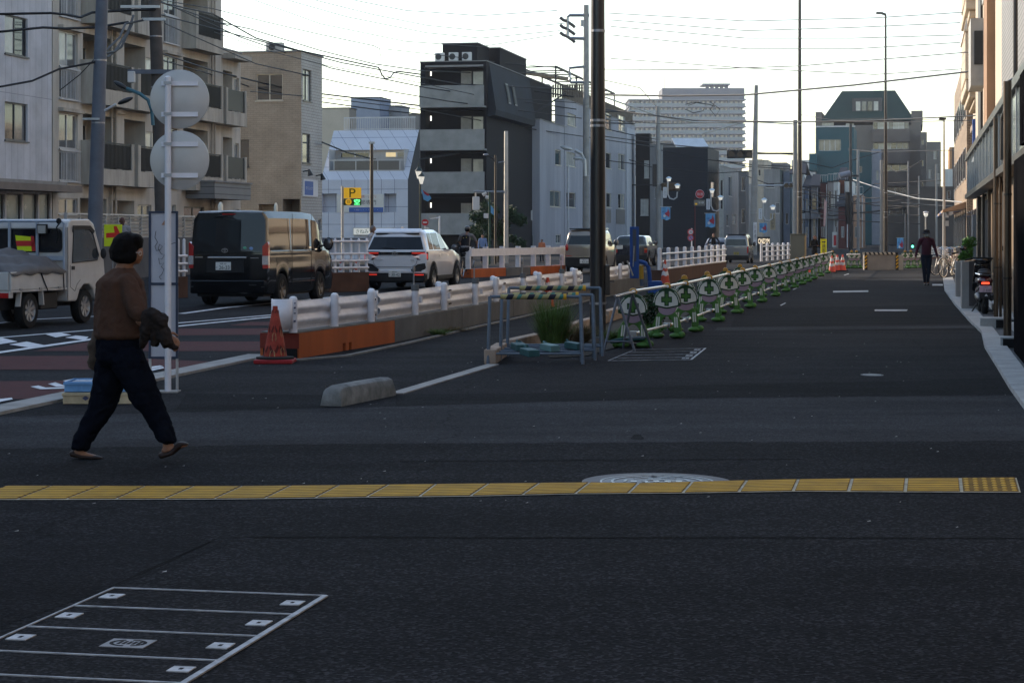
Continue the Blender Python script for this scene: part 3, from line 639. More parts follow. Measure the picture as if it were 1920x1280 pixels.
# 4 white tile clinic with mansard, faces the camera
def clinic():
    u=112; Y=Yu(700,u); b=Bld('clinic_building','white tile panelled clinic with a sloping glazed mansard storey','building',v_of(765,u),u,u+2.8,0,1,M('white tile panel',(.50,.53,.60),.6,0,.08,.7,kind='tile',sc2=(.80,1.02,.012),col2=(.08,.10,.18)),matE=M('dark slate side wall',(.03,.032,.04),.7,0,.15,1))
    b.w=b.v-v_of(602,u); r=b.r('S',603,337,765,470); zm=r[3]; zt=b.r('S',700,240,710,250)[3]; b.z1=zm
    b.S.append((*b.r('S',603,363,632,398),.5,True)); b.S.append((*b.r('S',720,363,743,398),.5,True)); b.S.append((*b.r('S',600,446,700,476),1.2,True))
    b.finish(noroof=True)
    # mansard: leans back by 1.9 m
    dy=2.6; x0=-b.w; x1=0; mbm=MB()
    Hh=zt-zm; f=lambda a,s:(x0+(x1-x0)*a,dy*s,zm+Hh*s)
    s0=.17; s1=.60; a0,a1=.07,.93
    for q in(((0,0),(1,0),(1,s0),(0,s0)),((0,s1),(1,s1),(1,1),(0,1)),((0,s0),(a0,s0),(a0,s1),(0,s1)),((a1,s0),(1,s0),(1,s1),(a1,s1))): mbm.poly([f(a,s) for a,s in q])
    sd=MB().poly([(x1,0,zm),(x1,dy,zt),(x1,2.8,zt),(x1,2.8,zm)]); b.add('mansard_side',sd,M('dark slate side wall')); mbm.poly([(x0,0,zm),(x0,dy,zt),(x0,2.8,zt),(x0,2.8,zm)]).poly([(x0,dy,zt),(x1,dy,zt),(x1,2.8,zt),(x0,2.8,zt)])
    b.add('mansard',mbm,M('white mansard panel',(.50,.52,.58),.4,0,.06,.7,kind='tile',sc2=(.80,.9,.012),col2=(.08,.10,.18)))
    zb=zm+Hh*s0; ztt=zm+Hh*s1; xa=x0+(x1-x0)*a0; xb=x0+(x1-x0)*a1; yb=dy*s1+.3
    mb=MB().box(xa,xb,yb,yb+.05,zb,ztt).box(xa-.02,xa,dy*s0,yb,zb,ztt).box(xb,xb+.02,dy*s0,yb,zb,ztt).box(xa,xb,dy*s0,yb,zb-.05,zb); b.add('terrace_recess',mb,M('clinic inner wall',(.42,.41,.40),.7,0,.1,1,kind='tile',sc2=(.3,.3,.012)))
    for c0,c1,g in((.06,.46,'dark'),(.67,.98,'lit+mid')):
        p=xa+(xb-xa)*c0; q=xa+(xb-xa)*c1; m=MB().box(p,q,yb-.06,yb-.03,zb+.85,ztt-.12); fr=b.add('window',m,M('frame aluminium')); gl=g.split('+')
        gl=gl*2 if len(gl)==1 else gl
        for k,gg in enumerate(gl): part(fr,'pane',MB().box(p+.05+(q-p)*k/2,q-.05-(q-p)*(1-k)/2,yb-.075,yb-.062,zb+.88,ztt-.16),GLASS(gg))
    mb=MB(); yr=dy*s0+.05; mb.box(xa,xb,yr,yr+.04,zb+.62,zb+.68).box(xa,xb,yr,yr+.04,zb,zb+.05)
    for k in range(4): x=xa+(xb-xa)*(.06+k*.295); mb.box(x-.025,x+.025,yr,yr+.04,zb,zb+.62)
    rl=b.add('terrace_railing',mb,M('frame aluminium')); part(rl,'infill_panel',MB().box(xa+.3,xb-.3,yr+.012,yr+.025,zb+.07,zb+.6),M('smoked panel',(.10,.095,.09),.3,0,.1))
    mb=MB(); yr=dy+.08; xs=x0+.6; mb.box(xs,x1-.25,yr,yr+.05,zt+.72,zt+.8).box(xs,x1-.25,yr,yr+.05,zt+.05,zt+.1)
    for k in range(40): x=xs+(x1-.3-xs)*k/39; mb.box(x,x+.03,yr+.01,yr+.04,zt+.0,zt+.72)
    b.add('roof_railing',mb,M('railing white',(.5,.5,.5),.5))
    r=b.r('S',632,364,720,398); s=b.add('sign_panel',b.fbox('S',r,.003,.05),M('sign offwhite',(.55,.55,.52),.5,0,.05)); r2=b.r('S',655,389,719,398); part(s,'sign_band',b.fbox('S',r2,.051,.055),M('sign blue'))
    zc=(r[2]+r[3])/2; INK=M('sign ink',(.09,.085,.08),.6,0,0); text(s,'lettering','人工関節専門',INK,((r[0]+r[1])/2,-.054,zc+.05),.28,width=1.9)
    text(s,'lettering','スポーツ整形・リハビリ',M('sign red ink',(.35,.05,.05),.6,0,0),((r[0]+r[1])/2+.2,-.054,zc+.38),.17,width=1.5); text(s,'lettering','0120-000-000'.replace('0','・'),M('sign white'),((r2[0]+r2[1])/2,-.058,(r2[2]+r2[3])/2),.08,width=1.4)
    r=b.r('S',663,427,740,441); s=b.add('name_board',b.fbox('S',r,.003,.12),M('frame aluminium')); e=.04; s2=part(s,'board_face',b.fbox('S',(r[0]+e,r[1]-e,r[2]+e,r[3]-e),.121,.13),M('lit sign face',(.6,.6,.56),.5,0,.03,emit=(1,1,.92),es=.12))
    text(s2,'lettering','さねみつ整形外科',M('sign green ink',(.02,.10,.08),.6,0,0),((r[0]+r[1])/2,-.132,(r[2]+r[3])/2),.28,width=(r[1]-r[0])*.86)
clinic()
HR=random.Random(21)
def house_extras(t,W,zt,mat):
    k=HR.random(); dark=M('eave dark slate',(.03,.032,.04),.7,0,.2,1)
    if k<.45: part(t,'roof',MB().prism([(-.25,-.3,zt),(W+.25,-.3,zt),(W+.1,3.0,zt+1.3),(.05,3.0,zt+1.3)],(0,.02,.12)).prism([(-.25,9.2,zt),(W+.25,9.2,zt),(W+.1,3.1,zt+1.3),(.05,3.1,zt+1.3)],(0,.02,.12)),dark)
    else:
        part(t,'coping',MB().box(-.06,W+.06,-.08,.2,zt,zt+.14),M('railing white') if k>.7 else dark)
        rl=MB(); n=max(3,int(W/.25))
        for i in range(n+1): rl.box(W*i/n-.012,W*i/n+.012,.3,.33,zt,zt+.85)
        rl.box(0,W,.29,.34,zt+.85,zt+.9); part(t,'roof_railing',rl,M('railing dark') if k>.8 else M('frame aluminium'))
    for f in range(3):
        z=.2+f*2.85; 
        if z+2.3>zt: break
        w0=W*HR.uniform(.1,.3); w1=W*HR.uniform(.55,.85); 
        if f and HR.random()<.6:
            bl=part(t,'balcony',MB().box(w0-.1,w1+.2,-.55,-.003,z,z+.12).box(w0-.1,w1+.2,-.55,-.5,z+.12,z+1.0),mat if HR.random()<.5 else M('balcony grey panel',(.22,.22,.23),.6,0,.1,1)); fr=part(t,'window',MB().box(w0,w1,-.02,.02,z+1.0,z+2.2),M('frame dark bronze')); part(fr,'pane',MB().box(w0+.05,w1-.05,-.03,-.022,z+1.05,z+2.15),GLASS(HR.choice(['dark','mid','dark','pale'])))
        elif HR.random()<.8:
            fr=part(t,'window',MB().box(w0,w1,-.03,.02,z+.9,z+2.0),M('frame aluminium')); m=(w0+w1)/2; part(fr,'pane',MB().box(w0+.05,m-.03,-.045,-.032,z+.95,z+1.95),GLASS(HR.choice(['dark','mid','pale']))); part(fr,'pane',MB().box(m+.03,w1-.05,-.045,-.032,z+.95,z+1.95),GLASS('dark'))
    if HR.random()<.6: part(t,'air_conditioner',MB().box(W*.7,W*.7+.7,-.35,-.05,3.1,3.7),M('ac white'))
    part(t,'downpipe',MB().cyl((W*.93,-.07,.1),(W*.93,-.07,zt-.1),.05,n=6),M('downpipe white',(.5,.5,.52),.5))
def flat(name,label,x0,x1,y0,Y,mat,depth=12,wins=(),z0=0,cat='building',yb=None,rot=0,roof=True,**k):
    """block whose front faces the camera at distance Y"""
    t=thing(name,label,cat,(X_(x0,Y),Y,0),-TH); W=(X_(x1,Y)-X_(x0,Y))*.985; zt=Z_(y0,Y); zb=Z_(yb,Y) if yb else z0
    ops=[]; o=lambda a,b_,c,d:(X_(a,Y)-X_(x0,Y),X_(c,Y)-X_(x0,Y),Z_(d,Y),Z_(b_,Y))
    for wv in wins:
        rc=o(*wv[:4]); g=wv[4] if len(wv)>4 else 'dark'; n=wv[5] if len(wv)>5 else 1; ops.append((*rc,.25,False)); a,c,d,e=rc
        f=part(t,'window',MB().box(a,c,.22,.24,d,e),M('frame aluminium')); gl=g.split('+') if '+' in g else [g]*n
        for q in range(len(gl)): part(f,'pane',MB().box(a+.06+(c-a)*q/len(gl),c-.06-(c-a)*(len(gl)-1-q)/len(gl),.19,.21,d+.06,e-.06),GLASS(gl[q]))
    mb=MB(); panel(mb,'S',0,W,zb,zt,ops); mb.quad((0,0,zb),(0,depth,zb),(0,depth,zt),(0,0,zt)).quad((W,0,zb),(W,depth,zb),(W,depth,zt),(W,0,zt)).quad((0,depth,zb),(W,depth,zb),(W,depth,zt),(0,depth,zt)).quad((0,0,zt),(W,0,zt),(W,depth,zt),(0,depth,zt))
    part(t,'wall',mb,mat)
    if depth==9: house_extras(t,W,zt,mat)
    return t,o
def simple(name,label,pl,pc,pr,v,yt,mat,wins=(),cat='house',**k):
    b=Bld.px(name,label,cat,pl,pc,pr,v,yt,mat,**k)
    for wv in wins: b.win(wv[0],*wv[1:5],g=wv[5] if len(wv)>5 else 'dark',mull=wv[6] if len(wv)>6 else 0,frame=wv[7] if len(wv)>7 else 'white')
    b.finish(); return b
# blocks behind the clinic
CREAM=M('cream wall',(.48,.42,.34),.8,0,.1,.6); BLUG=M('pale blue grey wall',(.30,.33,.40),.8,0,.12,.6)
simple('house','cream low house with curved roof edge behind the clinic roof','a' and 600,655,668,-40,203,CREAM)
simple('house','pale blue grey block with a rooftop hut behind the clinic',658,712,733,-42,183,BLUG,group=None)
simple('house','plain grey stair hut behind the clinic roof railing',712,752,768,-41,199,M('grey stair wall',(.33,.33,.33),.8,0,.15,.6),(('S',730,211,735,219,'pale'),))
simple('house','low brown grey block between clinic and black apartment',766,786,789,-39,215,M('brown grey wall',(.25,.24,.23),.8,0,.15,.6))
# 5 black apartment with concrete balconies
def black_block():
    mat=M('black panel wall',(.010,.010,.0125),.8,0,.3,.6,spec=.12); b=Bld.px('apartment_building','black apartment block with wide bare concrete balconies','building',788,912,1035,LV-.6,115,mat)
    CON=M('board marked concrete',(.23,.23,.225),.85,0,.16,1.2,streak=False,bump=.3,bs=20)
    b.S=[]; Lx=b.r('S',793,100,906,110)
    for (y0,y1,yb) in((122,162,203),(207,244,283),(287,323,363),(371,400,440)):
        rr=b.recess('S',797,y0,906,y1+8,1.3); rb=b.r('S',792,y1,912 if y0<200 else 913,yb)
        bl=b.add('balcony',MB().box(rb[0],rb[1],-.9,-.02,rb[2],rb[2]+.12).box(rb[0],rb[1],-.9,-.78,rb[2]+.12,rb[3]).box(rb[0],rb[0]+.1,-.78,-.02,rb[2]+.12,rb[3]),CON)
        z0=rr[2]+.3; z1=rr[3]-.35; d=b.r('S',857,y0,878,y1); w=b.r('S',879,y0,905,y1)
        b.add('door',MB().box(d[0],d[1]-.05,1.2,1.27,z0,z1),M('door grey beige',(.30,.28,.25),.6)); f=b.add('window',MB().box(w[0],w[1],1.2,1.27,z0,z1),M('frame dark bronze')); part(f,'pane',MB().box(w[0]+.06,w[1]-.06,1.17,1.19,z0+.06,z1-.06),GLASS('pale'))
        l=b.r('S',799,y0+14,801,y0+18); b.add('wall_light',MB().box(l[0],l[1],1.2,1.26,l[2],l[3]+.2),M('lamp glass lit',(.6,.6,.55),.4,0,0,emit=(1,.95,.85),es=1.2))
    pass
    b.finish()
    # leaning slate facet along the street side
    fm=M('blue slate facet',(.017,.022,.031),.75,0,.35,.5,spec=.12); fl=part(b.root,'slate_facet',MB().prism([(.004,.9,b.z1-.05),(.62,.3,b.z1-3.3),(.55,.3,b.z1-3.7),(.004,.3,b.z1-3.8)],(0,14.5,0)),fm)
    for y in(5.0,7.3): w_=part(fl,'facet_window',MB().prism([(.25,y,b.z1-1.15),(.52,y-.1,b.z1-2.6),(.56,y-.1,b.z1-2.6),(.29,y,b.z1-1.15)],(0,.95,0)),M('frame dark bronze')); part(w_,'pane',MB().prism([(.31,y+.1,b.z1-1.25),(.55,y+.02,b.z1-2.5),(.57,y+.02,b.z1-2.5),(.33,y+.1,b.z1-1.25)],(0,.75,0)),M('facet pane',(.01,.012,.016),.5,0,.2,2,spec=.15))
    # penthouse
    zz=b.z1; r=b.r('S',862,85,935,110); p=Bld('penthouse','black stair penthouse on the roof of the black apartment block','rooftop hut',b.v-.9,b.u0+1.2,b.u0+5,0,1,mat); p.w=2.5; p.z0=zz+.07; p.z1=Z_(72,135); p.finish(parapet=0)
    q=Bld('roof_storey','dark set back top storey with a parapet on the black block','rooftop hut',b.v-.15,b.u0+5.2,b.u0+15,3,Z_(92,143),mat,z0=zz+.07); q.finish()
    AC=M('ac white',(.55,.55,.55),.5,0,.08); 
    for k,(x0,x1) in enumerate(((813,830),(838,857),(863,882))):
        r=b.r('S',x0,97,x1,109); c=(r[0]+r[1])/2; t=thing('air_conditioner','outdoor air conditioner unit on the roof of the black block, %s of three'%('leftmost','middle','rightmost')[k],'air conditioner',SW(b.v+c,b.u0+.5,zz+.06),-TH,'air conditioners on the black block roof')
        part(t,'case',MB().box(-.32,.32,-.15,.15,.05,.62),AC,bevel=.02); part(t,'fan_grille',MB().lathe([(.22,-.16),(.22,-.152)],(-.07,0,.33),18,'y'),M('ac fan dark')); part(t,'foot',MB().box(-.28,-.22,-.15,.15,0,.05),AC); part(t,'foot',MB().box(.22,.28,-.15,.15,0,.05),AC)
black_block()
# 6 lavender grey rendered block
def grey_block():
    mat=M('lavender grey render',(.275,.28,.315),.85,0,.14,.7,streak=True,bump=.2,bs=20); b=Bld.px('apartment_building','grey rendered block with a small laundry balcony','building',943,1012,1062,LV,224,mat)
    rr=b.recess('S',956,275,996,316,1.3); f=b.slab('S',950,330,997,334,.003,.5,mat,'balcony_slab'); r=b.r('S',952,306,996,332); mb=MB().box(r[0],r[1],-.5,-.46,r[3]-.05,r[3])
    for k in range(16): x=r[0]+(r[1]-r[0])*k/15; mb.box(x-.015,x+.015,-.49,-.47,r[2],r[3])
    part(f,'railing',mb,M('railing white')); w=b.r('S',967,284,993,316); fr=b.add('window',MB().box(w[0],w[1],1.22,1.27,w[2],w[3]),M('frame aluminium')); part(fr,'pane',MB().box(w[0]+.05,w[1]-.05,1.19,1.21,w[2]+.05,w[3]-.05),GLASS('mid'))
    b.win('S',955,368,973,386,'mid',mull=0,frame='cream'); b.win('S',963,440,1000,474,'frost',mull=1); b.win('E',1031,358,1051,388,'mid',mull=1,frame='cream'); b.win('E',1041,281,1052,310,'dark',mull=0,frame='cream'); b.win('E',1042,440,1052,456,'mid')
    b.finish()
    for n,x in enumerate((969,988)):
        r=b.r('S',x-8,391,x+12,412); c=(r[0]+r[1])/2; t=thing('air_conditioner','wall hung air conditioner on the grey block, %s'%('left one half hidden by leaves','right one with its fan in view'),'air conditioner',SW(b.v+c,b.u0-.35,r[2]),-TH,'air conditioners hung on the grey block wall') if False else thing('air_conditioner',('wall hung air conditioner on the grey block half hidden by leaves','wall hung air conditioner on the grey block with its fan in view')[n],'air conditioner',SW(b.v+c,b.u0-.35,r[2]),-TH)
        part(t,'case',MB().box(-.4,.4,-.15,.15,0,.7),M('ac white'),bevel=.02); part(t,'fan_grille',MB().lathe([(.27,-.16),(.27,-.152)],(-.07,0,.36),18,'y').lathe([(.08,-.17),(.08,-.162)],(-.07,0,.36),12,'y'),M('ac fan dark')); part(t,'bracket',MB().box(-.42,.42,-.15,.35,-.06,-.01).box(.4,.43,-.16,-.13,-.06,.75),M('frame aluminium'))
    t=thing('hung_laundry','white shirts hanging on the grey block balcony rail','laundry',SW(b.v-1.4,b.u0-.55,r[2]),-TH); r=b.r('S',972,306,996,322)
    for k in range(3): x=-.5+k*.45; part(t,'garment',MB().prism([(x,0,3.62-.0),(x+.3,0,3.66),(x+.36,.02,3.2),(x+.06,.02,3.15)],(0,.04,0)),M('cloth white',(.5,.5,.52),.9,0,.1))
    t.location.z=Z_(311,151)-3.66
    # taller part behind
    c=Bld.px('apartment_building','taller grey rendered block with roof railing beside the laundry balcony block','building',1040,1059,1190,LV+.05,186,mat,matE=mat)
    for x0,y0,x1,y1,g in((1064,214,1080,236,'pale'),(1136,212,1146,244,'dark'),(1160,217,1172,246,'dark+pale'),(1062,286,1079,312,'pale'),(1136,287,1146,316,'dark'),(1159,289,1172,318,'pale+mid'),(1062,361,1079,389,'dark'),(1137,362,1146,389,'dark'),(1159,364,1171,391,'dark+pale')): c.win('E',x0,y0,x1,y1,g,mull=0 if '+' not in g else 1,frame='cream')
    for x0,y0,x1,y1 in((1137,393,1145,418),(1155,393,1171,420)): c.slab('E',x0,y0,x1,y1,.003,.05,M('shutter brown',(.16,.15,.145),.6,.2,.1),'shutter')
    c.add('downpipe',MB().cyl((.08,1.2,.3),(.08,1.2,7.2),.06,n=8),M('downpipe white',(.5,.5,.52),.5)); c.finish()
    c.add('pilaster',MB().box(.003,.12,c.u1-c.u0-6.5,c.u1-c.u0-.5,0,c.z1-.5),M('pale render strip',(.36,.37,.41),.8,0,.1))
    # roof terrace: wooden fence and steel pergola
    zz=c.z1+.06; t=thing('roof_pergola','rusty steel pergola frame standing on the grey block roof','pergola',SW(c.v,c.u0,zz),-TH); RU=M('brown steel',(.05,.042,.038),.6,.3,.3,4)
    Lp=c.u1-c.u0; zp=Z_(119,158)-zz
    xs=(-3.4,-.4); ys=(-2.0,8,18,30)
    for x in xs:
        for y in ys: part(t,'post',MB().box(x-.06,x+.06,y-.06,y+.06,0,zp),RU)
    for x in xs: part(t,'beam',MB().box(x-.07,x+.07,-2.1,30.1,zp,zp+.16),RU)
    for k in range(9): y=-2+4*k; part(t,'cross_beam',MB().box(-3.3,-.5,y-.05,y+.05,zp+.02,zp+.12),RU)
    part(t,'rolled_awning',MB().cyl((-3.2,-.5,zp-.25),(-.6,6,zp-.35),.18,n=10),M('awning tan',(.2,.17,.13),.9,0,.3,3))
    f=thing('roof_fence','brown slatted screen along the roof edge of the grey block','fence',SW(c.v-.2,c.u0,zz),-TH); mb=MB()
    n=int(Lp/.18)
    for k in range(n): mb.box(-.02,.02,k*.18,k*.18+.13,.05,1.15)
    part(f,'slats',mb,M('weathered wood',(.11,.09,.07),.9,0,.3,3)); part(f,'top_rail',MB().box(-.03,.03,0,Lp,1.15,1.2),M('weathered wood')); 
    mb=MB(); 
    for k in range(15): mb.box(-c.w+k*.2,-c.w+k*.2+.15,-.02,.02,.05,1.15)
    part(f,'end_slats',mb,M('weathered wood')); t2=c.root
    d=Bld('stair_tower','dark brown stair tower between the two grey blocks','building',LV-1.2,c.u0-1.0,c.u0-.05,3.8,Z_(150,158),M('dark brown wall',(.05,.04,.038),.8,0,.3,1)); d.finish(); 
grey_block()
DBR=M('dark brown tile',(.018,.015,.014),.7,0,.3,3,kind='brick',sc2=(.5,.12,.02)); NAVY=M('navy cladding',(.011,.0135,.020),.6,0,.2,.5,kind='board',sc2=(9,.35,.02),col2=(.006,.007,.009))
GRY=M('grey render far',(.20,.20,.205),.85,0,.24,1.6,streak=True); GRD=M('dark grey render far',(.10,.10,.105),.85,0,.2,.7); WHI=M('white wall far',(.48,.47,.45),.8,0,.2,1.6,streak=True); BEI=M('beige wall far',(.37,.32,.26),.8,0,.12,.7)
MAR=M('maroon cladding',(.085,.028,.024),.7,0,.15,1); RBR=M('red brown wall',(.16,.055,.032),.8,0,.15,1); BLU=M('blue grey wall far',(.16,.18,.24),.8,0,.15,.7); TEAL=M('teal cladding',(.018,.075,.095),.5,0,.12,.3); BRG=M('brown grey concrete',(.155,.135,.12),.85,0,.15,.5); PCH=M('peach wall',(.42,.25,.17),.8,0,.1,.7)
simple('house','tall dark brown tiled house right of the grey blocks',1192,1218,1222,LV+2,251,DBR,(('S',1201,373,1216,404,'pale',1),('S',1208,301,1217,334,'pale',1)))
simple('house','narrow brown grey house before the navy building',1219,1239,1243,LV+4.5,271,GRY,(('S',1231,288,1236,312,'pale'),('S',1228,352,1235,372,'dark')))
nb=simple('house','large windowless navy clad building facing the street corner',1241,1327,1348,LV+7,276,NAVY,(('E',1333,341,1341,370,'pale'),),cat='building')
simple('house','white and grey house with tall windows right of the navy building',1349,1357,1384,-20,312,M('pale front',(.36,.35,.33),.8),(('S',1351,338,1355,392,'dark'),('E',1366,331,1372,368,'dark'),('E',1362,402,1367,424,'dark'),('E',1373,402,1379,420,'pale')),matE=GRY)
simple('house','charcoal house with a lean to roof left of the signal pole',1385,1399,1404,-19.4,322,GRD,(('S',1390,332,1397,358,'dark'),('S',1390,392,1397,418,'dark')))
simple('house','narrow beige tower house beside the wide concrete pole',1420,1428,1432,-18.5,300,BEI,(('S',1422,318,1426,330,'dark'),))
simple('house','grey house with roof terrace behind the beige tower house',1431,1462,1470,-17,318,GRY,(('S',1436,344,1452,352,'dark'),('S',1454,380,1462,400,'mid')))
simple('house','slim blue grey house left of the pale lit pole',1469,1481,1486,-16,322,BLU,(('S',1473,400,1478,420,'dark'),))
flat('house','slim white house just behind the pale lit pole',1485,1508,327,216.0,WHI,depth=9,wins=((1488,338,1492,352,'dark',1),(1501,396,1509,420,'dark',1),))
flat('house','blue grey flat roofed house with balcony wall',1509,1517,352,213.1,BLU,depth=9,wins=())
flat('house','grey house with dark tiled roof and white downpipe',1521,1534,350,211.7,GRY,depth=9,wins=((1524,362,1529,440,'mid',1),))
flat('house','narrow maroon clad house',1538,1551,344,209.6,MAR,depth=9,wins=())
flat('house','grey and white house with tall arched windows',1552,1569,342,208.0,GRY,depth=9,wins=((1553,358,1559,400,'dark',1),(1570,358,1572,384,'dark',1),))
flat('house','white narrow house with two slot windows',1563,1572,341,200.6,WHI,depth=9,wins=((1565,357,1569,384,'dark',1),(1565,410,1569,430,'dark',1),))
flat('house','red brown house with a stepped front',1573,1585,338,205.4,RBR,depth=9,wins=())
flat('house','lower maroon step of the red brown house',1572,1590,388,199.6,MAR,depth=9,wins=())
flat('house','cream narrow house behind the transformer pole',1585,1599,340,204.0,WHI,depth=9,wins=((1587,365,1590,384,'dark',1),))
flat('house','peach house with a plain front near the vista end',1600,1618,366,202.2,PCH,depth=9,wins=((1612,384,1616,410,'dark',1),))
# white gabled house
b=Bld.px('gabled_house','house',  'house',1619,1640,1644,-6.3,377,WHI); b.root['label']='small white gabled house at the vista end with slot windows'
for x0,y0,x1,y1 in((1627,378,1631,394),(1635,384,1638,404),(1622,427,1624,440),(1628,427,1630,440),(1633,425,1636,450)): b.win('S',x0,y0,x1,y1,'dark',mull=0)
b.finish(); m=-b.w*.5; zz=b.z1; L=b.u1-b.u0; b.add('gable',MB().prism([(-b.w,0,zz+.08),(0,0,zz+.08),(m,0,zz+2.0)],(0,.2,0)),WHI)
b.add('gable_roof',MB().prism([(-b.w-.3,-.2,zz),(m,-.2,zz+2.1),(m,-.2,zz+2.3),(-b.w-.3,-.2,zz+.2)],(0,L+.4,0)).prism([(.3,-.2,zz),(m,-.2,zz+2.1),(m,-.2,zz+2.3),(.3,-.2,zz+.2)],(0,L+.4,0)),M('slate roof',(.05,.055,.07),.7,0,.2,1))
# teal block and mansard block at the end of the vista (set back, facing the camera)
t,o=flat('teal_building','teal clad office block with a ribbon window in front of the mansard block',1531,1601,238,250,TEAL,wins=((1535,262,1576,283,'mid',4),))
part(t,'coping',MB().box(-.1,o(1531,1,1601,2)[1]+.1,-.1,.3,Z_(239,250),Z_(236.5,250)),M('railing white'))
flat('teal_building','lower teal wing reaching right behind the white gabled house',1600,1634,286,262,TEAL,depth=8,wins=((1604,312,1616,324,'mid',1),))
flat('teal_building','teal projecting bay at the left of the teal block',1517,1532,288,248,TEAL,depth=6,yb=320)
flat('house','pale blue slab wall between teal wing and brown block',1634,1651,280,264,M('pale slab',(.25,.26,.31),.8,0,.1),depth=8,wins=((1643,320,1647,338,'pale',1),))
t,o=flat('mansard_building','grey brown concrete block under a huge dark green mansard roof','a' and 1529,1726,236,275,BRG,depth=20,wins=((1541,230,1563,240,'pale',3),(1585,232,1600,243,'pale',2),(1635,230,1701,244,'dark+pale+pale+mid+pale+pale+mid',7),(1635,269,1700,281,'dark+pale+pale+dark+mid+mid',6),(1637,310,1700,322,'mid+dark+dark+mid',4),(1636,352,1696,366,'mid+dark+dark',3),(1640,392,1690,404,'dark',2)),z0=0)
Y=275; x=lambda p:X_(p,Y)-X_(1529,Y); z=lambda q:Z_(q,Y)
part(t,'upper_wall',MB().box(x(1529),x(1541),.02,18,z(236),z(210)).box(x(1705),x(1726),.02,18,z(236),z(210)),BRG)
rf=part(t,'mansard_roof',MB().add([(x(1539),-.4,z(228)),(x(1712),-.4,z(228)),(x(1675),4,z(168)),(x(1576),4,z(168)),(x(1539),18,z(228)),(x(1712),18,z(228)),(x(1675),14,z(168)),(x(1576),14,z(168))],[(0,1,2,3),(4,7,6,5),(0,3,7,4),(1,5,6,2),(3,2,6,7),(0,4,5,1)]),M('dark green roof',(.017,.042,.036),.6,0,.12,.4))
a,c,d,e=x(1602),x(1646),z(208),z(191); f=part(rf,'dormer',MB().box(a-.4,c+.4,1.0,4,d-.4,e+.5),M('frame dark bronze'))
for k,g in enumerate(('pale','mid','dark','pale')): part(f,'pane',MB().box(a+(c-a)*k/4+.1,a+(c-a)*(k+1)/4-.1,.9,.98,d,e),GLASS(g))
for k,(y0,y1) in enumerate(((244,268),(282,308),(323,350),(367,390))): part(t,'balcony',MB().box(x(1630 if k else 1634),x(1703),-1.0,-.02,z(y1),z(y0)),M('brown grey balcony',(.13,.11,.10),.85,0,.15,.5))
# right neighbours of the mansard block, stepping down
GR2=M('grey brown far block',(.17,.155,.14),.85,0,.15,.5)
flat('apartment_building','grey brown slab with side balconies right of the mansard block',1726,1738,248,268,GR2,wins=((1728,262,1732,272),(1728,300,1732,312),(1728,340,1732,352)))
flat('apartment_building','stepped grey block with bright window panes right of the mansard block',1737,1764,266,262,GR2,wins=((1750,283,1756,299,'pale+dark',2),(1741,318,1747,335,'pale+dark',2),(1757,325,1761,345,'pale',1)))
flat('apartment_building','dark brown low block at the right end of the vista',1700,1826,350,200,M('dark brown far wall',(.07,.058,.052),.85,0,.2,.5),depth=12,wins=((1786,356,1790,374,'pale',1),(1774,358,1781,374,'dark',1),(1790,396,1794,412,'dark',1),(1803,356,1806,366,'pale',1)))
t,o=flat('apartment_building','brown tiled tower block with an orange sunlit side near the right edge',1785,1816,276,235,M('brown tile tower',(.13,.095,.08),.8,0,.15,1),wins=((1803,283,1812,298,'mid',1),(1797,318,1812,326,'pale',1),(1797,340,1812,348,'pale',1)))
part(t,'lit_side',MB().box(-.3,-.01,0,10,0,Z_(276,235)),M('sunlit orange tile side',(.42,.22,.11),.8,0,.1)); a,b_=X_(1800,235)-X_(1785,235),X_(1806,235)-X_(1785,235); part(t,'roof_plant',MB().box(a,b_,2,4,Z_(276,235),Z_(269,235)),GRD)  # left side coloured orange for the low sun falling on it
flat('house','white low house between brown blocks at the vista end',1772,1786,317,225,WHI,depth=6)
flat('house','pinkish grey slab house at the right row end',1816,1832,238,150,M('pink grey wall',(.26,.2,.19),.8,0,.12,.7),depth=20)
flat('house','rusty orange panel house below the pinkish slab house',1811,1817,308,140,M('orange rust panel',(.30,.10,.05),.7),depth=1,yb=360)
# filler row behind the small houses so no gap shows sky
for k,(x0,x1,y,Y,m) in enumerate(((1345,1420,345,420,GRY),(1404,1440,300,430,BEI),(1440,1475,305,440,GRD),(1470,1500,318,450,RBR),(1484,1535,300,460,WHI),(1500,1560,330,400,GR2),(1560,1640,320,380,GRY),(1640,1740,380,330,GR2),(1190,1260,330,330,WHI),(1236,1300,268,320,GRD))):
    flat('far_house',('flat grey far block seen over the signal arm','beige far block behind the signal pole','charcoal far block with roof clutter','rust coloured far block behind the pale pole','white far block beside the black lamp pole','brown grey far block behind the narrow row','grey far block behind the gabled house','brown grey far block at the foot of the mansard block','pale far block behind the first narrow houses','charcoal far block rising behind the navy building')[k],x0,x1,y,Y,m,depth=15,wins=((x0+8,y+10,x0+14,y+20,'mid',1),(x0+22,y+10,x0+28,y+20,'dark',1)))
t=thing('solar_panel_roof','white sloping roof panel above the navy building','roof',(X_(1270,220),220,0)); part(t,'panel',MB().prism([(0,0,Z_(280,220)),(X_(1332,220)-X_(1270,220),0,Z_(280,220)),(X_(1322,220)-X_(1270,220),2,Z_(258,220)),(X_(1262,220)-X_(1270,220),2,Z_(258,220))],(0,.3,.0)),M('pale metal roof',(.5,.52,.55),.4,.2,.1)); part(t,'support_wall',MB().box(.3,2,.4,4,0,Z_(280,220)),GRD)
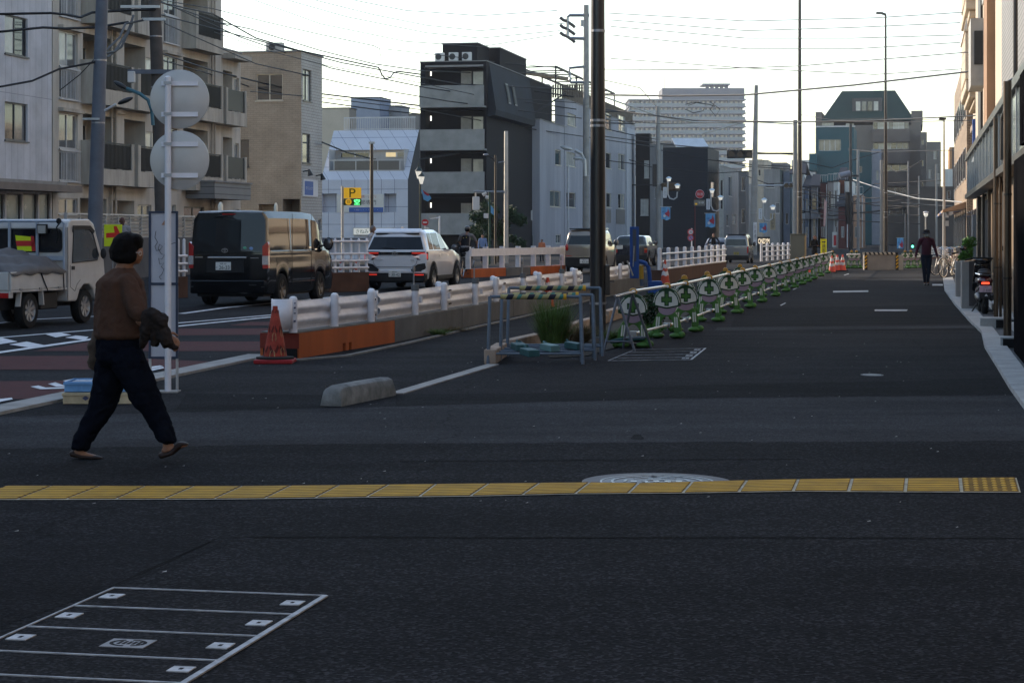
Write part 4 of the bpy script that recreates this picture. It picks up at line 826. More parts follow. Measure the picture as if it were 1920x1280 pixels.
# tower in the distance
def tower():
    Y=850; t=thing('tower_block','wide pale high rise with glass balconies on every floor','tower block',(X_(1180,Y),Y,0)); W=X_(1392,Y)-X_(1180,Y); zt=Z_(186,Y); n=19; fh=(zt)/21.5
    wallm=M('tower wall',(.08,.09,.115),.8,0,.1,.1); slab=M('tower slab edge',(.22,.245,.285),.8,0,.05); gl=M('tower balcony glass',(.13,.18,.21),.3,0,.1,.2)
    part(t,'wall',MB().box(0,W,1.6,30,0,zt),wallm)
    for k in range(11):
        z=zt-k*12.7*Y/F
        f=part(t,'floor_slab',MB().box(-.5,W+1.6,-.2,30,z-.45,z),slab); part(f,'balustrade',MB().box(-.5,W+1.2,-.15,-.05,z+.02,z+1.15),gl) if k else None
        if k: 
            mb=MB(); 
            for j in range(24): x=1+j*(W/24); mb.box(x,x+1.2,1.5,1.58,z+.1,z+2.0)
            part(f,'windows',mb,GLASS('dark')); mb=MB()
            for j in range(9): x=j*W/8; part(f,'fin',MB().box(x-.12,x+.12,-.1,1.6,z+.02,z+2.4),slab)
    part(t,'plant_storey',MB().box(X_(1243,Y)-X_(1180,Y),W+1.4,4,26,zt+.02,Z_(164,Y)),M('tower top grey',(.13,.14,.17),.7,0,.1)); x=lambda p:X_(p,Y)-X_(1180,Y)
    r=part(t,'roof_canopy',MB().box(x(1319),x(1372),5,20,Z_(157.5,Y),Z_(155,Y)),slab); mb=MB()
    for p in(1326,1335,1344,1353,1362): part(t,'canopy_post',MB().box(x(p),x(p)+1.4,6,8,Z_(164,Y),Z_(157.6,Y)),wallm)
    part(t,'antenna',MB().cyl((x(1249),8,Z_(164,Y)),(x(1249),8,Z_(138,Y)),.15,n=6),GRD)
tower()
# ---------------- right hand buildings ----------------
def uf(px,v=1.55): return u_of(px,v)
CR=M('cream painted wall',(.50,.43,.34),.8,0,.12,.8,bump=.15,bs=30); OR=M('orange brown pilaster',(.33,.20,.12),.7,0,.15,1); GT=M('grey wall tile',(.26,.255,.25),.55,0,.15,1,kind='brick',sc2=(.25,.08,.012),col2=(.12,.12,.12)); BT=M('buff brick tile',(.34,.26,.19),.6,0,.2,2,kind='brick',sc2=(.22,.07,.012),col2=(.12,.09,.07))
SMK=M('smoked glass',(.05,.052,.055),.06,0,.2,.5,spec=.9); BRZ=M('brushed bronze column',(.10,.075,.055),.32,.7,.2,2); GRN=M('polished dark granite',(.008,.008,.009),1,0,.5,30,spec=0,det=5)
def right_shop():
    v=1.62; u0,u1=24.5,58; t=thing('street_building','tall right hand building with glazed ground floor, bronze columns and warm lit upper wall','building',SW(v,u0),-TH); H2=17
    L=u1-u0; a=lambda px:uf(px,v)-u0
    part(t,'upper_wall',MB().box(.0,9,0,L,3.7,H2),CR)
    # upper facade strips in front of the wall; street side is local -x
    def strip(x0,x1,z0,z1,d,mat,name): 
        y0,y1=sorted((a(x0),a(x1))); return part(t,name,MB().box(-d,-.003,max(y0,0),y1,z0,z1),mat)
    strip(1838,1843,3.8,H2,.06,M('shadow gap panel',(.05,.045,.045),.5),'panel')
    w=strip(1844,1850,7.2,H2,.04,M('frame aluminium'),'window'); y0,y1=sorted((a(1844),a(1850))); part(w,'pane',MB().box(-.06,-.045,y0+.08,y1-.08,7.3,H2-.2),GLASS('pale'))
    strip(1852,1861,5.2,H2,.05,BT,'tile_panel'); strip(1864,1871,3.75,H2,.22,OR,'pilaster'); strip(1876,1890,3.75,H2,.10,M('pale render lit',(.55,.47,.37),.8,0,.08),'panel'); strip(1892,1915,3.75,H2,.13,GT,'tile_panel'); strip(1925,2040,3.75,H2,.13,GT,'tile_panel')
    ac=part(t,'wall_duct',MB().box(-.38,-.06,a(1851),a(1845.5),5.0,6.6),M('ac cream')); part(ac,'louvre',MB().box(-.3,-.1,a(1851)-.02,a(1851)-.005,5.5,6.3),M('ac fan dark'))
    # storey slab and glass
    part(t,'slab_edge',MB().box(-.3,.0,0,L,3.55,3.69),M('bronze trim',(.04,.035,.03),.4,.5,.1))
    g=part(t,'glass_band',MB().box(-.24,-.2,0,L,2.62,3.54),M('grey green glass',(.13,.155,.165),.08,0,.3,.6,spec=.9)); 
    for k in range(16): y=L*k/16; part(g,'mullion',MB().box(-.27,-.245,y,y+.04,2.6,3.55),M('frame aluminium'))
    part(t,'lower_slab_edge',MB().box(-.3,.0,0,L,2.48,2.6),M('bronze trim'))
    # ground floor glazing, tan blinds coloured to carry the reflection in the glass
    part(t,'shop_wall',MB().box(.02,.3,3.5,L,.12,2.48),M('tan blind and reflection',(.27,.19,.12),.35,0,.2,1,kind='board',sc2=(1.2,.9,.02),col2=(.45,.4,.33)))
    part(t,'back_wall',MB().box(.3,9,0,L,0,3.5),M('shadow gap panel'))
    part(t,'plinth',MB().box(-.18,.3,2.0,L,0,.12),KL)
    for k,y in enumerate((5.2,6.4,9.0,12,15,18,21,25,29)): f=part(t,'glazing_bar',MB().box(-.08,.015,y,y+(.1 if k else .16),.13,2.47),M('bronze trim'))
    for y in(3.9,): part(t,'window_bay',MB().box(-.05,.015,y,y+1.1,.13,2.47),SMK)
    part(t,'granite_pier',MB().box(-.42,.3,-6,1.55,0,2.42),GRN); part(t,'granite_pier_upper',MB().box(-.35,.3,-6,1.5,2.61,3.5),M('black canopy',(.006,.006,.007),1,spec=0))
    part(t,'door_recess',MB().box(-.02,.015,14,17,.13,2.3),C_DARK); part(t,'door_recess',MB().box(-.02,.015,22,27,.13,2.3),C_DARK)
    for k in range(6): y=8+k*4.2; part(t,'blind_reflection_panel',MB().box(-.015,.018,y,y+1.0,.14,2.4),M('warm blind and reflection',(.36,.26,.17),.3,0,.2,1))
    return t
right_shop()
def column(px,py,w,ztop,label,v=None):
    g=G(px,py); r=w*g.y/F/2; t=thing('downpipe_column',label,'column',g,-TH,'bronze columns before the right hand glazing'); part(t,'shaft',MB().cyl((0,0,.05),(0,0,ztop),r,n=20),BRZ,smooth=True); part(t,'foot',MB().box(-r-.03,r+.03,-.1,.1,0,.05),M('granite foot',(.02,.02,.02),.4))
    for z in(.9,2.0): part(t,'clamp',MB().cyl((0,0,z),(0,0,z+.03),r*1.12,n=16),M('bronze trim')) if z<ztop else None
column(1889,652,15,3.5,'bronze column nearest the granite pier on the right'); column(1867.5,601,9,3.5,'slim bronze column just right of the parked scooter'); column(1862,585,5,3.5,'thinner steel column directly behind the scooter handlebar') if False else None
column(1876,600,5,3.4,'thin dark steel column between the two bronze columns')
# rainwater pipe
t=thing('rainwater_pipe','dark cranked rainwater pipe on the right building corner','pipe',SW(1.3,31.5,3.3),-TH); o=t.location
def loc_(p): return Matrix.Rotation(TH,4,'Z')@(p-o)
path=[P(1905,-60,31),P(1905,146,31),P(1895,152,31),P(1894,190,31),P(1886,208,31),P(1881,222,31.5),P(1880,300,31.5)]
part(t,'pipe',MB().tube([loc_(p) for p in path],.045,10),M('pipe dark metal',(.035,.032,.032),.35,.4,.15),smooth=True); part(t,'elbow_collar',MB().cyl(loc_(P(1895,166,31)),loc_(P(1895,172,31)),.055,n=10),M('bronze trim'))
t=thing('wall_lantern','black shaded wall lantern sticking out from the far end of the right building','lantern',P(1826,300,50)); part(t,'bracket',MB().cyl((0,0,.05),(.22,0,.2),.02),M('black metal')); part(t,'shade',MB().prism([(-.02,0,-.05),(.03,0,.12),(.17,0,.2),(.2,0,.02),(.12,0,.06)],(0,.18,0)),M('black metal'))
t=thing('kerbside_block','low stone step with a black vent beside the bronze columns','step',G(1838,617),-TH)
part(t,'block',MB().box(0,.55,0,.35,0,.18),KL,bevel=.01); part(t,'vent',MB().box(.24,.52,-.006,-.003,.02,.15),DK)
t=thing('kerbside_block','nearer low stone step under the nearest bronze column','step',G(1876,655),-TH)
part(t,'block',MB().box(0,.5,0,.35,0,.16),KL,bevel=.01); part(t,'vent',MB().box(.03,.36,-.006,-.003,.02,.14),DK)
# cream building with balconies further on
def cream():
    t=thing('apartment_building','cream apartment building with solid curved balconies seen end on','building',SW(2.35,62),-TH)
    part(t,'wall',MB().box(0,9,0,26,0,17),CR)
    # stacked balconies
    for k,zb in enumerate((6.07,8.87,11.67,14.47)):
        b=part(t,'balcony',MB().box(-.75,-.003,8,14,zb+.72,zb+2.35).box(-.72,-.003,8.2,16,zb+.34,zb+.72).box(-.6,-.003,8.5,16,zb+.13,zb+.34).box(-.42,-.003,9,16,zb,zb+.13),CR,bevel=.05)
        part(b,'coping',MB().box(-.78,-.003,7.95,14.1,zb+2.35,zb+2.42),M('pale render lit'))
    for f in range(5):
        for k in range(5):
            y=9+k*3.3; z=.4+f*2.8 if f else .4
            w_=part(t,'window',MB().box(-.3 if f==0 else -.05,-.003,y,y+1.7,z+.6,z+2.0),M('frame dark bronze')); part(w_,'pane',MB().box(-.32 if f==0 else -.07,-.305 if f==0 else -.055,y+.06,y+1.64,z+.66,z+1.94),GLASS('dark'))
        part(t,'belt_course',MB().box(-.12,-.003,14.2,26,3.0+f*2.8,3.25+f*2.8),BT)
    mb=MB(); zb=8.5
    for k in range(6): mb.box(-.7,-.67,8+k*1.0,8.03+k,8.5,8.85)
    mb.box(-.7,-.67,8,13.05,8.85,8.88); part(t,'roof_rail',mb,M('railing dark'))
    part(t,'lower_storey',MB().box(-.35,-.003,-3.5,8,0,5.6),M('pale pink tile',(.36,.30,.27),.7,0,.12,1,kind='tile',sc2=(.9,.6,.01)))
    part(t,'shop_sign',MB().box(-.6,-.36,4,4.4,3.4,5.2),M('sign blue')); part(t,'camera',MB().box(-.55,-.36,2,2.3,3.0,3.15),M('black metal'))
    part(t,'stone_wall',MB().box(-.8,-.36,-3.4,-2.4,0,2.05),M('grey block wall',(.27,.27,.27),.85,0,.15,2,kind='brick',sc2=(.5,.55,.012)))
cream()
def street_details():
    t=thing('apartment_building','brown tiled lower block with shop fronts facing the road beyond the cream balconies','building',SW(2.1,88.5),-TH)
    part(t,'wall',MB().box(0,9,0,30,0,9.5),BT)
    for k in range(6):
        y=1+k*4.8; w_=part(t,'shop_window',MB().box(-.05,-.003,y,y+3.4,.4,2.4),M('frame dark bronze')); part(w_,'pane',MB().box(-.07,-.055,y+.1,y+3.3,.5,2.3),GLASS('mid')); part(t,'awning',MB().prism([(-.003,y-.1,2.9),(-1.0,y-.1,2.55),(-1.0,y-.1,2.45),(-.003,y-.1,2.6)],(0,3.6,0)),(OR,CR,M('sign blue'))[k%3])
        for z in(3.9,6.6): w_=part(t,'window',MB().box(-.05,-.003,y+.5,y+2.6,z,z+1.4),M('frame aluminium')); part(w_,'pane',MB().box(-.07,-.055,y+.56,y+2.54,z+.06,z+1.34),GLASS('dark'))
street_details()
# unseen continuation behind and beside the camera on the right
for (u0,u1,z,lab) in((119,135,9,'beige block far along the right row hidden by nearer walls'),(2,17,12,'brown tiled block on the right outside the picture'),(-30,1,12,'cream block on the right behind the camera')):
    b=thing('office_building',lab,'building',SW(5.5 if u0<20 else 3.2,u0),-TH); part(b,'wall',MB().box(0,9,0,u1-u0,0,z),BT if u0==2 else CR)
    for k in range(3):
        for j in range(4):
            y=1+j*(u1-u0-2)/4; f=part(b,'window',MB().box(-.04,-.003,y,y+1.8,1.2+k*3,2.6+k*3),M('frame aluminium')); part(f,'pane',MB().box(-.06,-.045,y+.06,y+1.74,1.26+k*3,2.54+k*3),GLASS('dark'))
# planters, plant
STN=M('planter stone',(.30,.28,.26),.8,0,.15,3,bump=.2)
for (px,py,w,d,h,lab) in((1803,583,.20,.9,.98,'tall stone planter holding a green shrub, behind the scooter'),(1792,560,.16,.8,.86,'low stone planter behind the one with the shrub')):
    g=G(px,py); t=thing('planter',lab,'planter',g,-TH); part(t,'box',MB().box(0,w,0,d,0,h),STN,bevel=.012); part(t,'front_panel',MB().box(.14,w+.16,-.02,-.003,.1,h-.02),M('planter dark panel',(.07,.06,.058),.8)) ; part(t,'body',MB().box(w+.003,w+.3,0.0,d,0,h-.01),STN)
def leafball(parent,name,c,r,n,size,mat,seed=1,flat=1):
    rnd=random.Random(seed); mb=MB()
    for i in range(n):
        while True:
            p=Vector((rnd.uniform(-1,1),rnd.uniform(-1,1),rnd.uniform(-1,1)))
            if p.length<1: break
        p=Vector((p.x*r[0],p.y*r[1],p.z*r[2]))+Vector(c); s=size*rnd.uniform(.6,1.4)
        a=Vector((rnd.gauss(0,1),rnd.gauss(0,1),rnd.gauss(0,.7))).normalized(); b=a.cross(Vector((rnd.gauss(0,1),rnd.gauss(0,1),rnd.gauss(0,1)))).normalized()
        mb.add([p-a*s,p+b*s*.45,p+a*s,p-b*s*.45],[(0,1,2,3)])
    return part(parent,name,mb,mat)
LEAF=M('leaf bright',(.07,.17,.03),.6,0,.4,9); LEAFD=M('leaf dark',(.022,.05,.018),.6,0,.5,5)
g=G(1806,583); t=thing('shrub','bright green leafy shrub standing in the tall stone planter','shrub',g+Vector((.15,.3,.95)),-TH); leafball(t,'leaves',(0,0,.22),(.10,.15,.27),420,.045,LEAF,3); leafball(t,'side_leaves',(.04,.05,.38),(.15,.15,.12),150,.04,LEAF,5); leafball(t,'low_leaves',(-.06,.02,.08),(.11,.12,.10),110,.045,LEAF,6); part(t,'stem',MB().cyl((0,0,0),(0,0,.3),.015),M('stem brown',(.08,.05,.03)))

for (v0,u0,w_,dp,z,m,lab) in((-24,-75,26,12,17,'plain grey wall','unseen wide grey block added for reflections behind the camera'),(4,-82,24,12,14,'buff brick tile','unseen brick block added for reflections behind the camera on the right')):  # unseen blocks added behind the camera for the black van to reflect
    t=thing('office_building',lab,'building',SW(v0,u0),-TH); part(t,'wall',MB().box(0,w_,-dp,0,0,z),MC[m])
    for k in range(4):
        for j in range(6): x=1.5+j*(w_-2)/6; f=part(t,'window',MB().box(x,x+2,.003,.06,1.2+k*3.2,2.8+k*3.2),M('frame aluminium')); part(f,'pane',MB().box(x+.08,x+1.92,.062,.08,1.28+k*3.2,2.72+k*3.2),GLASS('dark'))
# ---------------- guard rail ----------------
RW=M('guard rail white',(.68,.67,.70),.38,0,.12,5,coat=.2); RG=M('grey rubber cap',(.12,.125,.13),.6); BOLT=M('bolt dark',(.04,.04,.045),.5,.5,0)
RUST=M('orange steel base',(.36,.085,.022),.6,.0,.28,1.6,streak=True); RUSTD=M('dark red steel',(.16,.03,.02),.7,0,.25,3); CONC=M('concrete base grey',(.115,.118,.12),.9,0,.25,1.5,bump=.3,bs=30); CONT=M('concrete base top',(.17,.165,.15),.9,0,.3,3)
GL=[Vector((-2.56,23.95,0)),Vector((-1.62,27.5,0)),Vector((2.5,48.7,0)),Vector((3.6,54.3,0)),Vector((5.2,62,0))]
def on_poly(px,L=GL):
    t=(px-960)/F
    for a,b in zip(L[:-1],L[1:]):
        d=b-a; den=d.x-t*d.y
        s=(t*a.y-a.x)/den
        if -.02<=s<=1.0 or b is L[-1] or (s<0 and a is L[0]): return a+d*s,d.normalized()
def offs(p,d,o): n=Vector((-d.y,d.x,0)); return p+n*o
def base_seg(a,b,name,label,mat,w=.5,h=.30,top=CONT,holes=()):
    d=b-a; L=d.length; rz=math.atan2(d.y,d.x); t=thing(name,label,'barrier block',a,rz)
    ops=[(x0,x1,0,.11,.12,False) for x0,x1 in holes]; mb=MB(); 
    body=MB(); 
    def pt(x,dd,z): return (x,dd,z)
    panel(body,'S',0,L,0,h,[(p,q,.0,.10,.10,True) for p,q in holes]); body.quad((0,0,h),(L,0,h),(L,w,h),(0,w,h)).quad((0,w,0),(L,w,0),(L,w,h),(0,w,h)).quad((L,0,0),(L,w,0),(L,w,h),(L,0,h))
    panel(body,'E',0,w,0,h,[]) if False else body.quad((0,0,0),(0,w,0),(0,w,h),(0,0,h))
    part(t,'body',body,mat); part(t,'top_slab',MB().box(.0,L,.015,w-.015,h+.003,h+.02),top)
    return t
b0=base_seg(GL[0],GL[1],'concrete_barrier','orange rusted steel barrier base at the near end of the guard rail',RUST,holes=((1.55,1.66),(1.78,1.89)))
part(b0,'end_plate',MB().box(-.012,-.003,.0,.5,.12,.30),RUSTD); part(b0,'end_opening',MB().box(-.012,-.003,.02,.46,.0,.118),DK); part(b0,'post_stub',MB().cyl((2.95,.06,.3),(2.95,.06,.42),.022),RUSTD)
dd=(GL[2]-GL[1]).normalized(); Lc=(GL[2]-GL[1]).length; n=5
nm=('nearest','second','third','fourth','farthest visible')
for k in range(n):
    a=GL[1]+dd*(Lc*k/n+.02); b=GL[1]+dd*(Lc*(k+1)/n-.01); base_seg(a,b,'concrete_barrier','%s grey concrete barrier block in the row after the orange steel base'%nm[k],CONC)['group']='grey concrete blocks under the guard rail'
a=GL[2]+dd*.03; base_seg(a,GL[3],'concrete_barrier','short grey concrete block beside the blue pump board',CONC,h=.34)
posts=[(560,0,0),(637,0,0),(705,0,0),(735,1,0),(787,0,1),(841,0,0),(857,1,0),(899,0,1),(937,0,0),(955,1,0),(988,0,1),(1018,0,0),(1032,1,0),(1060,0,1),(1084,0,0),(1098,1,0),(1143,0,0),(1168,0,0),(1187,0,0)]
desc=['nearest the orange end','above the middle of the orange base','above the end of the orange base','first of the pair behind the white SUV','with grey cap before the white SUV','right of the first grey capped post','second of a pair at the SUV right side','with grey cap left of the cyclist','just left of the metal trestle','second post behind the trestle left side','with grey cap behind the trestle bar','left half hidden behind the striped cone','right half hidden behind the striped cone','with grey cap right of the striped cone','left of the black lamp post','touching the black lamp post left edge','right of the black lamp post','second right of the black lamp post','beside the blue pump board']
for (px,st,cap),ds in zip(posts,desc):
    p,d=on_poly(px); p=offs(p,d,.07 if not st else .30); t=thing('guard_rail_post','white guard rail post '+ds,'guard rail post',p+Vector((0,0,.31)),math.atan2(d.y,d.x),'white guard rail posts'); r=.052
    part(t,'shaft',MB().cyl((0,0,0),(0,0,.40),r,n=18).lathe([(r,.40),(r*.8,.425),(r*.3,.437)],n=18),RW,smooth=True)
    if cap: part(t,'cap_band',MB().cyl((0,0,.36),(0,0,.45),r+.006,n=18),RG); part(t,'reflector_stem',MB().cyl((0,.02,.45),(0,.02,.62),.012),STL2); part(t,'reflector',MB().cyl((0,.01,.68),(0,.03,.68),.055,n=16),M('reflector grey',(.2,.2,.21),.4,.3))
    else: part(t,'bolt',MB().cyl((r,0,.22),(r+.02,0,.22),.014,n=8),BOLT)
PROF=[(.0,.0),(.0,.05),(.045,.09),(.045,.135),(.0,.175),(.0,.20),(.045,.24),(.045,.285),(.0,.325),(.0,.35)]
def beam(px0,px1,label,zb=.33,near=True):
    p,d=on_poly(px0); q,_=on_poly(px1); p=offs(p,d,.16); q=offs(q,_,.16); dd=(q-p); L=dd.length; rz=math.atan2(dd.y,dd.x); t=thing('guard_rail_beam',label,'guard rail',p+Vector((0,0,zb)),rz,'corrugated guard rail beams')
    pf=[(-y,z*1.0) for y,z in PROF]; mb=MB(); vs=[]; ths=.006
    for x in(0,L):
        for y,z in pf: vs.append((x,y,z))
        for y,z in pf[::-1]: vs.append((x,y+ths,z))
    k=2*len(pf); mb.add(vs,[(j,(j+1)%k,k+(j+1)%k,k+j) for j in range(k)]+[tuple(range(k))[::-1],tuple(range(k,2*k))]); part(t,'beam',mb,RW,smooth=True,ang=60)
    for x in(.5*L,.93*L): part(t,'bracket',MB().box(x-.05,x+.05,-.10,-.045,.15,.24),RW)
    mb=MB()
    for z in(.07,.18,.28):
        for x in(L-.12,L-.22): part(t,'bolt',MB().cyl((x,-.05,z),(x,-.07,z),.014,n=6),BOLT)
    return t
for (x0,x1,lb) in((556,722,'nearest corrugated white rail beam above the orange base'),(728,860,'second corrugated white rail beam before the white SUV'),(858,960,'third corrugated rail beam below the cyclist'),(958,1030,'fourth rail beam behind the metal trestle'),(1030,1102,'fifth rail beam ending at the black lamp post'),(1130,1190,'rail beam right of the black lamp post')): beam(x0,x1,lb)
# rounded end sheet
p,d=on_poly(556); t=thing('guard_rail_end','curved white end sheet of the guard rail beside the orange cone','guard rail end',offs(p,d,.16)+Vector((0,0,.36)),math.atan2(d.y,d.x)); mb=MB(); n=14; vs=[]
for i in range(n+1):
    a=PI*.5+PI*i/n*1.0
    for z in(0,.36): vs.append((.13*math.cos(a)*1.2-.05,.13*math.sin(a),z))
mb.add(vs,[(2*i,2*i+2,2*i+3,2*i+1) for i in range(n)]); o=part(t,'sheet',mb,RW,smooth=True); s=o.modifiers.new('s','SOLIDIFY'); s.thickness=.006
INKD=M('ink grey blue',(.05,.06,.12),.6,0,0)
for k,z in enumerate((.30,.24,.18,.08)): part(t,'ink_mark',MB().box(-.02-.006*k,.03,-.139,-.136,z,z+.022 if k%2 else z+.012),INKD)
for k,x in enumerate((730,855,953,1030,1097)):
    p,d=on_poly(x); t=thing('rail_joint_cover','white joint cover where rail beams meet, %s'%('before the SUV bumper','below the SUV rear wheel','left of the trestle','behind the striped cone','at the black lamp post')[k],'joint cover',offs(p,d,.24)+Vector((0,0,.36)),math.atan2(d.y,d.x)-.5,'white rail joint covers'); mb=MB(); vs=[]
    for i in range(11):
        a=PI*.9+PI*1.2*i/10
        for z in(0,.36): vs.append((.075*math.cos(a),.075*math.sin(a),z))
    mb.add(vs,[(2*i,2*i+2,2*i+3,2*i+1) for i in range(10)]); o=part(t,'sheet',mb,RW,smooth=True); s=o.modifiers.new('s','SOLIDIFY'); s.thickness=.006
# far guard rails with three or four bars
def barfence(name,label,pts,h,z0,bars,posts_px,mat=RW,basem=None,bh=.3,pr=.06,rect=False):
    """pts: two ground pixel points (base bottom)"""
    a,b=G(*pts[0]),G(*pts[1]); d=b-a; L=d.length; t=thing(name,label,'guard rail',a,math.atan2(d.y,d.x))
    if basem: part(t,'base',MB().box(0,L,0,.4,0,bh),basem)
    for i in range(posts_px+1): x=L*i/posts_px; part(t,'post',MB().cyl((x,.1,bh),(x,.1,h),pr,n=12).lathe([(pr,h),(pr*.5,h+.03)],(x,.1,0),12) if not rect else MB().box(x-pr,x+pr,.04,.2,bh,h),mat)
    for z in bars: part(t,'rail',MB().cyl((0,.2 if rect else .02,z),(L,.2 if rect else .02,z),.028,n=8) if not rect else MB().box(0,L,.0,.04,z-.13,z+.13),mat)
    return t
barfence('bar_fence','white round post fence with three bars on a brown base left of the grey van',((1243,533),(1362,512)),1.05,.3,(.45,.68,.9),9,basem=M('brown rusty base',(.075,.04,.028),.8,0,.3,2),bh=.42)
barfence('bar_fence','white round post fence beyond the grey van',((1432,503),(1482,497)),1.05,.3,(.5,.72,.95),5)
barfence('bar_fence','white four bar guard rail between black van and white SUV',((618,548),(692,546)),1.35,.3,(.62,.8,.98,1.3),5,basem=M('brown rusty base'),bh=.5,pr=.035)
barfence('bar_fence','white four bar guard rail showing left of the black van',((318,560),(352,558)),1.35,.3,(.62,.8,.98),3,basem=M('brown rusty base'),bh=.5,pr=.035)
t=barfence('plate_guard_rail','shiny white plate guard rail beyond the cyclist',((884,521),(1060,512)),1.05,.3,(.86,),6,basem=None,bh=.3,rect=True)
a=G(884,521); b=G(1060,512); d=b-a
for k,(s0,s1,m,l) in enumerate(((.0,.34,RUST,'left orange steel base under the plate guard rail'),(.345,.6,CONC,'grey concrete base between the two orange ones under the plate rail'),(.605,1,RUST,'right orange steel base under the plate guard rail'))):
    p=a+d*s0; t=thing('concrete_barrier',l,'barrier block',p,math.atan2(d.y,d.x)); part(t,'body',MB().box(0,d.length*(s1-s0),0,.4,0,.3),m)
# dark handrail behind
a=G(880,506); b=G(1060,500)
# ---------------- poles ----------------
def pole(name,label,cat,base,top,r0,r1,mat,n=14,group=None,bands=(),bandmat=None):
    base=Vector(base); t=thing(name,label,cat,base,0,group); tp=Vector(top)-base; part(t,'shaft',MB().cyl((0,0,0),tp,r0,r1,n),mat,smooth=True)
    for z in bands:
        p=tp*(z/tp.z); rr=r0+(r1-r0)*z/tp.z; part(t,'band',MB().cyl(p,p+Vector((0,0,.035)),rr+.006,n=n),bandmat or STL2)
    return t
CP=M('concrete pole',(.25,.245,.235),.85,0,.16,1.5,bump=.3,bs=30); CPD=M('dark weathered concrete pole',(.085,.075,.068),.9,0,.3,2,bump=.4,bs=25); SBL=M('blue grey painted pole',(.115,.13,.16),.6,0,.2,2); BLK=M('black painted steel',(.010,.010,.011),.32,0,.25,2,spec=.6); BRN=M('dark brown painted steel',(.028,.02,.016),.35,0,.2,2)
WPOST=M('white enamel post',(.66,.66,.70),.35,0,.08,4,coat=.3)
def vpole(name,label,cat,px,py_top,w0,w1,mat,Y=None,pyb=None,lean=0,**k):
    Y=Y or F*CH/(pyb-HY); b=(X_(px,Y),Y,0); return pole(name,label,cat,b,(X_(px+lean,Y),Y,Z_(py_top,Y)),w0/2*Y/F,w1/2*Y/F,mat,**k)
lamp=vpole('lamp_post','thick glossy black lamp post standing before the rail, top out of frame','lamp post',1121,-40,31,25,BLK,pyb=634,bands=(Z_(238,28.5),Z_(228,28.5),Z_(60,28.5),Z_(571,28.5)))
part(lamp,'control_box',MB().box(.10,.17,-.06,.06,.62,1.05),BLK,bevel=.01); part(lamp,'base_plate',MB().cyl((0,0,0),(0,0,.03),.22,n=20),CONC)
t=vpole('utility_pole','leaning blue grey painted utility pole before the beige block','utility pole',174,-20,30,22,SBL,Y=48,lean=18,bands=(Z_(232,48),Z_(115,48))); YP=48
part(t,'band_plate',MB().box(-.2,.2,-.22,-.18,Z_(226,48),Z_(222,48)),STL2)
t=vpole('utility_pole','dark weathered concrete utility pole behind the round signs','utility pole',309,-30,28,22,CPD,Y=56,lean=-20,bands=(Z_(70,56),Z_(165,56))); YQ=56
x0=0; part(t,'cross_arm',MB().box(-1.2,-.1,-.24,-.18,Z_(17,56),Z_(12,56)),M('frame aluminium')); part(t,'cross_arm',MB().box(-.6,.05,-.24,-.18,Z_(38,56)-.04,Z_(38,56)+.04),STL2); part(t,'lower_band',MB().box(-1.0,.35,-.26,-.2,Z_(140,56),Z_(132,56)),SBL)
part(t,'meter_box',MB().box(X_(244,56)-t.location.x,X_(257,56)-t.location.x,-.4,-.2,Z_(157,56),Z_(136,56)),M('ac white'),bevel=.02)
# teal armed street lamp
def armlamp(Y,pts,rad,mat,label,head,headr=(.32,.12,.07),group=None,hm=None):
    P0=P(*pts[0],Y); t=thing('street_lamp',label,'street lamp',P0,0,group); part(t,'arm',MB().tube([P(*q,Y)-P0 for q in pts],rad,8),mat,smooth=True)
    h=P(*head,Y)-P0; hd=MB().ell((0,0,0),headr,16,8); ang=math.atan2(-(head[1]-pts[-1][1]),head[0]-pts[-1][0]); hd.xf(Matrix.Translation(h)@Matrix.Rotation(-ang,4,'Y')); f=part(t,'head',hd,hm or M('lamp head dark',(.03,.032,.035),.4,.3,.1),smooth=True); return t
armlamp(55,[(287,235),(285,210),(278,188),(262,176),(237,166)],.05,M('teal arm',(.06,.15,.19),.5),'teal armed street lamp with black head on the dark utility pole',(226,160),(.22,.1,.07))
armlamp(47.5,[(196,208),(205,203),(218,196)],.035,M('frame aluminium'),'short armed grey street lamp on the blue grey utility pole',(235,189),(.2,.09,.06))
# tangle of cables
CAB=M('black cable',(.012,.012,.013),.6,0,0)
def wire(pts,Y0,Y1,r,label,group='overhead wires',sag=0,mat=None,wob=0):
    """px polyline, depth interpolated, optional sag in px for 2-point wires"""
    if len(pts)==2 and sag:
        (a,b),(c,d)=pts; N=18; pts=[(a+(c-a)*i/N,b+(d-b)*i/N+sag*4*(i/N)*(1-i/N)) for i in range(N+1)]
    n=len(pts)-1; W=[P(x,y,Y0+(Y1-Y0)*i/n) for i,(x,y) in enumerate(pts)]; o=W[0].copy(); mb=MB().tube([w-o for w in W],[r*.95*(Y0+(Y1-Y0)*i/n)/F for i in range(n+1)],5); ob=part(None,'overhead_wire',mb,mat or CAB,smooth=True); ob.location=o; tag(ob,label,'cable',group)
WL=[([(183,103),(215,97),(240,60),(250,30)],48,56,2.6,'thick twisted cable between the two leaning utility poles'),([(183,110),(225,70),(235,45),(270,38)],48,56,2.2,'second twisted cable between the leaning utility poles'),
([(182,95),(200,108),(228,88),(248,45)],48,56,2.4,'looped cable bundle right of the blue grey pole'),
([(0,27),(95,25),(125,28),(150,33),(172,24),(235,20),(300,18)],50,56,2.6,'upper cable with hooks crossing the left facade'),([(0,60),(80,52),(120,54),(180,52),(240,42)],50,56,2.6,'middle cable crossing the left facade'),
([(0,163),(60,152),(110,130),(183,116)],44,48,2.2,'rising lower cable at the far left'),([(112,170),(150,140),(183,105)],48,48,1,'thin stay wire left of the blue grey pole'),
([(300,5),(340,18),(430,50)],56,80,1.2,'short thin wire beside the dark pole')]
for w_ in WL: wire(*w_,mat=M('black cable'))
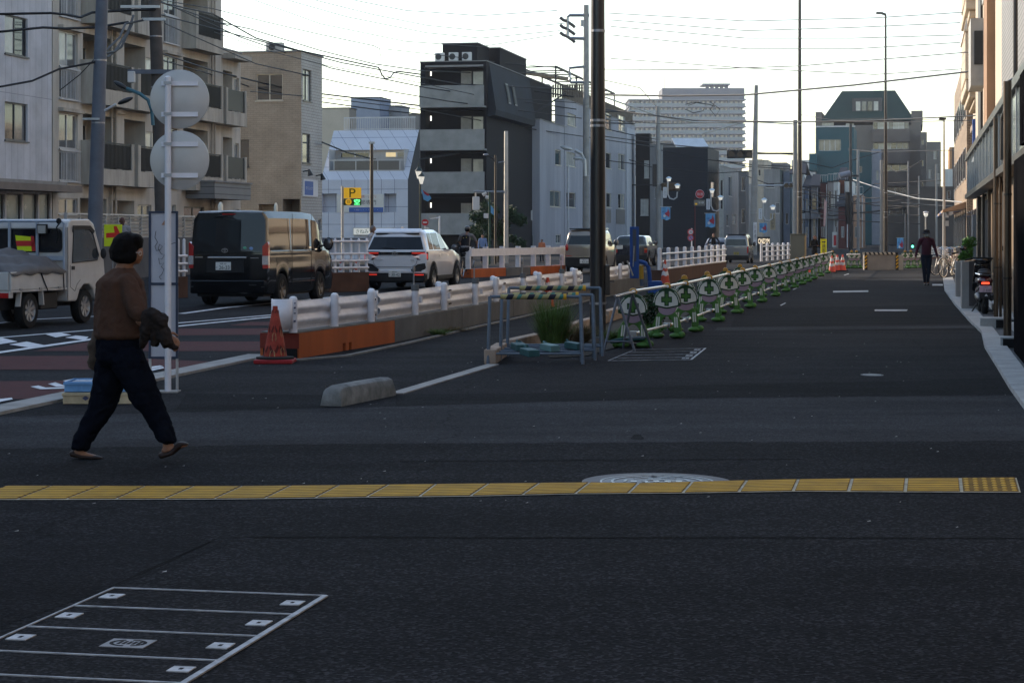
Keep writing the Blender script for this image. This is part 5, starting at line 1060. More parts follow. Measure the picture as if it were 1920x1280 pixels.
LW=[([(300,5),(400,27),(480,72),(560,95),(710,127),(716,140),(722,148),(732,146),(737,138),(745,134),(880,152),(1075,182)],56,158,1.5,'heavy black cable with a slack loop over the tan house'),
([(298,0),(400,17),(500,42),(600,65),(700,86),(712,92),(713,105)],56,120,.9,'thin wire ending in a hook above the clinic'),([(727,93),(810,102),(960,120),(1050,128)],120,158,.8,'thin wire going on from the hook to the pergola'),
([(400,40),(470,55),(600,95),(700,120),(790,133),(900,137),(1050,137)],60,158,1.1,'long wire passing above the black block balconies'),([(400,60),(500,95),(620,125),(760,150),(900,180),(1080,193)],60,158,.8,'thin wire dropping over the tan house roof'),
([(470,-2),(600,45),(760,78),(900,88),(1040,66)],70,158,.8,'highest left wire reaching the insulator bracket, lowest of three'),([(530,-2),(650,32),(800,62),(900,72),(1050,58)],70,158,.8,'wire reaching the insulator bracket, middle of three'),([(580,-2),(700,28),(800,48),(900,58),(1060,44)],70,158,.8,'wire reaching the insulator bracket, topmost of three'),
([(300,100),(400,133),(520,163),(600,176),(800,200),(1000,207),(1190,210)],56,190,1.6,'thick bundled cable across the tan house window'),([(300,112),(400,141),(520,180),(700,205),(900,226),(1190,232)],56,190,1.3,'second bundled cable just under the thick one'),
([(470,172),(600,183),(790,206),(950,235),(1100,257),(1235,277)],80,190,1.0,'cable descending past the black block to the signals'),
([(604,267),(650,286),(700,299),(780,300),(860,288),(960,240),(1060,175)],97,158,1.6,'cable sagging before the clinic and rising to the bracket pole'),
([(1145,38),(1400,58),(1600,52),(1800,43)],150,60,.9,'upper right wire, topmost of three from the bracket pole'),([(1145,50),(1400,72),(1600,72),(1800,66)],150,60,.9,'upper right wire, middle of three from the bracket pole'),([(1145,66),(1400,92),(1600,92),(1800,80)],150,60,.9,'upper right wire, lowest of three from the bracket pole'),
([(1110,130),(1300,131),(1500,124),(1830,97)],158,55,1.0,'wire at mid height crossing the empty sky'),([(1110,178),(1260,180),(1400,178),(1600,160),(1830,133)],158,50,1.9,'thick black cable crossing the sky to the right building'),
([(1135,205),(1300,226),(1500,229),(1640,226),(1830,217)],158,60,1.3,'cable above the mansard roof windows'),([(1135,225),(1240,232),(1500,228),(1700,229),(1830,226)],158,70,.7,'thin wire just under the mansard roof cable'),
([(1135,183),(1235,218),(1300,229),(1390,231)],158,200,1.6,'pale insulated cable falling to the signal pole'),([(1300,256),(1400,228),(1490,233)],200,200,1.3,'pale cable rising toward the signal pole'),
([(1135,256),(1240,270),(1400,285),(1500,291)],160,200,1.0,'wire running above the hooded signal'),([(1240,282),(1330,300),(1420,310),(1500,313)],190,200,.9,'wire just below the hooded signal'),([(1285,196),(1300,192),(1330,196),(1340,200)],195,195,.9,'short curled cable before the tower'),
([(1490,300),(1560,315),(1600,300),(1650,285)],190,200,.9,'slack wire before the teal block'),([(1590,280),(1640,285),(1720,283),(1828,281)],200,150,.8,'level wire across the brown block balconies'),([(1600,337),(1660,357),(1720,372),(1828,381)],190,90,1.2,'pale cable descending across the far right vista'),
([(1500,395),(1560,405),(1620,398),(1700,392)],200,200,1.1,'low dark cable across the narrow houses'),([(1500,400),(1600,380),(1640,345)],200,200,.9,'dark cable rising to the gabled house'),([(1690,380),(1740,384),(1800,388)],180,150,.8,'low level wire right of the far lamp pole'),
([(1180,300),(1240,315),(1340,325),(1420,320)],190,200,.8,'thin wire across the navy cladding'),([(1500,215),(1560,225),(1660,222),(1770,226)],190,150,.6,'very thin wire touching the mansard roof base'),
([(1330,190),(1350,205),(1342,218),(1332,206),(1340,192)],196,196,.9,'coiled cable loop before the tower right half'),([(1285,205),(1300,212),(1318,208),(1325,196),(1308,192),(1290,198)],196,196,.9,'coiled cable loop before the tower middle')]
for k,(y0,y1,y2,y3,nm) in enumerate(((352,366,372,365,'highest'),(362,370,385,388,'second from the top'),(374,384,380,372,'third from the top'),(384,396,400,404,'fourth from the top'),(398,404,396,384,'fifth from the top'),(408,412,416,420,'lowest'))): LW.append(([(1490+k*8,y0),(1560,y1),(1640,y2),(1725,y3)],190,170,1.0,'tangled cable in the far vista, %s'%nm))
for k,(a,b_,nm) in enumerate((([(300,2),(450,70),(620,128),(800,165),(1080,205)],1.2,'starting above the round signs'),([(300,28),(430,62),(640,118),(860,158),(1080,168)],1.3,'leaving the dark pole below its cross arm'),([(310,45),(480,120),(660,160),(840,190),(1090,222)],1.1,'passing before the tan house window'),([(640,-4),(760,20),(900,30),(1045,20)],.8,'near the top edge of the picture'),([(1140,25),(1400,40),(1640,34),(1830,22)],.9,'at the top right before the lamp arm'),([(1145,110),(1400,128),(1640,140),(1830,128)],.9,'level with the pergola across the sky'))): LW.append((a,60 if a[0][0]<700 else 150,158 if a[0][0]<700 else 70,b_,'long sky cable '+nm))
for k,(a,nm) in enumerate((([(1650,300),(1680,322),(1700,318),(1730,300)],'before the mansard block third floor'),([(1640,345),(1700,342),(1765,338)],'before the mansard block lower floors'),([(1400,330),(1440,345),(1490,342)],'before the grey terrace house'),([(1345,300),(1400,312),(1490,318)],'right of the navy building top'),([(1130,150),(1200,165),(1235,205)],'from the pergola to the brown signal pole'),([(1128,240),(1180,252),(1234,262)],'beside the black lamp post at window height'),([(1128,300),(1180,306),(1232,315)],'across the third window row of the grey block'))): LW.append((a,185,175,.9,'slack cable '+nm))
for w_ in LW:
    wire(w_[0],w_[1],w_[2],w_[3]*1.0,w_[4],mat=M('pale insulated cable',(.35,.34,.32),.5) if 'pale' in w_[4] else CAB)
# far street poles
t=vpole('utility_pole','tall concrete utility pole with insulator bracket behind the black lamp post','utility pole',1099,10,14,10,CP,Y=157,bands=(Z_(200,157),Z_(330,157)))
o=t.location; q=lambda x,y:P(x,y,157)-o
f=part(t,'bracket',MB().tube([q(1105,29),(q(1068,29)),q(1064,33),q(1064,68),q(1068,72),q(1103,73)],.13,8),STL2)
for y in(40,54,68): part(f,'insulator',MB().tube([q(1050,y-7),q(1056,y-2),q(1062,y),q(1074,y+8),q(1078,y+12)],.14,6),M('insulator dark',(.06,.055,.055),.4)); 
for x in(1090,1095,1100): part(f,'fuse',MB().cyl(q(x,38),q(x,50),.14,n=6),M('frame aluminium'))
f=part(t,'transformer_arm',MB().tube([q(1099,155),q(1070,155),q(1068,150),q(1068,128),q(1098,125)],.12,6),STL2)
armlamp(156,[(1097,330),(1096,300),(1090,288),(1078,282)],.14,M('frame aluminium'),'upper double headed lamp on the bracket pole',(1062,278),(.5,.2,.16),hm=M('frame aluminium'))
armlamp(156,[(1095,306),(1092,299),(1088,297)],.12,M('frame aluminium'),'lower lamp head on the bracket pole',(1082,297),(.35,.18,.14),hm=M('frame aluminium'))
t=vpole('steel_pole','steel pole with a camera arm beside the street tree','utility pole',949,246,9,7,M('galvanised pole',(.36,.36,.36),.4,.5,.15,2),Y=100,bands=(Z_(312,100),Z_(359,100))); o=t.location; q=lambda x,y:P(x,y,100)-o
part(t,'arm',MB().tube([q(952,360),q(888,359)],.06,6),STL2); bx=part(t,'hanging_box',MB().box(q(886,0).x,q(899,0).x,-.15,.15,Z_(394,100),Z_(369,100)),M('ac white'),bevel=.03); part(t,'hook',MB().cyl(q(892,369),q(892,360),.04),STL2)
cm=part(t,'camera',MB().cyl(q(905,366),q(912,361),.09,n=10),M('ac white')); part(t,'camera',MB().cyl(q(910,369),q(918,371),.09,n=10),M('ac white')); part(t,'arm_lower',MB().tube([q(934,305),q(950,302)],.03,6),STL2)
t=vpole('street_lamp','thin brown street lamp pole between tree and black block','street lamp',929,291,5,4,BRN,Y=98); o=t.location; q=lambda x,y:P(x,y,98)-o; part(t,'arm',MB().tube([q(929,305),q(925,298),q(913,291)],.04,6),BRN); part(t,'head',MB().ell(q(911,290),(.14,.08,.05)),STL2)
t=vpole('banner_pole','dark green pole carrying a small white box and blue banner','pole',918,360,4,4,M('green pole paint',(.015,.05,.035),.5),Y=96); o=t.location; q=lambda x,y:P(x,y,96)-o; part(t,'box',MB().box(q(907,0).x,q(916,0).x,-.1,.1,Z_(409,96),Z_(400,96)),M('ac white')); part(t,'banner',MB().prism([q(915,378),q(926,392),q(926,404),q(917,396)],(0,.02,0)),M('banner blue',(.12,.32,.55),.6,0,.1))
t=vpole('post','brown square topped post before the clinic','post',697,268,7,6,BRN,Y=97); o=t.location; q=lambda x,y:P(x,y,97)-o; part(t,'cap',MB().box(-.14,.14,-.1,.1,Z_(270,97),Z_(266,97)),STL2)
t=vpole('parking_sign','yellow P parking sign on a pale post before the clinic','parking sign',642,349,5,5,M('galvanised pole'),Y=90); o=t.location; q=lambda x,y:P(x,y,90)-o
a,b=q(645,0).x,q(677.5,0).x; pn=part(t,'panel',MB().box(a,b,-.1,.0,Z_(372,90),Z_(352,90)),M('sign amber',(.72,.40,.02),.45,0,.05,emit=(1,.55,.03),es=.12),bevel=.01); 
text(pn,'lettering','P',M('sign olive green',(.05,.08,.01),.5,0,0),((a+b)/2,-.105,Z_(362,90)),.40,width=.28)
p2=part(t,'lower_panel',MB().box(a,b,-.1,.0,Z_(385,90),Z_(372.5,90)),M('sign dark olive',(.04,.045,.01),.5,0,.05)); c=a+(b-a)*.27
part(p2,'disc',MB().cyl((c,-.104,Z_(378.6,90)),(c,-.1005,Z_(378.6,90)),.145,n=20),M('sign amber')); text(p2,'lettering','目',M('sign dark olive'),(c,-.107,Z_(378.6,90)),.13); text(p2,'lettering','空',M('sign lit green',(.1,.8,.2),.4,0,0,emit=(.1,1,.25),es=1.6),(a+(b-a)*.76,-.105,Z_(378.6,90)),.24,width=.26)
# ornate lamp
t=vpole('ornamental_lamp','ornate green lantern lamp post with a blue banner beside the black block','lamp post',788,345,4,3.5,M('lamp green black',(.02,.035,.03),.4),Y=88); o=t.location; q=lambda x,y:P(x,y,88)-o
for k,(x,y) in enumerate(((785,322),(790,332))):
    f=part(t,'lantern',MB().lathe([(.06,0),(.14,.3),(.12,.32)],q(x,y+13),8),M('lantern glass',(.6,.58,.5),.3,0,.05,emit=(1,.95,.85),es=.25)); part(f,'lantern_roof',MB().lathe([(.18,0),(.03,.2),(.01,.45)],q(x,y-1),8),M('lamp green black'))
def banner(parent,pts,depth=.02,flat=True):
    f=part(parent,'banner',MB().prism(pts,(0,depth,0)),M('banner blue')); return f
f=banner(t,[q(789,354),q(806,367),q(809,372),q(802,378),q(794,374),q(792,364)]); part(f,'print',MB().prism([a-Vector((0,.006,0)) for a in(q(792,356),q(805,365),q(803,368),q(796,364))],(0,.004,0)),M('banner red',(.35,.03,.05),.6))
# signals and shopping street lamps on the left row
def far_pole(px,pt,Y,w,lab,name='utility_pole',cat='utility pole',mat=None,**k): return vpole(name,lab,cat,px,pt,w*1.15,w,mat or CP,Y=Y,**k)
tp=far_pole(1234,200,150,8,'concrete pole with a brown hooded signal before the navy building',bands=(Z_(265,150),Z_(345,150))); o=tp.location; q=lambda x,y:P(x,y,150)-o
part(tp,'arm',MB().tube([q(1185,347),q(1245,347)],.06,6),M('black metal')); part(tp,'wire_box',MB().box(q(1223,0).x,q(1231,0).x,-.2,.1,Z_(350,150),Z_(308,150)),M('black metal'))
s=part(tp,'signal_body',MB().box(q(1240,0).x,q(1275,0).x,-.2,.2,Z_(358,150),Z_(343,150)),M('signal brown',(.10,.065,.035),.5,0,.2),bevel=.05)
for x in(1249,1258,1268): part(s,'hood',MB().cyl(q(x,350)+Vector((0,-.2,0)),q(x,350)+Vector((0,-.5,0)),.24,n=12),M('signal brown'))
def twin_lamp(px,py,Y,lab,sign=True,pole_x=None):
    """curved twin white shades with a little plaque"""
    P0=P(px,py,Y); t=thing('shopping_street_lamp',lab,'street lamp',P0,0,'twin shopping street lamps'); s=Y/F; q=lambda x,y:Vector((x*s,0,-y*s))
    part(t,'curved_arm',MB().tube([q(*p) for p in((-6,-22),(-6,4),(-2,12),(5,14),(11,10),(12,0))],.06,6),M('frame aluminium'))
    for (x,y) in((-4,-24),(12,-11)):
        f=part(t,'lantern',MB().lathe([(3*s,0),(4.2*s,5*s),(4*s,6*s)],q(x,y+4),10),M('lantern glass')); part(f,'shade',MB().lathe([(6.2*s,0),(3.5*s,2.6*s),(.5*s,4*s)],q(x,y-1),12),M('pale blue shade',(.45,.55,.62),.3,.2,.05))
    if sign: f=part(t,'plaque',MB().box(-14.5*s,-8*s,-.05,.05,-11*s,9*s),M('sign white')); text(f,'lettering','中\n央\n通\n商\n店\n会'.replace('\n\n','\n'),M('sign ink'),(-11.2*s,-.055,-1*s),17*s,width=3.2*s)
    return t
twin_lamp(1258,360,149,'twin white shaded lamp with plaque below the brown hooded signal'); twin_lamp(1339,382,172,'twin shaded lamp with plaque right of the round red sign'); twin_lamp(1437,400,185,'twin shaded lamp left of the pale lit pole')
def flag(px0,py0,px1,py1,Y,lab):
    s=Y/F; t=thing('street_banner',lab,'banner',P(px0,py1,Y),0,'blue street banners'); W=(px1-px0)*s; Hh=(py1-py0)*s
    n=8; vs=[]; 
    for i in range(n+1):
        for z in(0,1): vs.append((W*i/n,.04*math.sin(i*1.1),Hh*z+(.05*math.sin(i) if z==0 else 0)))
    f=part(t,'cloth',MB().add(vs,[(2*i,2*i+2,2*i+3,2*i+1) for i in range(n)]),M('banner blue')); part(t,'rod',MB().cyl((-.1,0,Hh),(W+.1,0,Hh),.03,n=6),M('frame aluminium'))
    part(f,'red_print',MB().prism([(W*a,-.07,Hh*b) for a,b in((.72,.9),(.92,.5),(.85,.2),(.5,.35),(.35,.5),(.65,.62))],(0,.01,0)),M('banner red')); part(f,'white_print',MB().prism([(W*(.34+.14*math.cos(k)),-.08,Hh*(.3+.11*math.sin(k))) for k in [j*PI/5 for j in range(10)]],(0,.01,0)),M('sign white'))
    text(f,'lettering','夏\n祭り'.replace('\n',''),M('banner navy',(.03,.06,.2),.6,0,0),(W*.26,-.08,Hh*.62),Hh*.14,width=W*.34)
flag(1240,388,1257,412,149,'blue festival banner on the pole before the navy building'); flag(1323,400,1341,426,171,'blue festival banner below the second twin lamp'); flag(1424,418,1438,436,184,'blue banner left of the tan shop sign'); flag(1583,438,1591,455,205,'small blue banner before the red brown house'); flag(1682,446,1694,470,200,'dark blue banner at the foot of the mansard block')
t=vpole('road_sign','round red notice sign on a thin red pole before the navy building','road sign',1303,370,2.2,2.2,M('red pole',(.12,.02,.02),.5),Y=160); o=t.location; q=lambda x,y:P(x,y,160)-o
f=part(t,'disc',MB().cyl(q(1312,364)+Vector((0,-.1,0)),q(1312,364),8.2*160/F,n=28),M('sign white')); f2=part(f,'red_field',MB().cyl(q(1312,364)+Vector((0,-.12,0)),q(1312,364)+Vector((0,-.101,0)),7.6*160/F,n=28),M('sign red',(.42,.03,.035),.5)); text(f2,'lettering','消火栓',M('sign white'),q(1312,364)+Vector((0,-.13,0)),.25,width=.5)
f=part(t,'text_board',MB().box(q(1301,0).x,q(1322,0).x,-.1,0,Z_(386,160),Z_(375,160)),M('board grey brown',(.16,.15,.13),.6)); part(f,'arrow',MB().box(q(1303,0).x,q(1307,0).x,-.11,-.101,Z_(384,160),Z_(381,160)),M('sign amber')); text(f,'lettering','注意',M('sign white'),q(1314,380)+Vector((0,-.11,0)),.16,width=.5)
t=vpole('road_sign','two round prohibition signs on a thin white pole behind the white fence','road sign',1297,428,2.4,2.4,WPOST,Y=120); o=t.location; q=lambda x,y:P(x,y,120)-o
for (y,c) in((435,'sign white'),(446,'sign faded blue')):
    f=part(t,'disc',MB().cyl(q(1295,y)+Vector((0,-.05,0)),q(1295,y),6*120/F,n=22),M('sign red')); part(f,'centre',MB().cyl(q(1295,y)+Vector((0,-.07,0)),q(1295,y)+Vector((0,-.051,0)),4.2*120/F,n=22),M(c,(.25,.25,.45),.5)); 
    if c=='sign white': text(f,'lettering','30',M('sign ink'),q(1295,y)+Vector((0,-.08,0)),.12)
    else: part(f,'bar',MB().prism([q(1292,443)+Vector((0,-.09,0)),q(1293,442.4)+Vector((0,-.09,0)),q(1298,449)+Vector((0,-.09,0)),q(1297,449.6)+Vector((0,-.09,0))],(0,.01,0)),M('sign red'))
t=vpole('no_entry_sign','red no entry sign on a white post left of the tree','road sign',797,412,2,2,WPOST,Y=95); o=t.location; q=lambda x,y:P(x,y,95)-o
f=part(t,'disc',MB().cyl(q(797,417)+Vector((0,-.05,0)),q(797,417),6.3*95/F,n=24),M('sign red')); part(f,'bar',MB().box(q(793,0).x,q(801,0).x,-.06,-.051,Z_(418.2,95),Z_(415.8,95)),M('sign white'))
part(t,'rear_plate',MB().prism([q(799,413)+Vector((0,.05,0)),q(807,413)+Vector((0,.05,0)),q(801,424)+Vector((0,.05,0))],(0,.02,0)),M('plate back grey',(.3,.3,.28),.5,.3)); part(t,'lower_disc',MB().cyl(q(800,432),q(800,432)+Vector((0,.04,0)),.16,n=16),M('sign offwhite'))
t=vpole('road_sign','white gallows post with a small sign seen from behind','road sign',824,405,3,3,WPOST,Y=94); o=t.location; q=lambda x,y:P(x,y,94)-o; part(t,'arm',MB().tube([q(824,408),q(806,410)],.04,6),WPOST); part(t,'panel',MB().box(q(804,0).x,q(818,0).x,-.03,0,Z_(410,94),Z_(403,94)),M('plate back grey'))
t=vpole('utility_pole','wide concrete utility pole with a white name plate right of the narrow houses','utility pole',1412,160,15,7,CP,Y=140,lean=6,bands=(Z_(300,140),Z_(350,140),Z_(400,140))); o=t.location; q=lambda x,y:P(x,y,140)-o
f=part(t,'name_plate',MB().box(q(1411,0).x,q(1417,0).x,-.6,-.4,Z_(460,140),Z_(417,140)),M('sign white')); text(f,'lettering','日\n本\n通\n二',M('sign ink'),q(1414,438)+Vector((0,-.62,0)),1.2,width=.14)
def signal_h(px0,px1,py0,py1,Y,lab,arm,mat,lit=None):
    P0=P(px0,py1,Y); t=thing('traffic_signal',lab,'traffic signal',P0); q=lambda x,y:P(x,y,Y)-P0; f=part(t,'housing',MB().box(0,q(px1,0).x,-.15,.15,0,q(0,py0).z),mat,bevel=.06)
    n=3; 
    for k in range(n): x=q(px0+(px1-px0)*(k+.5)/n,(py0+py1)/2); part(f,'lens',MB().cyl(x+Vector((0,-.17,0)),x+Vector((0,-.12,0)),(py1-py0)*.36*Y/F,n=16),M('dark lens',(.03,.025,.02),.2)); part(f,'visor',MB().lathe([((py1-py0)*.42*Y/F,-.45),((py1-py0)*.45*Y/F,-.12)],x,14,'y'),mat) if False else part(f,'visor',MB().prism([x+Vector(((py1-py0)*.45*Y/F*math.cos(a),-.42,(py1-py0)*.45*Y/F*math.sin(a))) for a in [0,.5,1.05,1.57,2.1,2.64,PI]]+[x+Vector(((py1-py0)*.40*Y/F*math.cos(a),-.42,(py1-py0)*.40*Y/F*math.sin(a))) for a in [PI,2.64,2.1,1.57,1.05,.5,0]],(0,.27,0)),mat)
    part(t,'arm',MB().tube([q(*p) for p in arm],.07,8),mat if 'dark' in lab else M('frame aluminium')); return t
signal_h(1363,1412,281,297,150,'large dark horizontal traffic signal hung over the road',((1410,288),(1495,288)),M('signal black',(.02,.02,.02),.5)); signal_h(1470,1494,342,354,165,'grey round hooded signal left of the pale pole',((1415,348),(1472,348)),M('signal grey',(.2,.21,.24),.5))
far_pole(1491,226,170,6,'thin concrete pole carrying the dark signal arm')
# pale lit concrete pole and tall dark lamp pole
t=vpole('utility_pole','pale concrete pole standing behind the metal cabinet','utility pole',1491,225,9,8,CP,Y=122,bands=(Z_(360,122),)); t['label']='pale concrete pole just left of the tall brown lamp pole'
lp=vpole('street_lamp','tall brown lamp pole behind the metal cabinet, top out of frame','street lamp',1499.5,-30,9.5,5.5,BRN,Y=118,bands=(Z_(360,118),Z_(370,118),Z_(235,118)))
lp=vpole('street_lamp','tall brown street lamp with a short arm in the middle of the vista','street lamp',1660.5,28,8,3.5,BRN,Y=116,bands=(Z_(362,116),Z_(398,116),Z_(408,116))); o=lp.location; q=lambda x,y:P(x,y,116)-o; part(lp,'arm',MB().tube([q(1661,28),q(1652,25),q(1643,25)],.07,8),BRN); part(lp,'head',MB().box(q(1643,0).x,q(1655,0).x,-.12,.12,Z_(26.5,116),Z_(23.5,116)),BRN)
far_pole(1653,300,122,6,'pale concrete pole touching the brown lamp pole in the vista',bands=(Z_(360,122),))
lp=vpole('street_lamp','slender pale street lamp right of the vista','street lamp',1770,222,6,3,M('pale lit pole',(.5,.46,.4),.5,0,.1),Y=92); o=lp.location; q=lambda x,y:P(x,y,92)-o; part(lp,'head',MB().box(q(1761,0).x,q(1773,0).x,-.12,.12,Z_(225,92),Z_(221.5,92)),M('lamp head dark')); 
f=part(lp,'speaker_ring',MB().lathe([(.05,-.1),(.16,-.1),(.16,.02),(.05,.02)],q(1780,398),16,'y'),M('sign offwhite')); part(lp,'clip_box',MB().box(q(1772,0).x,q(1778,0).x,-.1,.1,Z_(408,92),Z_(392,92)),M('sign offwhite')); part(lp,'lower_box',MB().box(q(1772,0).x,q(1778,0).x,-.1,.1,Z_(424,92),Z_(414,92)),M('sign offwhite'))
PD=M('dark old pole',(.07,.065,.06),.9,0,.3,2)
t=far_pole(1595,232,170,5,'dark utility pole with grey transformer drum',mat=PD); o=t.location; q=lambda x,y:P(x,y,170)-o; part(t,'transformer',MB().cyl(q(1573,330)+Vector((0,-.3,0)),q(1593,325)+Vector((0,-.3,0)),.26,n=14),M('signal grey')); part(t,'cable_bundle',MB().tube([q(1590,360),q(1589,400),q(1592,420)],.22,6),M('black metal')); part(t,'cross_arm',MB().box(q(1580,0).x,q(1610,0).x,-.1,.1,Z_(332,170),Z_(328,170)),M('black metal'))
for px,pt,Y,w,lb in((1609,282,175,5,'thin grey pole right of the transformer pole'),(1703,302,170,3,'thin pole before the mansard block lower floors'),(1756,308,150,3.5,'thin bright edged pole near the right vista'),(1697,400,160,2.5,'short thin pole with a lantern behind the striped barrier'),(1723,330,175,3,'slim pole left of the walking person'),(1549,378,150,3.5,'pale slim pole with a pink banner')): far_pole(px,pt,Y,w,lb)
t=thing('street_banner','narrow pink and white vertical banner on the slim pole','banner',P(1545,424,149.5)); part(t,'cloth',MB().prism([P(x,y,149.5)-t.location for x,y in((1546,373),(1550,378),(1549,400),(1547,424),(1544,424),(1545,390))],(0,.03,0)),M('banner pink',(.5,.3,.28),.7))
t=thing('shop_sign','tall tan shop sign with dark characters left of the pale pole','shop sign',P(1444,431,186)); q=lambda x,y:P(x,y,186)-t.location; f=part(t,'board',MB().box(0,q(1453.5,0).x,-.1,.1,0,q(0,400).z),M('sign tan',(.36,.29,.19),.6,0,.1)); text(f,'lettering','寿\n司\n割\n烹',M('sign ink'),(q(1448.7,0).x,-.11,q(0,415.5).z),1.35,width=.32)
t=thing('shop_sign','lit shop fascia lettering at street level left of the cabinet','shop sign',P(1420,458,160)); q=lambda x,y:P(x,y,160)-t.location; f=part(t,'fascia',MB().box(0,q(1444,0).x,0,.1,q(0,472).z,q(0,444).z),C_DARK); text(f,'lettering','ONDYM',M('lit lettering',(.7,.6,.45),.5,0,0,emit=(1,.8,.55),es=.6),(q(1432,0).x,-.03,q(0,452).z),.42,width=.9)
t=thing('yellow_sign','upright yellow notice sign with black arrow and characters behind the barricades','notice sign',P(1539,475,80)); q=lambda x,y:P(x,y,80)-t.location; f=part(t,'board',MB().box(0,q(1550,0).x,-.02,.02,q(0,476).z,q(0,448).z),M('sign yellow',(.72,.66,.02),.5,0,.03)); part(f,'arrow',MB().box(.04,.15,-.025,-.021,q(0,454.6).z,q(0,452.6).z).prism([(.13,-.025,q(0,456).z),(.13,-.025,q(0,451.4).z),(.2,-.025,q(0,453.6).z)],(0,.004,0)),M('sign ink')); text(f,'lettering','横\n断',M('sign ink'),(q(1544.5,0).x,-.026,q(0,465.5).z),.34,width=.13); part(t,'leg',MB().box(.08,.14,-.02,.02,-.95,q(0,476).z-.003),STL2)
# red vertical sign
t=thing('shop_sign','red vertical shop sign on a white panel before the maroon house','shop sign',P(1561,463,200)); q=lambda x,y:P(x,y,200)-t.location; f=part(t,'panel',MB().box(0,q(1570,0).x,0,.1,0,q(0,435).z),M('sign offwhite')); part(f,'red_field',MB().box(.1,q(1569,0).x-.05,-.02,-.003,.15,q(0,441).z),M('sign red'))
t=vpole('pedestrian_signal','small pedestrian signal showing green far down the road','traffic signal',1724,452,2,2,M('black metal'),Y=150); o=t.location; q=lambda x,y:P(x,y,150)-o; f=part(t,'housing',MB().box(q(1707,0).x,q(1713,0).x,-.2,0,Z_(466,150),Z_(455,150)),M('signal black')); part(f,'green_lens',MB().cyl(q(1710,462)+Vector((0,-.24,0)),q(1710,462)+Vector((0,-.201,0)),.09,n=12),M('green lit lens',(.1,.8,.5),.4,0,0,emit=(.1,1,.6),es=2.5))
t=vpole('street_lamp','white capped globe lamp above the walking person','street lamp',1736,405,3,3,M('galvanised pole'),Y=100); o=t.location; q=lambda x,y:P(x,y,100)-o; f=part(t,'globe',MB().ell(q(1736,402),(.11,.11,.13)),M('lantern glass')); part(f,'cap',MB().ell(q(1736,398),(.15,.15,.05)),M('sign white'))
# ---------------- cabinet and striped barrier ----------------
g=G(1482,497); t=thing('metal_cabinet','olive grey roadside cabinet with a pale lit side','cabinet',P(1482,476,92)-Vector((0,0,P(1482,476,92).z)),-TH); CG=M('cabinet olive grey',(.16,.155,.12),.55,0,.1,1); s=92/F
part(t,'body',MB().box(0,26*s,0,1.2,0,Z_(440,92)),CG,bevel=.02); part(t,'side_panel',MB().box(26*s+.003,26*s+.03,.05,.55,.05,Z_(441,92)-.03),M('cabinet ochre lit',(.40,.31,.17),.6,0,.1)); part(t,'side_panel',MB().box(26*s+.003,26*s+.03,.6,1.15,.05,Z_(441,92)-.03),M('cabinet ochre lit')); part(t,'roof',MB().box(-.02,26*s+.05,-.03,1.25,Z_(440,92),Z_(439,92)+.02),CG)  # side panels carry the light on that side as a paler ochre
g=G(1622,506); s=g.y/F; t=thing('striped_barrier','concrete block wall panel edged with black and yellow tape across the pavement end','barrier',g)
W=(1684-1622)*s; Hh=31*s; part(t,'slab',MB().box(0,W,0,.5,0,Hh-.06),M('beige slab',(.25,.22,.195),.85,0,.18,1.5)); part(t,'end_block',MB().box(W+.003,W+.22,.02,.5,0,Hh-.08),M('beige slab light',(.34,.31,.27),.85,0,.1))
YT=M('tape yellow',(.62,.34,.03),.5,0,.05); BT2=M('tape black',(.012,.012,.012),.5,0,0); tb=part(t,'top_pad',MB().box(-.02,W,-.03,.52,Hh-.06,Hh+.05),BT2)
for k in range(7): x=.08+k*(W-.1)/7; part(tb,'stripe',MB().prism([(x,-.034,Hh-.055),(x+.1,-.034,Hh-.055),(x+.05,-.034,Hh+.045),(x-.05,-.034,Hh+.045)],(0,.003,0)),M('tape pale',(.5,.42,.33),.5))
for x0 in(-.03,W-.11):
    pd=part(t,'side_pad',MB().box(x0,x0+.12,-.04,-.005,0,Hh-.065),BT2)
    for k in range(4): z=.05+k*(Hh-.12)/4; part(pd,'stripe',MB().prism([(x0+.01,-.044,z),(x0+.11,-.044,z+.07),(x0+.11,-.044,z+.15),(x0+.01,-.044,z+.08)],(0,.003,0)),YT)
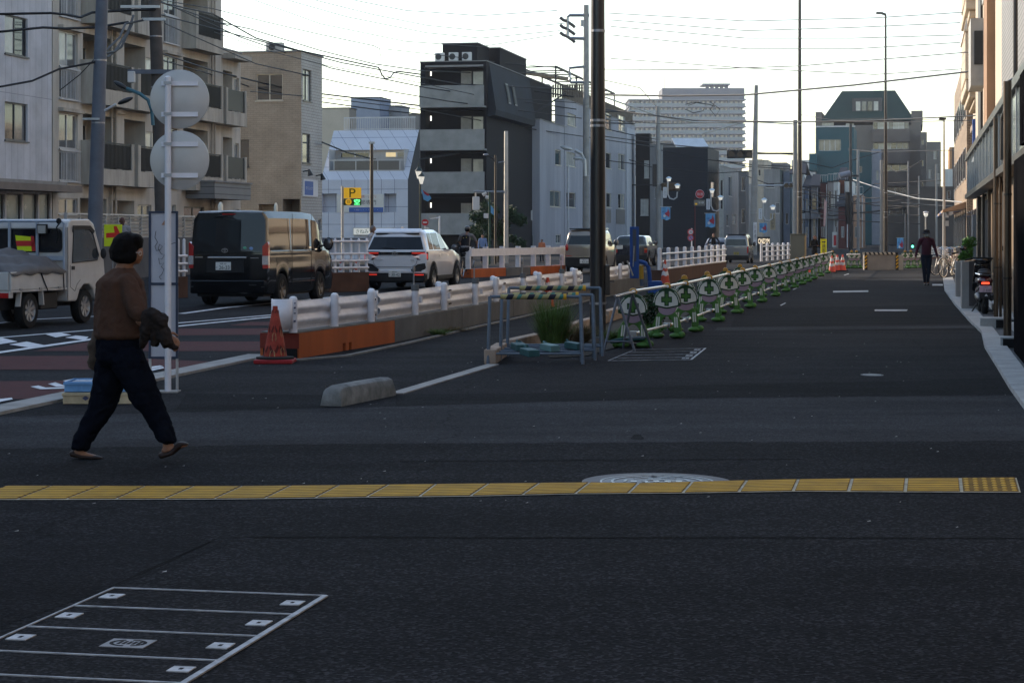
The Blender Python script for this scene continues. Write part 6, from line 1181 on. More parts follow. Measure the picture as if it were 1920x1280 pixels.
# ---------------- cones ----------------
def cone(px,py,h,label,mats,dirty=False,r=.17,base=(.19,.035),loc=None):
    g=loc or G(px,py); t=thing('traffic_cone',label,'traffic cone',g,random.uniform(-.4,.4),None); rt=.028; rb=r*.72; body,band=mats; n=24; z0=base[1]; 
    rad=lambda z: rb+(rt-rb)*(z-z0)/(h-z0)
    part(t,'body',MB().lathe([(rad(z0),z0),(rad(h-.05),h-.05),(rt+.004,h-.045),(rt,h)],n=n),body,smooth=True)
    if band:
        for a,b in((.30,.48),(.62,.80)):
            za=z0+(h-z0)*a; zb=z0+(h-z0)*b; vs=[]; m=24
            for i in range(m):
                ph=2*PI*i/m; wv=.055*(1-abs(((i*4/m)%1)*2-1))*h
                vs+= [((rad(za+wv)+.003)*math.cos(ph),(rad(za+wv)+.003)*math.sin(ph),za+wv),((rad(zb+wv)+.003)*math.cos(ph),(rad(zb+wv)+.003)*math.sin(ph),zb+wv)]
            part(t,'chevron_band',MB().add(vs,[(2*i,2*((i+1)%m),2*((i+1)%m)+1,2*i+1) for i in range(m)]),band)
    bs=base[0]; part(t,'base',MB().box(-bs,bs,-bs,bs,.0,z0-.003),M('cone base',(.02,.018,.018),.8) if not dirty else M('cone base red',(.30,.02,.025),.6,0,.2,5),bevel=.012)
    if dirty:
        part(t,'weight_ring',MB().lathe([(rad(z0)+.01,z0-.002),(bs*.98,z0-.002),(bs*.98,z0+.02),(rad(z0)+.01,z0+.03)],n=28),M('rubber weight',(.02,.018,.018),.8),smooth=True)
    return t
CO=M('cone red orange',(.40,.055,.028),.55,0,.2,4); CW=M('cone white band',(.55,.54,.54),.5,0,.12,6); CDT=M('cone faded red',(.27,.038,.022),.65,0,.4,9); CDB=M('cone band maroon',(.10,.018,.015),.7,0,.4,8)
t=cone(516,680,.66,'dirty faded red traffic cone at the near end of the orange base',(CDT,None),True,r=.20,base=(.225,.05))
def cone_patch(t,h=.66,z0=.05,rb=.144,rt=.028):
    rad=lambda z: rb+(rt-rb)*(z-z0)/(h-z0)
    def patch(pts,mat,nm,off=.003):   # (angle from -y in deg, z)
        mb=MB(); P_=[(rad(z)+off,(-90+a),z) for a,z in pts]; mb.poly([(r*math.cos(R(a)),r*math.sin(R(a)),z) for r,a,z in P_]); part(t,nm,mb,mat)
    t.rotation_euler=(0,0,0)
    for c in range(-180,180,60):
        for zc,s in((.60,.5),(.40,1),(.17,1)):
            off=30 if zc==.40 else 0
            for k in(-1,1):
                a=c+off
                patch([(a+k*3,zc-.03*s),(a+k*22,zc+.045*s),(a+k*28,zc+.01*s),(a+k*14,zc-.055*s)],CDB,'maroon_chevron',.003)
    LF=M('bleached print',(.34,.25,.12),.7,0,.4,9)
    for a,z in((0,.30),(-8,.10),(48,.13),(62,.34)):
        for k in(-1,1): patch([(a+k*2,z+.06),(a+k*12,z+.035),(a+k*14,z-.02),(a+k*9,z-.05),(a+k*10,z-.01),(a+k*8,z+.03)],LF,'worn_print',.005)
cone_patch(t)
cone(1027,578,.62,'red traffic cone with white chevrons behind the metal trestle',(CO,CW),r=.19)
cone(1247,533,.72,'red and white cone beside the blue pump pipe',(CO,CW),r=.2)
for k,(x,y,l) in enumerate(((1570,508,'left of the two bright cones at the end of the barricades'),(1580,508,'right of the two bright cones at the end of the barricades'),(1516,515,'orange cone showing through the far barricades'),(1560,511,'small cone hidden behind the last barricade'))): cone(x,y,.66,l,(M('cone bright red',(.62,.09,.06),.5,0,.1),CW),r=.2)
for x,y,l in((668,492,'red cone in the roadworks left of the SUV'),(640,500,'red cone just right of the van mirror')): cone(x,y,.7,l,(CO,CW),r=.2,loc=P(x,y,62)-Vector((0,0,P(x,y,62).z)))
# ---------------- metal trestles ----------------
FR_=M('blue grey trestle paint',(.115,.145,.18),.5,.2,.25,7); FRG=M('grey steel trestle',(.13,.14,.16),.5,.4,.25,6); CAMO=M('sleeve yellow',(.33,.29,.13),.6,0,.25,8); SLD=M('sleeve dark',(.018,.02,.035),.6); SLT=M('sleeve teal',(.05,.19,.16),.5); TL=M('teal weight',(.035,.095,.10),.6,0,.3,5)
def trestle(pxl,pxr,pyb,label,sleeve=True,h=.77,rz=0,sp=.44,weights=0):
    a,b=G(pxl,pyb),G(pxr,pyb); d=b-a; L=d.length; t=thing('trestle_barrier',label,'trestle barrier',a,math.atan2(d.y,d.x),'metal trestles by the planting strip'); r=.017; q=.02
    for x in(0,L):
        for s in(0,1): part(t,'leg',MB().tube([(x,sp*s,0),(x+(.02 if x==0 else -.02),sp*.5+(s-.5)*.05,h)],q,8),FR_)
        part(t,'side_bar',MB().tube([(x,.03,.13),(x,sp-.03,.13)],.012,6),FR_)
    part(t,'top_bar',MB().tube([(0.02,sp*.5,h),(L-.02,sp*.5,h)],.018,8),FR_)
    for s in(.03,sp-.03): part(t,'bottom_bar',MB().tube([(0,s,.12),(L,s,.12)],.013,8),FR_)
    if sleeve:
        x0,x1=L*.13,L*.80; cur=x0; i=0; sl=part(t,'top_sleeve',MB().cyl((x0,sp*.5,h),(x1,sp*.5,h),.030,n=14),CAMO)
        for k in range(6):
            x=x0+.04+k*(x1-x0)/6; m=(SLD,SLT)[k%2]; vs=[]; n=12
            for i in range(n+1):
                A=-PI*.75+PI*1.1*i/n; sh=.05*(i/n); vs+=[(x+sh,sp*.5-.0315*math.cos(A),h+.0315*math.sin(A)),(x+sh+(.075 if k%2==0 else .045),sp*.5-.0315*math.cos(A),h+.0315*math.sin(A))]
            part(sl,'stripe',MB().add(vs,[(2*i,2*i+2,2*i+3,2*i+1) for i in range(n)]),m)
        part(t,'clamp_ring',MB().cyl((x1,sp*.5,h),(x1+.035,sp*.5,h),.036,n=14),YT)
    return t
t1=trestle(915,1093,683,'front blue grey trestle with a camouflage striped sleeve')
t2=trestle(938,1116,676,'middle blue grey trestle standing half behind the front one'); t3=trestle(951,1130,668,'rear blue grey trestle touching the black lamp post',h=.83)
for k,(x,y,lb) in enumerate(((973,660,'dark teal weight lying left on the trestle bars'),(992,672,'dark teal weight nearest the camera on the trestle bars'),(1030,662,'pale teal weight in the middle of the trestle bars'),(1076,658,'teal weight lying right on the trestle bars'))):
    g=G(x,y+18); t=thing('trestle_weight',lb,'weight',g+Vector((0,0,.13)),.5+.15*k,'teal weights on the trestles'); m=TL if k!=2 else M('pale teal weight',(.12,.22,.22),.6,0,.2)
    part(t,'block',MB().prism([(-.085,-.1,0),(.075,-.1,0),(.095,.1,.02),(-.06,.1,.02)],(0,0,.075)),m,bevel=.008); part(t,'handle',MB().tube([(.02,.06,.06),(.04,.13,.11),(.1,.16,.1),(.16,.12,.04)],.012,6),m)
# A shaped ladder trestle carrying the first barrier pipe
def aframe():
    p0=G(1155,664); t=thing('pipe_stand','grey steel A shaped stand carrying the end of the white pipe','pipe stand',G(1186,656)); o=t.location; Yc=o.y
    q=lambda x,y,dy=0:P(x,y,Yc+dy)-o
    top=q(1158,556,-.1); tp2=q(1186,551,.15)
    for (x,y,dy,tt) in((1132,662,-.3,top),(1190,668,-.3,top),(1168,655,.35,tp2),(1222,661,.3,tp2)): part(t,'leg',MB().tube([(q(x,y,dy).x,q(x,y,dy).y,0),tt],.017,8),FRG)
    part(t,'cross_bar',MB().tube([q(1136,640,-.3),q(1186,640,-.3)],.011,6),FRG); part(t,'cross_bar',MB().tube([q(1172,634,.3),q(1217,632,.3)],.013,6),FRG); part(t,'clamp',MB().cyl(q(1153,556,-.15),q(1190,547,.2),.020,n=10),STL2)
aframe()
g=G(1175,652); t=thing('flat_weight','dark teal flat weight lying under the A shaped stand','weight',g+Vector((0,0,.06)),.1); part(t,'slab',MB().prism([(-.24,-.1,.0),(-.05,-.12,.04),(.2,-.1,.05),(.3,0,.03),(.05,.14,.04)],(0,0,.05)),TL,bevel=.01); part(t,'under_pad',MB().box(-.12,.2,-.08,.1,-.06,.0),M('black rubber',(.015,.015,.015),.7))
# ---------------- green barricade stands ----------------
BG=M('barricade green',(.060,.150,.032),.5,0,.2,5); BGD=M('barricade dark green',(.018,.055,.022),.5,0,.15,4); BW=M('barricade cream',(.60,.57,.50),.5,0,.12,6); BPK=M('barricade mauve band',(.30,.21,.25),.6,0,.12,5); AMB=M('amber pipe holder',(.42,.22,.03),.5,0,.15,4); WP=M('white pipe',(.78,.77,.76),.3,0,.05,3,coat=.3)
def slabpoly(pts,y0,y1): return MB().prism([(x,y0,z) for x,z in pts],(0,y1-y0,0))
def barricade():
    t=thing('barrier_stand','x','barricade stand',(0,0,0))
    arc=lambda cx,cz,rx,rz,a0,a1,n: [(cx+rx*math.cos(R(a0+(a1-a0)*i/n)),cz+rz*math.sin(R(a0+(a1-a0)*i/n))) for i in range(n+1)]
    # hollow arch body
    outr=arc(0,.12,.225,.34,0,180,14); inn_=arc(0,.14,.11,.20,180,0,12); part(t,'body',slabpoly([(.205,.02)]+outr+[(-.205,.02),(-.09,.02)]+inn_+[(.09,.02)],-.03,.03),BG,bevel=.012)
    for s in(-1,1): part(t,'foot',MB().ell((s*.15,-.03,.045),(.115,.13,.045),14,8).ell((s*.24,-.08,.06),(.06,.06,.055),10,6),BG,smooth=True)
    dome=arc(0,.55,.215,.235,0,180,16); dm=part(t,'dome',slabpoly([(.215,.50)]+dome+[(-.215,.50),(0,.455)],-.045,.045),BGD,bevel=.01); dome2=arc(0,.545,.195,.215,0,180,16); fc=part(dm,'dome_face',slabpoly([(.036,.725),(.036,.645),(.085,.645),(.085,.555),(.036,.555),(.036,.50),(-.036,.50),(-.036,.555),(-.085,.555),(-.085,.645),(-.036,.645),(-.036,.725)]+[(-.178*math.cos(R(a)),.545+.195*math.sin(R(a))) for a in (70,50,30,12,0)]+[(-.175,.515),(0,.478),(.175,.515)]+[(.178*math.cos(R(a)),.545+.195*math.sin(R(a))) for a in (0,12,30,50,70)],-.056,-.048),BW,bevel=.003)
    for k in(-1,1): part(dm,'side_rim',slabpoly([(k*.196*math.cos(R(a)),.545+.215*math.sin(R(a))) for a in(2,20,38,52)]+[(k*.207*math.cos(R(a)),.545+.226*math.sin(R(a))) for a in(52,38,20,2)],-.052,-.046),BW)
    part(fc,'cross',slabpoly([(-.017,.52),(.017,.52),(.017,.575),(.066,.575),(.066,.625),(.017,.625),(.017,.685),(-.017,.685),(-.017,.625),(-.066,.625),(-.066,.575),(-.017,.575)],-.0500,-.0465),BG)
    part(t,'band_plate',slabpoly([(.135,.48)]+[(.135*math.cos(R(a)),.455+.10*math.sin(R(a))) for a in range(0,-181,-15)]+[(-.135,.48)],-.036,.036),BPK,bevel=.006)
    for x in(-.165,-.13,.13,.165): part(t,'reflective_stripe',slabpoly([(x-.011,.17),(x+.011,.17),(x*.93+.013,.33),(x*.93-.008,.33)],-.037,-.032),BW)
    part(t,'pipe_holder',MB().lathe([(.02,-.03),(.055,-.03),(.062,0),(.055,.03),(.02,.03)],(0,0,.80),14,'y'),AMB,smooth=True); part(t,'pipe_holder',MB().lathe([(.02,-.03),(.042,-.03),(.042,.03),(.02,.03)],(.02,.03,.20),12,'y'),AMB,smooth=True); part(t,'neck',MB().box(-.03,.03,-.02,.02,.75,.80),BGD)
    part(t,'base_clamp',MB().box(-.05,.05,-.06,.06,.17,.24),STL2)
    return t
bx_=[1187,1251,1285,1330,1366,1392,1416,1442,1463,1479,1494,1506,1518,1531,1544,1561]
ordn=['first, half behind the grey A shaped stand','second, beside the leafy weeds','third from the near end','fourth from the near end','fifth from the near end','sixth from the near end','seventh from the near end','eighth from the near end','eighth from the far end','seventh from the far end','sixth from the far end, before the metal cabinet','fifth from the far end','fourth from the far end','third from the far end','second from the far end','last at the far end by the cones']
proto=barricade(); BL=[]
ln=[G(1187,652),G(1251,634)]
for i,x in enumerate(bx_):
    tt=(x-960)/F; Y=-3.47/(tt*CT-ST) if i>1 else ln[i].y; Y=min(Y,84); loc=Vector((X_(x,Y),Y,0)); o=proto if i==0 else dup(proto); o.location=loc; o.rotation_euler=(0,0,-TH*.4+random.uniform(-.22,.22)); o.scale=(.93+random.uniform(-.02,.02),)*3
    o['label']='green and cream domed barricade stand, '+ordn[i]; o['group']='green barricade stands along the pavement'; BL.append(loc)
for k,(x,Y) in enumerate(((1303,33.6),(1345,37),(1378,41),(1404,46))):
    o=dup(proto); o.location=(X_(x,Y)-.1,Y+.9,0); o['label']='green barricade stand doubled up just behind the %s one'%('third','fourth','fifth','sixth')[k]
pipes=[(1187,545),(1251,527)]
for i in range(len(BL)-1):
    a=BL[i]+Vector((0,-.05,.745)); b=BL[i+1]+Vector((0,.05,.745)); d=b-a; mb=MB().cyl((0,0,0),d,.021,n=12); o=part(None,'barrier_pipe',mb,WP,smooth=True); o.location=a; tag(o,'white top pipe running on from the barricade stand %s'%ordn[i].split(',')[0],'barrier pipe','white pipes through the barricades')
    if i<9: a=BL[i]+Vector((.02,-.05,.19)); b=BL[i+1]+Vector((.02,.05,.19)); mb=MB().cyl((0,0,0),b-a,.019,n=10); o=part(None,'barrier_pipe',mb,WP,smooth=True); o.location=a; tag(o,'low white pipe near the ground at the barricade stand '+ordn[i].split(',')[0],'barrier pipe','white pipes through the barricades')
for k,(x,Y) in enumerate(((1597,86),(1606,86),(1697,86),(1708,86.5),(1719,87))):
    o=dup(proto); o.location=(X_(x,Y),Y,0); o['label']=('green barricade stand just right of the two bright cones','green barricade stand left of the striped barrier','green barricade stand touching the right end of the striped barrier','green barricade stand between striped barrier and walking person','green barricade stand beside the walking person')[k]
a=P(1690,479,86.6); o=part(None,'barrier_pipe',MB().cyl((0,0,0),P(1730,481,86.9)-a,.03),WP); o.location=a; tag(o,'white pipe across the stands left of the walking person','barrier pipe','white pipes through the barricades')
a=P(1588,477,85.6); o=part(None,'barrier_pipe',MB().cyl((0,0,0),P(1612,477,85.9)-a,.03),WP); o.location=a; tag(o,'white pipe across the stands right of the bright cones','barrier pipe','white pipes through the barricades')
# ---------------- planting strip ----------------
KP=M('cream planting kerb',(.33,.255,.20),.9,0,.3,4,bump=.4,bs=40,streak=False)
def kb(px0,py0,px1,py1,h,lab,n=1):
    a,b=G(px0,py0),G(px1,py1); d=b-a; t=thing('planting_kerb',lab,'kerb',a,math.atan2(d.y,d.x),'cream kerb stones of the planting strip'); L=d.length; part(t,'stone',MB().box(0,L-.02,0,.14,0,h),KP,bevel=.015)
kb(930,683,951,668,.17,'cream kerb stone at the left foot of the trestles'); kb(962,662,1019,648,.17,'cream kerb stone left of the grass clump'); kb(1047,637,1090,620,.15,'cream kerb stone right of the grass clump'); kb(1094,619,1140,606,.15,'cream kerb stone left of the black lamp post'); kb(1142,605,1190,589,.20,'cream kerb stone right of the black lamp post')
a,b=G(1200,590),G(1500,505); 
gpoly('soil',[(1020,655),(1050,640),(1190,590),(1250,570),(1300,585),(1200,640),(1100,668),(1030,672)],.01,M('planting soil',(.028,.024,.018),1,0,.4,8,bump=.8,bs=50))
def tuft(name,lab,cat,loc,r,h,n,mat,seed,wid=.006,lean=.6):
    rnd=random.Random(seed); mb=MB()
    for i in range(n):
        a=rnd.uniform(0,2*PI); rr=r*math.sqrt(rnd.random())*.35; b=Vector((rr*math.cos(a),rr*math.sin(a),0)); hh=h*rnd.uniform(.45,1.05); a2=a+rnd.gauss(0,.7); out=r*rnd.uniform(.2,1.0)
        m=b+Vector((math.cos(a2)*out*.4,math.sin(a2)*out*.4,hh*.55)); t=b+Vector((math.cos(a2)*out,math.sin(a2)*out,hh)); s=Vector((-math.sin(a2),math.cos(a2),0))*wid*rnd.uniform(.6,1.3)
        mb.add([b-s,b+s,m+s*.8,t,m-s*.8],[(0,1,2,4),(4,2,3)])
        if rnd.random()<.7:
            for k in range(2): p=m.lerp(t,rnd.random()); dv=Vector((rnd.gauss(0,1),rnd.gauss(0,1),rnd.uniform(.2,1.2))).normalized()*.05; mb.add([p-s*.5,p+s*.5,p+dv],[(0,1,2)])
    o=part(None,name,mb,mat); o.location=loc; return tag(o,lab,cat,kind='stuff')
TG=M('feathery grass green',(.085,.145,.035),.8,0,.35,9); TG2=M('dry grass',(.13,.10,.05),.9,0,.4,9)
tuft('weeds','thin pale grass stalks leaning out of the feathery clump','weeds',G(1046,655),.5,.60,110,TG2,21,.004)
tuft('grass_clump','tall feathery green grass clump growing between the trestle legs','grass',G(1037,656),.36,.68,900,TG,1,.0045)
tuft('weeds','dry pale weeds along the cream kerb right of the grass clump','weeds',G(1085,642),.35,.26,500,TG2,2,.005); tuft('weeds','small weeds at the foot of the black lamp post','weeds',G(1150,640),.3,.18,260,TG,3,.005)
tuft('weeds','yellow green weed tuft where the orange base meets grey concrete','weeds',G(822,629),.25,.10,300,TG,4,.004); tuft('weeds','low weeds along the kerb line before the grey blocks','weeds',G(850,621),.4,.07,300,TG2,6,.004); tuft('weeds','thin dry weeds behind the rounded kerb block','weeds',G(628,752),.09,.15,120,TG2,5,.003)
t=thing('shrub','dark leafy weed shrub between the first two barricade stands','shrub',G(1222,622)); leafball(t,'leaves',(0,.1,.30),(.22,.3,.30),900,.035,LEAFD,11); leafball(t,'pale_leaves',(0,.05,.32),(.2,.28,.3),120,.022,M('leaf pale',(.14,.13,.10),.6,0,.3,9),12); leafball(t,'low_leaves',(.02,-.1,.06),(.2,.15,.08),260,.03,LEAF,13); part(t,'stem',MB().cyl((0,.1,0),(0,.1,.3),.01),M('stem brown'))
# ---------------- blue pump ----------------
PB=M('blue pump paint',(.012,.055,.22),.5,0,.2,3); YP_=47; o=Vector((X_(1187,YP_),YP_,0)); t=thing('blue_pump_stand','blue board stand with a curved blue hose and yellow pipe behind the guard rail','pump stand',o); q=lambda x,y,dy=0:P(x,y,YP_+dy)-o
part(t,'board',MB().box(q(1181,0).x,q(1198,0).x,-.03,.03,Z_(522,YP_),Z_(425,YP_)),PB,bevel=.01); part(t,'inner_panel',MB().box(q(1186,0).x,q(1193,0).x,-.04,-.031,Z_(490,YP_),Z_(430,YP_)),M('dark blue grey',(.05,.06,.08),.5)); part(t,'rod',MB().cyl(q(1189,461,-.06),q(1187,500,-.06),.015),STL2); part(t,'brace',MB().cyl(q(1176,489,-.1),q(1187,517,-.1),.02),M('plate back grey'))
part(t,'hose',MB().tube([q(x,y,.1) for x,y in((1195,491),(1203,491),(1211,494),(1216,502),(1218,515),(1219,530),(1225,535),(1240,534))],.05,12),PB,smooth=True); part(t,'yellow_pipe',MB().cyl(q(1202,498,.2),q(1203,523,.2),.055,n=14),M('pump yellow',(.40,.25,.03),.5)); part(t,'lower_pipe',MB().cyl(q(1203,523,.2),q(1204,536,.2),.05,n=14),M('pump grey blue',(.07,.09,.13),.5)); part(t,'foot',MB().box(q(1216,0).x,q(1242,0).x,0,.3,0,Z_(527,YP_)),PB,bevel=.02)
# ---------------- round signs seen from behind ----------------
SP=G(315,735); t=thing('road_sign_post','white post carrying two round signs seen from behind','road sign',SP); part(t,'post',MB().cyl((0,0,0),(0,0,Z_(145,SP.y)),.031,n=18),WPOST,smooth=True); part(t,'post_cap',MB().ell((0,0,Z_(145,SP.y)),(.031,.031,.012)),WPOST); part(t,'footing',MB().box(-.12,.1,-.08,.14,0,.012),KERB)
SB=M('sign back galvanised',(.34,.325,.30),.6,0,.14,3); s=SP.y/F
for k,(cx,cy,r_) in enumerate(((335,185.5,54.5),(335,300,54.5))):
    c=Vector(((cx-315)*s,.06,Z_(cy,SP.y))); f=part(t,'sign_disc',MB().cyl(c,c+Vector((0,.003,0)),r_*s,n=56),SB); part(f,'rim',MB().lathe([((r_-.2)*s,-.012),((r_+1)*s,-.01),((r_+1)*s,.008),((r_-.2)*s,.004)],c,56,'y'),M('frame aluminium'),smooth=True)
    for dy in((-29.5,28.5) if k==0 else(-30,28.5)):
        z=Z_(cy+dy,SP.y); b_=part(t,'bracket',MB().box((301-315)*s,(370-315)*s,.035,.045,z-.022,z+.022).box((301-315)*s,(370-315)*s,.02,.035,z-.024,z-.018),WPOST); part(b_,'clamp',MB().box(-.036,.04,-.036,-.03,z-.014,z+.014),STL2)
    text(f,'sticker','川崎道路\n標識工業',M('sticker white',(.6,.6,.6),.5,0,0),c+Vector(((355-cx)*s,-.004,-(207-185.5)*s)),.045,width=.12)
p=thing('notice_board','tall white notice board in a dark blue frame with a black scribble','notice board',Vector((X_(308,SP.y+.25),SP.y+.25,0))); s2=(SP.y+.25)/F; x0,x1=(279-308)*s2,(334-308)*s2; z0,z1=Z_(672,SP.y+.25),Z_(396,SP.y+.25); zc=Z_(532,SP.y+.25); fb=M('notice frame blue',(.035,.05,.085),.5)
part(p,'face',MB().box(x0+.02,x1-.02,.0,.012,z0+.02,z1-.02),M('notice white',(.42,.44,.50),.5,0,.06))
for nm,bb in(('frame_side',(x0,x0+.022,z0,z1)),('frame_side',(x1-.022,x1,z0,z1)),('frame_top',(x0,x1,z1-.02,z1)),('frame_bar',(x0,x1,zc-.012,zc+.012)),('frame_bottom',(x0,x1,z0,z0+.02))): part(p,nm,MB().box(bb[0]+.0005,bb[1]-.0005,-.014 if 'side' in nm else -.011,.02,bb[2],bb[3]),fb)
for x in(x0+.011,x1-.011): part(p,'leg',MB().box(x-.012,x+.012,.0,.02,0,z0),M('frame aluminium'))
scr=[(293,433),(291,445),(296,454),(291,462),(294,470),(301,468),(305,462),(300,458),(297,466),(303,476),(309,478),(304,486),(298,484),(300,495),(308,493),(303,500),(308,505),(304,514),(299,519),(303,524)]
part(p,'scribble',MB().tube([P(x,y,SP.y+.25)-p.location+Vector((0,-.016,0)) for x,y in scr],.003,6),M('marker black',(.01,.01,.01),.4,0,0)); part(p,'torn_sticker',MB().poly([P(x,y,SP.y+.25)-p.location+Vector((0,-.015,0)) for x,y in((303,422),(309,413),(311,422))]),M('sticker tan',(.35,.2,.14),.7))
part(p,'wire_tie',MB().tube([P(x,y,SP.y+.1)-p.location for x,y in((308,457),(315,459),(322,457),(329,455))],.003,5),M('black cable'))
# ---------------- stacked crates ----------------
def crate(g,w,d,h,mat,label,rz,inner=None):
    t=thing('plastic_crate',label,'crate',g,rz); e=.012; part(t,'tray',MB().box(-w/2,w/2,0,e,0,h).box(-w/2,w/2,d-e,d,0,h).box(-w/2,-w/2+e,e,d-e,0,h).box(w/2-e,w/2,e,d-e,0,h).box(-w/2+e,w/2-e,e,d-e,0,.01),mat,bevel=.004); part(t,'rim',MB().box(-w/2-.008,w/2+.008,-.008,0,h-.03,h-.005).box(w/2,w/2+.008,0,d,h-.03,h-.005).box(-w/2-.008,-w/2,0,d,h-.03,h-.005),mat,bevel=.003)
    for k in(-1,1): part(t,'rib',MB().box(k*w*.25-.01,k*w*.25+.01,-.006,-.001,.01,h-.035),mat)
    return t
g=G(182,757); c1=crate(g,.60,.42,.10,M('crate cream',(.42,.36,.24),.6,0,.25,6),'dirty cream plastic crate under the blue one by the kerb',.03); part(c1,'emblem',MB().prism([(-.13,-.004,.05),(-.1,-.004,.075),(-.07,-.004,.05),(-.1,-.004,.03)],(0,.003,0)),INKD)
c2=crate(g+Vector((0,.01,.105)),.58,.42,.09,M('crate sky blue',(.13,.30,.56),.5,0,.2,5),'sky blue plastic crate stacked on the cream one',.03); part(c2,'film_lining',MB().box(-.25,.25,.03,.39,.075,.082),M('thin plastic film',(.40,.50,.62),.2,0,.3,9))
# street tree
t=thing('street_tree','dark leafy street tree before the black and grey blocks','tree',Vector((X_(935,104),104,0))); part(t,'trunk',MB().tube([(0,0,0),(.05,0,.8),(0,.1,1.6),(.2,0,2.3)],[.12,.1,.08,.04],8),M('bark',(.05,.04,.03),.95),smooth=True)
mbm=MB(); rnd=random.Random(5)
for k in range(9): a=rnd.uniform(0,2*PI); mbm.tube([(0,0,1.0+k*.08),(.4*math.cos(a),.4*math.sin(a),1.6+k*.1),(1.1*math.cos(a),.9*math.sin(a),1.9+rnd.random()*.8)],[.05,.035,.015],6)
part(t,'limbs',mbm,M('bark'))
rnd=random.Random(8); mb=MB()
for k in range(26):
    c=Vector((rnd.uniform(-1.35,1.25),rnd.uniform(-1,1),rnd.uniform(.9,2.9))); 
    if c.z>2.4: c.x*=.55
    R0=rnd.uniform(.25,.5)
    for i in range(420):
        p=Vector((rnd.gauss(0,1),rnd.gauss(0,1),rnd.gauss(0,.7))).normalized()*R0*rnd.uniform(.4,1.05)+c; s=rnd.uniform(.04,.085); a=Vector((rnd.gauss(0,1),rnd.gauss(0,1),rnd.gauss(0,.6))).normalized(); b=a.cross(Vector((rnd.gauss(0,1),rnd.gauss(0,1),rnd.gauss(0,1)))).normalized(); mb.add([p-a*s,p+b*s*.55,p+a*s,p-b*s*.55],[(0,1,2,3)])
part(t,'crown',mb,LEAFD)
# ---------------- vehicles ----------------
PW=M('car paint white',(.60,.61,.64),.22,0,.04,1,coat=1); PBK=M('car paint black',(.003,.003,.0035),.07,0,.1,.5,spec=.55); PBG=M('car paint beige',(.20,.17,.14),.3,.3,.05,1,coat=1); PDK=M('car paint dark blue',(.012,.016,.028),.2,.2,.1,1,coat=1); PSV=M('car paint silver grey',(.17,.175,.19),.3,.5,.08,1,coat=1); PTW=M('truck paint off white',(.45,.44,.42),.4,0,.12,3,coat=.4)
TYR=M('tyre rubber',(.012,.012,.012),.85,0,.25,20); RIM=M('alloy rim',(.38,.37,.35),.3,.8,.1,5); TRIM=M('black trim plastic',(.018,.018,.019),.55,0,.2,9); CHR=M('chrome',(.7,.7,.7),.08,1,0); TGL=M('tinted car glass',(.005,.006,.009),.04,0,.1,1,spec=.45); CGL=M('clear car glass',(.05,.06,.065),.04,0,.2,1,spec=.8)
RL=M('rear lamp red',(.35,.012,.012),.12,0,.1,9,coat=.6); RLIT=M('rear lamp lit red',(.45,.02,.02),.3,0,0,emit=(1,.06,.03),es=.25); RLC=M('rear lamp clear',(.4,.38,.38),.15,0,.2,30,coat=.6); PLT=M('number plate white',(.62,.62,.60),.45,0,.04); PLI=M('plate ink green',(.012,.05,.035),.5,0,0)
def wheel(root,x,y,r,w,side,rim=RIM,spokes=5):
    """side +1: outer face to +x"""
    t=part(root,'wheel',MB().lathe([(r*.62,-w/2),(r*.93,-w/2),(r,-w*.3),(r,w*.3),(r*.93,w/2),(r*.62,w/2)],(x,y,r),28,'x',cap=False),TYR,smooth=True); xo=x+side*w/2
    part(t,'rim',MB().lathe([(r*.64,xo-side*.005),(r*.60,xo-side*.02),(r*.56,xo-side*.07),(r*.12,xo-side*.075)],(0,y,r),24,'x',cap=False) if side>0 else MB().lathe([(r*.64,xo+.005),(r*.60,xo+.02),(r*.56,xo+.07),(r*.12,xo+.075)],(0,y,r),24,'x',cap=False),rim,smooth=True)
    mb=MB().cyl((xo-side*.05,y,r),(xo-side*.015,y,r),r*.16,n=12)
    for k in range(spokes):
        a=2*PI*k/spokes+.3; c,s=math.cos(a),math.sin(a); 
        mb.prism([(xo-side*.045,y+r*(.1*c-d*s*.07),r+r*(.1*s+d*c*.07)) for d in(-1,1)]+[(xo-side*.03,y+r*(.6*c+d*s*.10),r+r*(.6*s-d*c*.10)) for d in(-1,1)][::1],(side*.02,0,0))
    part(t,'spokes',mb,rim)
def plate(root,y,z,num,x=0,w=.33,h=.165,small='相模 500',kana='さ',rotx=0,tilt=0,mat=None):
    p=part(root,'number_plate',MB().box(x-w/2,x+w/2,y-.012,y,z-h/2,z+h/2),mat or PLT,bevel=.004)
    text(p,'number',num,PLI,(x+.025,y-.014,z-h*.17),h*.46,width=w*.68); text(p,'plate_heading',small,PLI,(x,y-.014,z+h*.30),h*.20,width=w*.42); text(p,'plate_kana',kana,PLI,(x-w*.42,y-.014,z-h*.17),h*.2); return p
def badge(root,y,z,r=.065,x=0):
    mb=MB()
    def oval(rx,rz,w_,cx,cz):
        n=24; vs=[]
        for i in range(n):
            a=2*PI*i/n
            for k in(0,1): vs+=[(cx+(rx-w_*k)*math.cos(a),y-.012,cz+(rz-w_*k)*math.sin(a))]
        mb.add(vs,[(2*i,2*((i+1)%n),2*((i+1)%n)+1,2*i+1) for i in range(n)])
    oval(r,r*.68,r*.16,x,z); oval(r*.62,r*.30,r*.12,x,z+r*.28); 
    n=24; oval(r*.24,r*.58,r*.12,x,z); o=part(root,'emblem',mb,CHR); m=o.modifiers.new('s','SOLIDIFY'); m.thickness=.008; return o
def lerp(tab,y,k):
    if y<=tab[0][0]: return tab[0][k]
    for a,b in zip(tab[:-1],tab[1:]):
        if y<=b[0]: return a[k]+(b[k]-a[k])*(y-a[0])/(b[0]-a[0])
    return tab[-1][k]
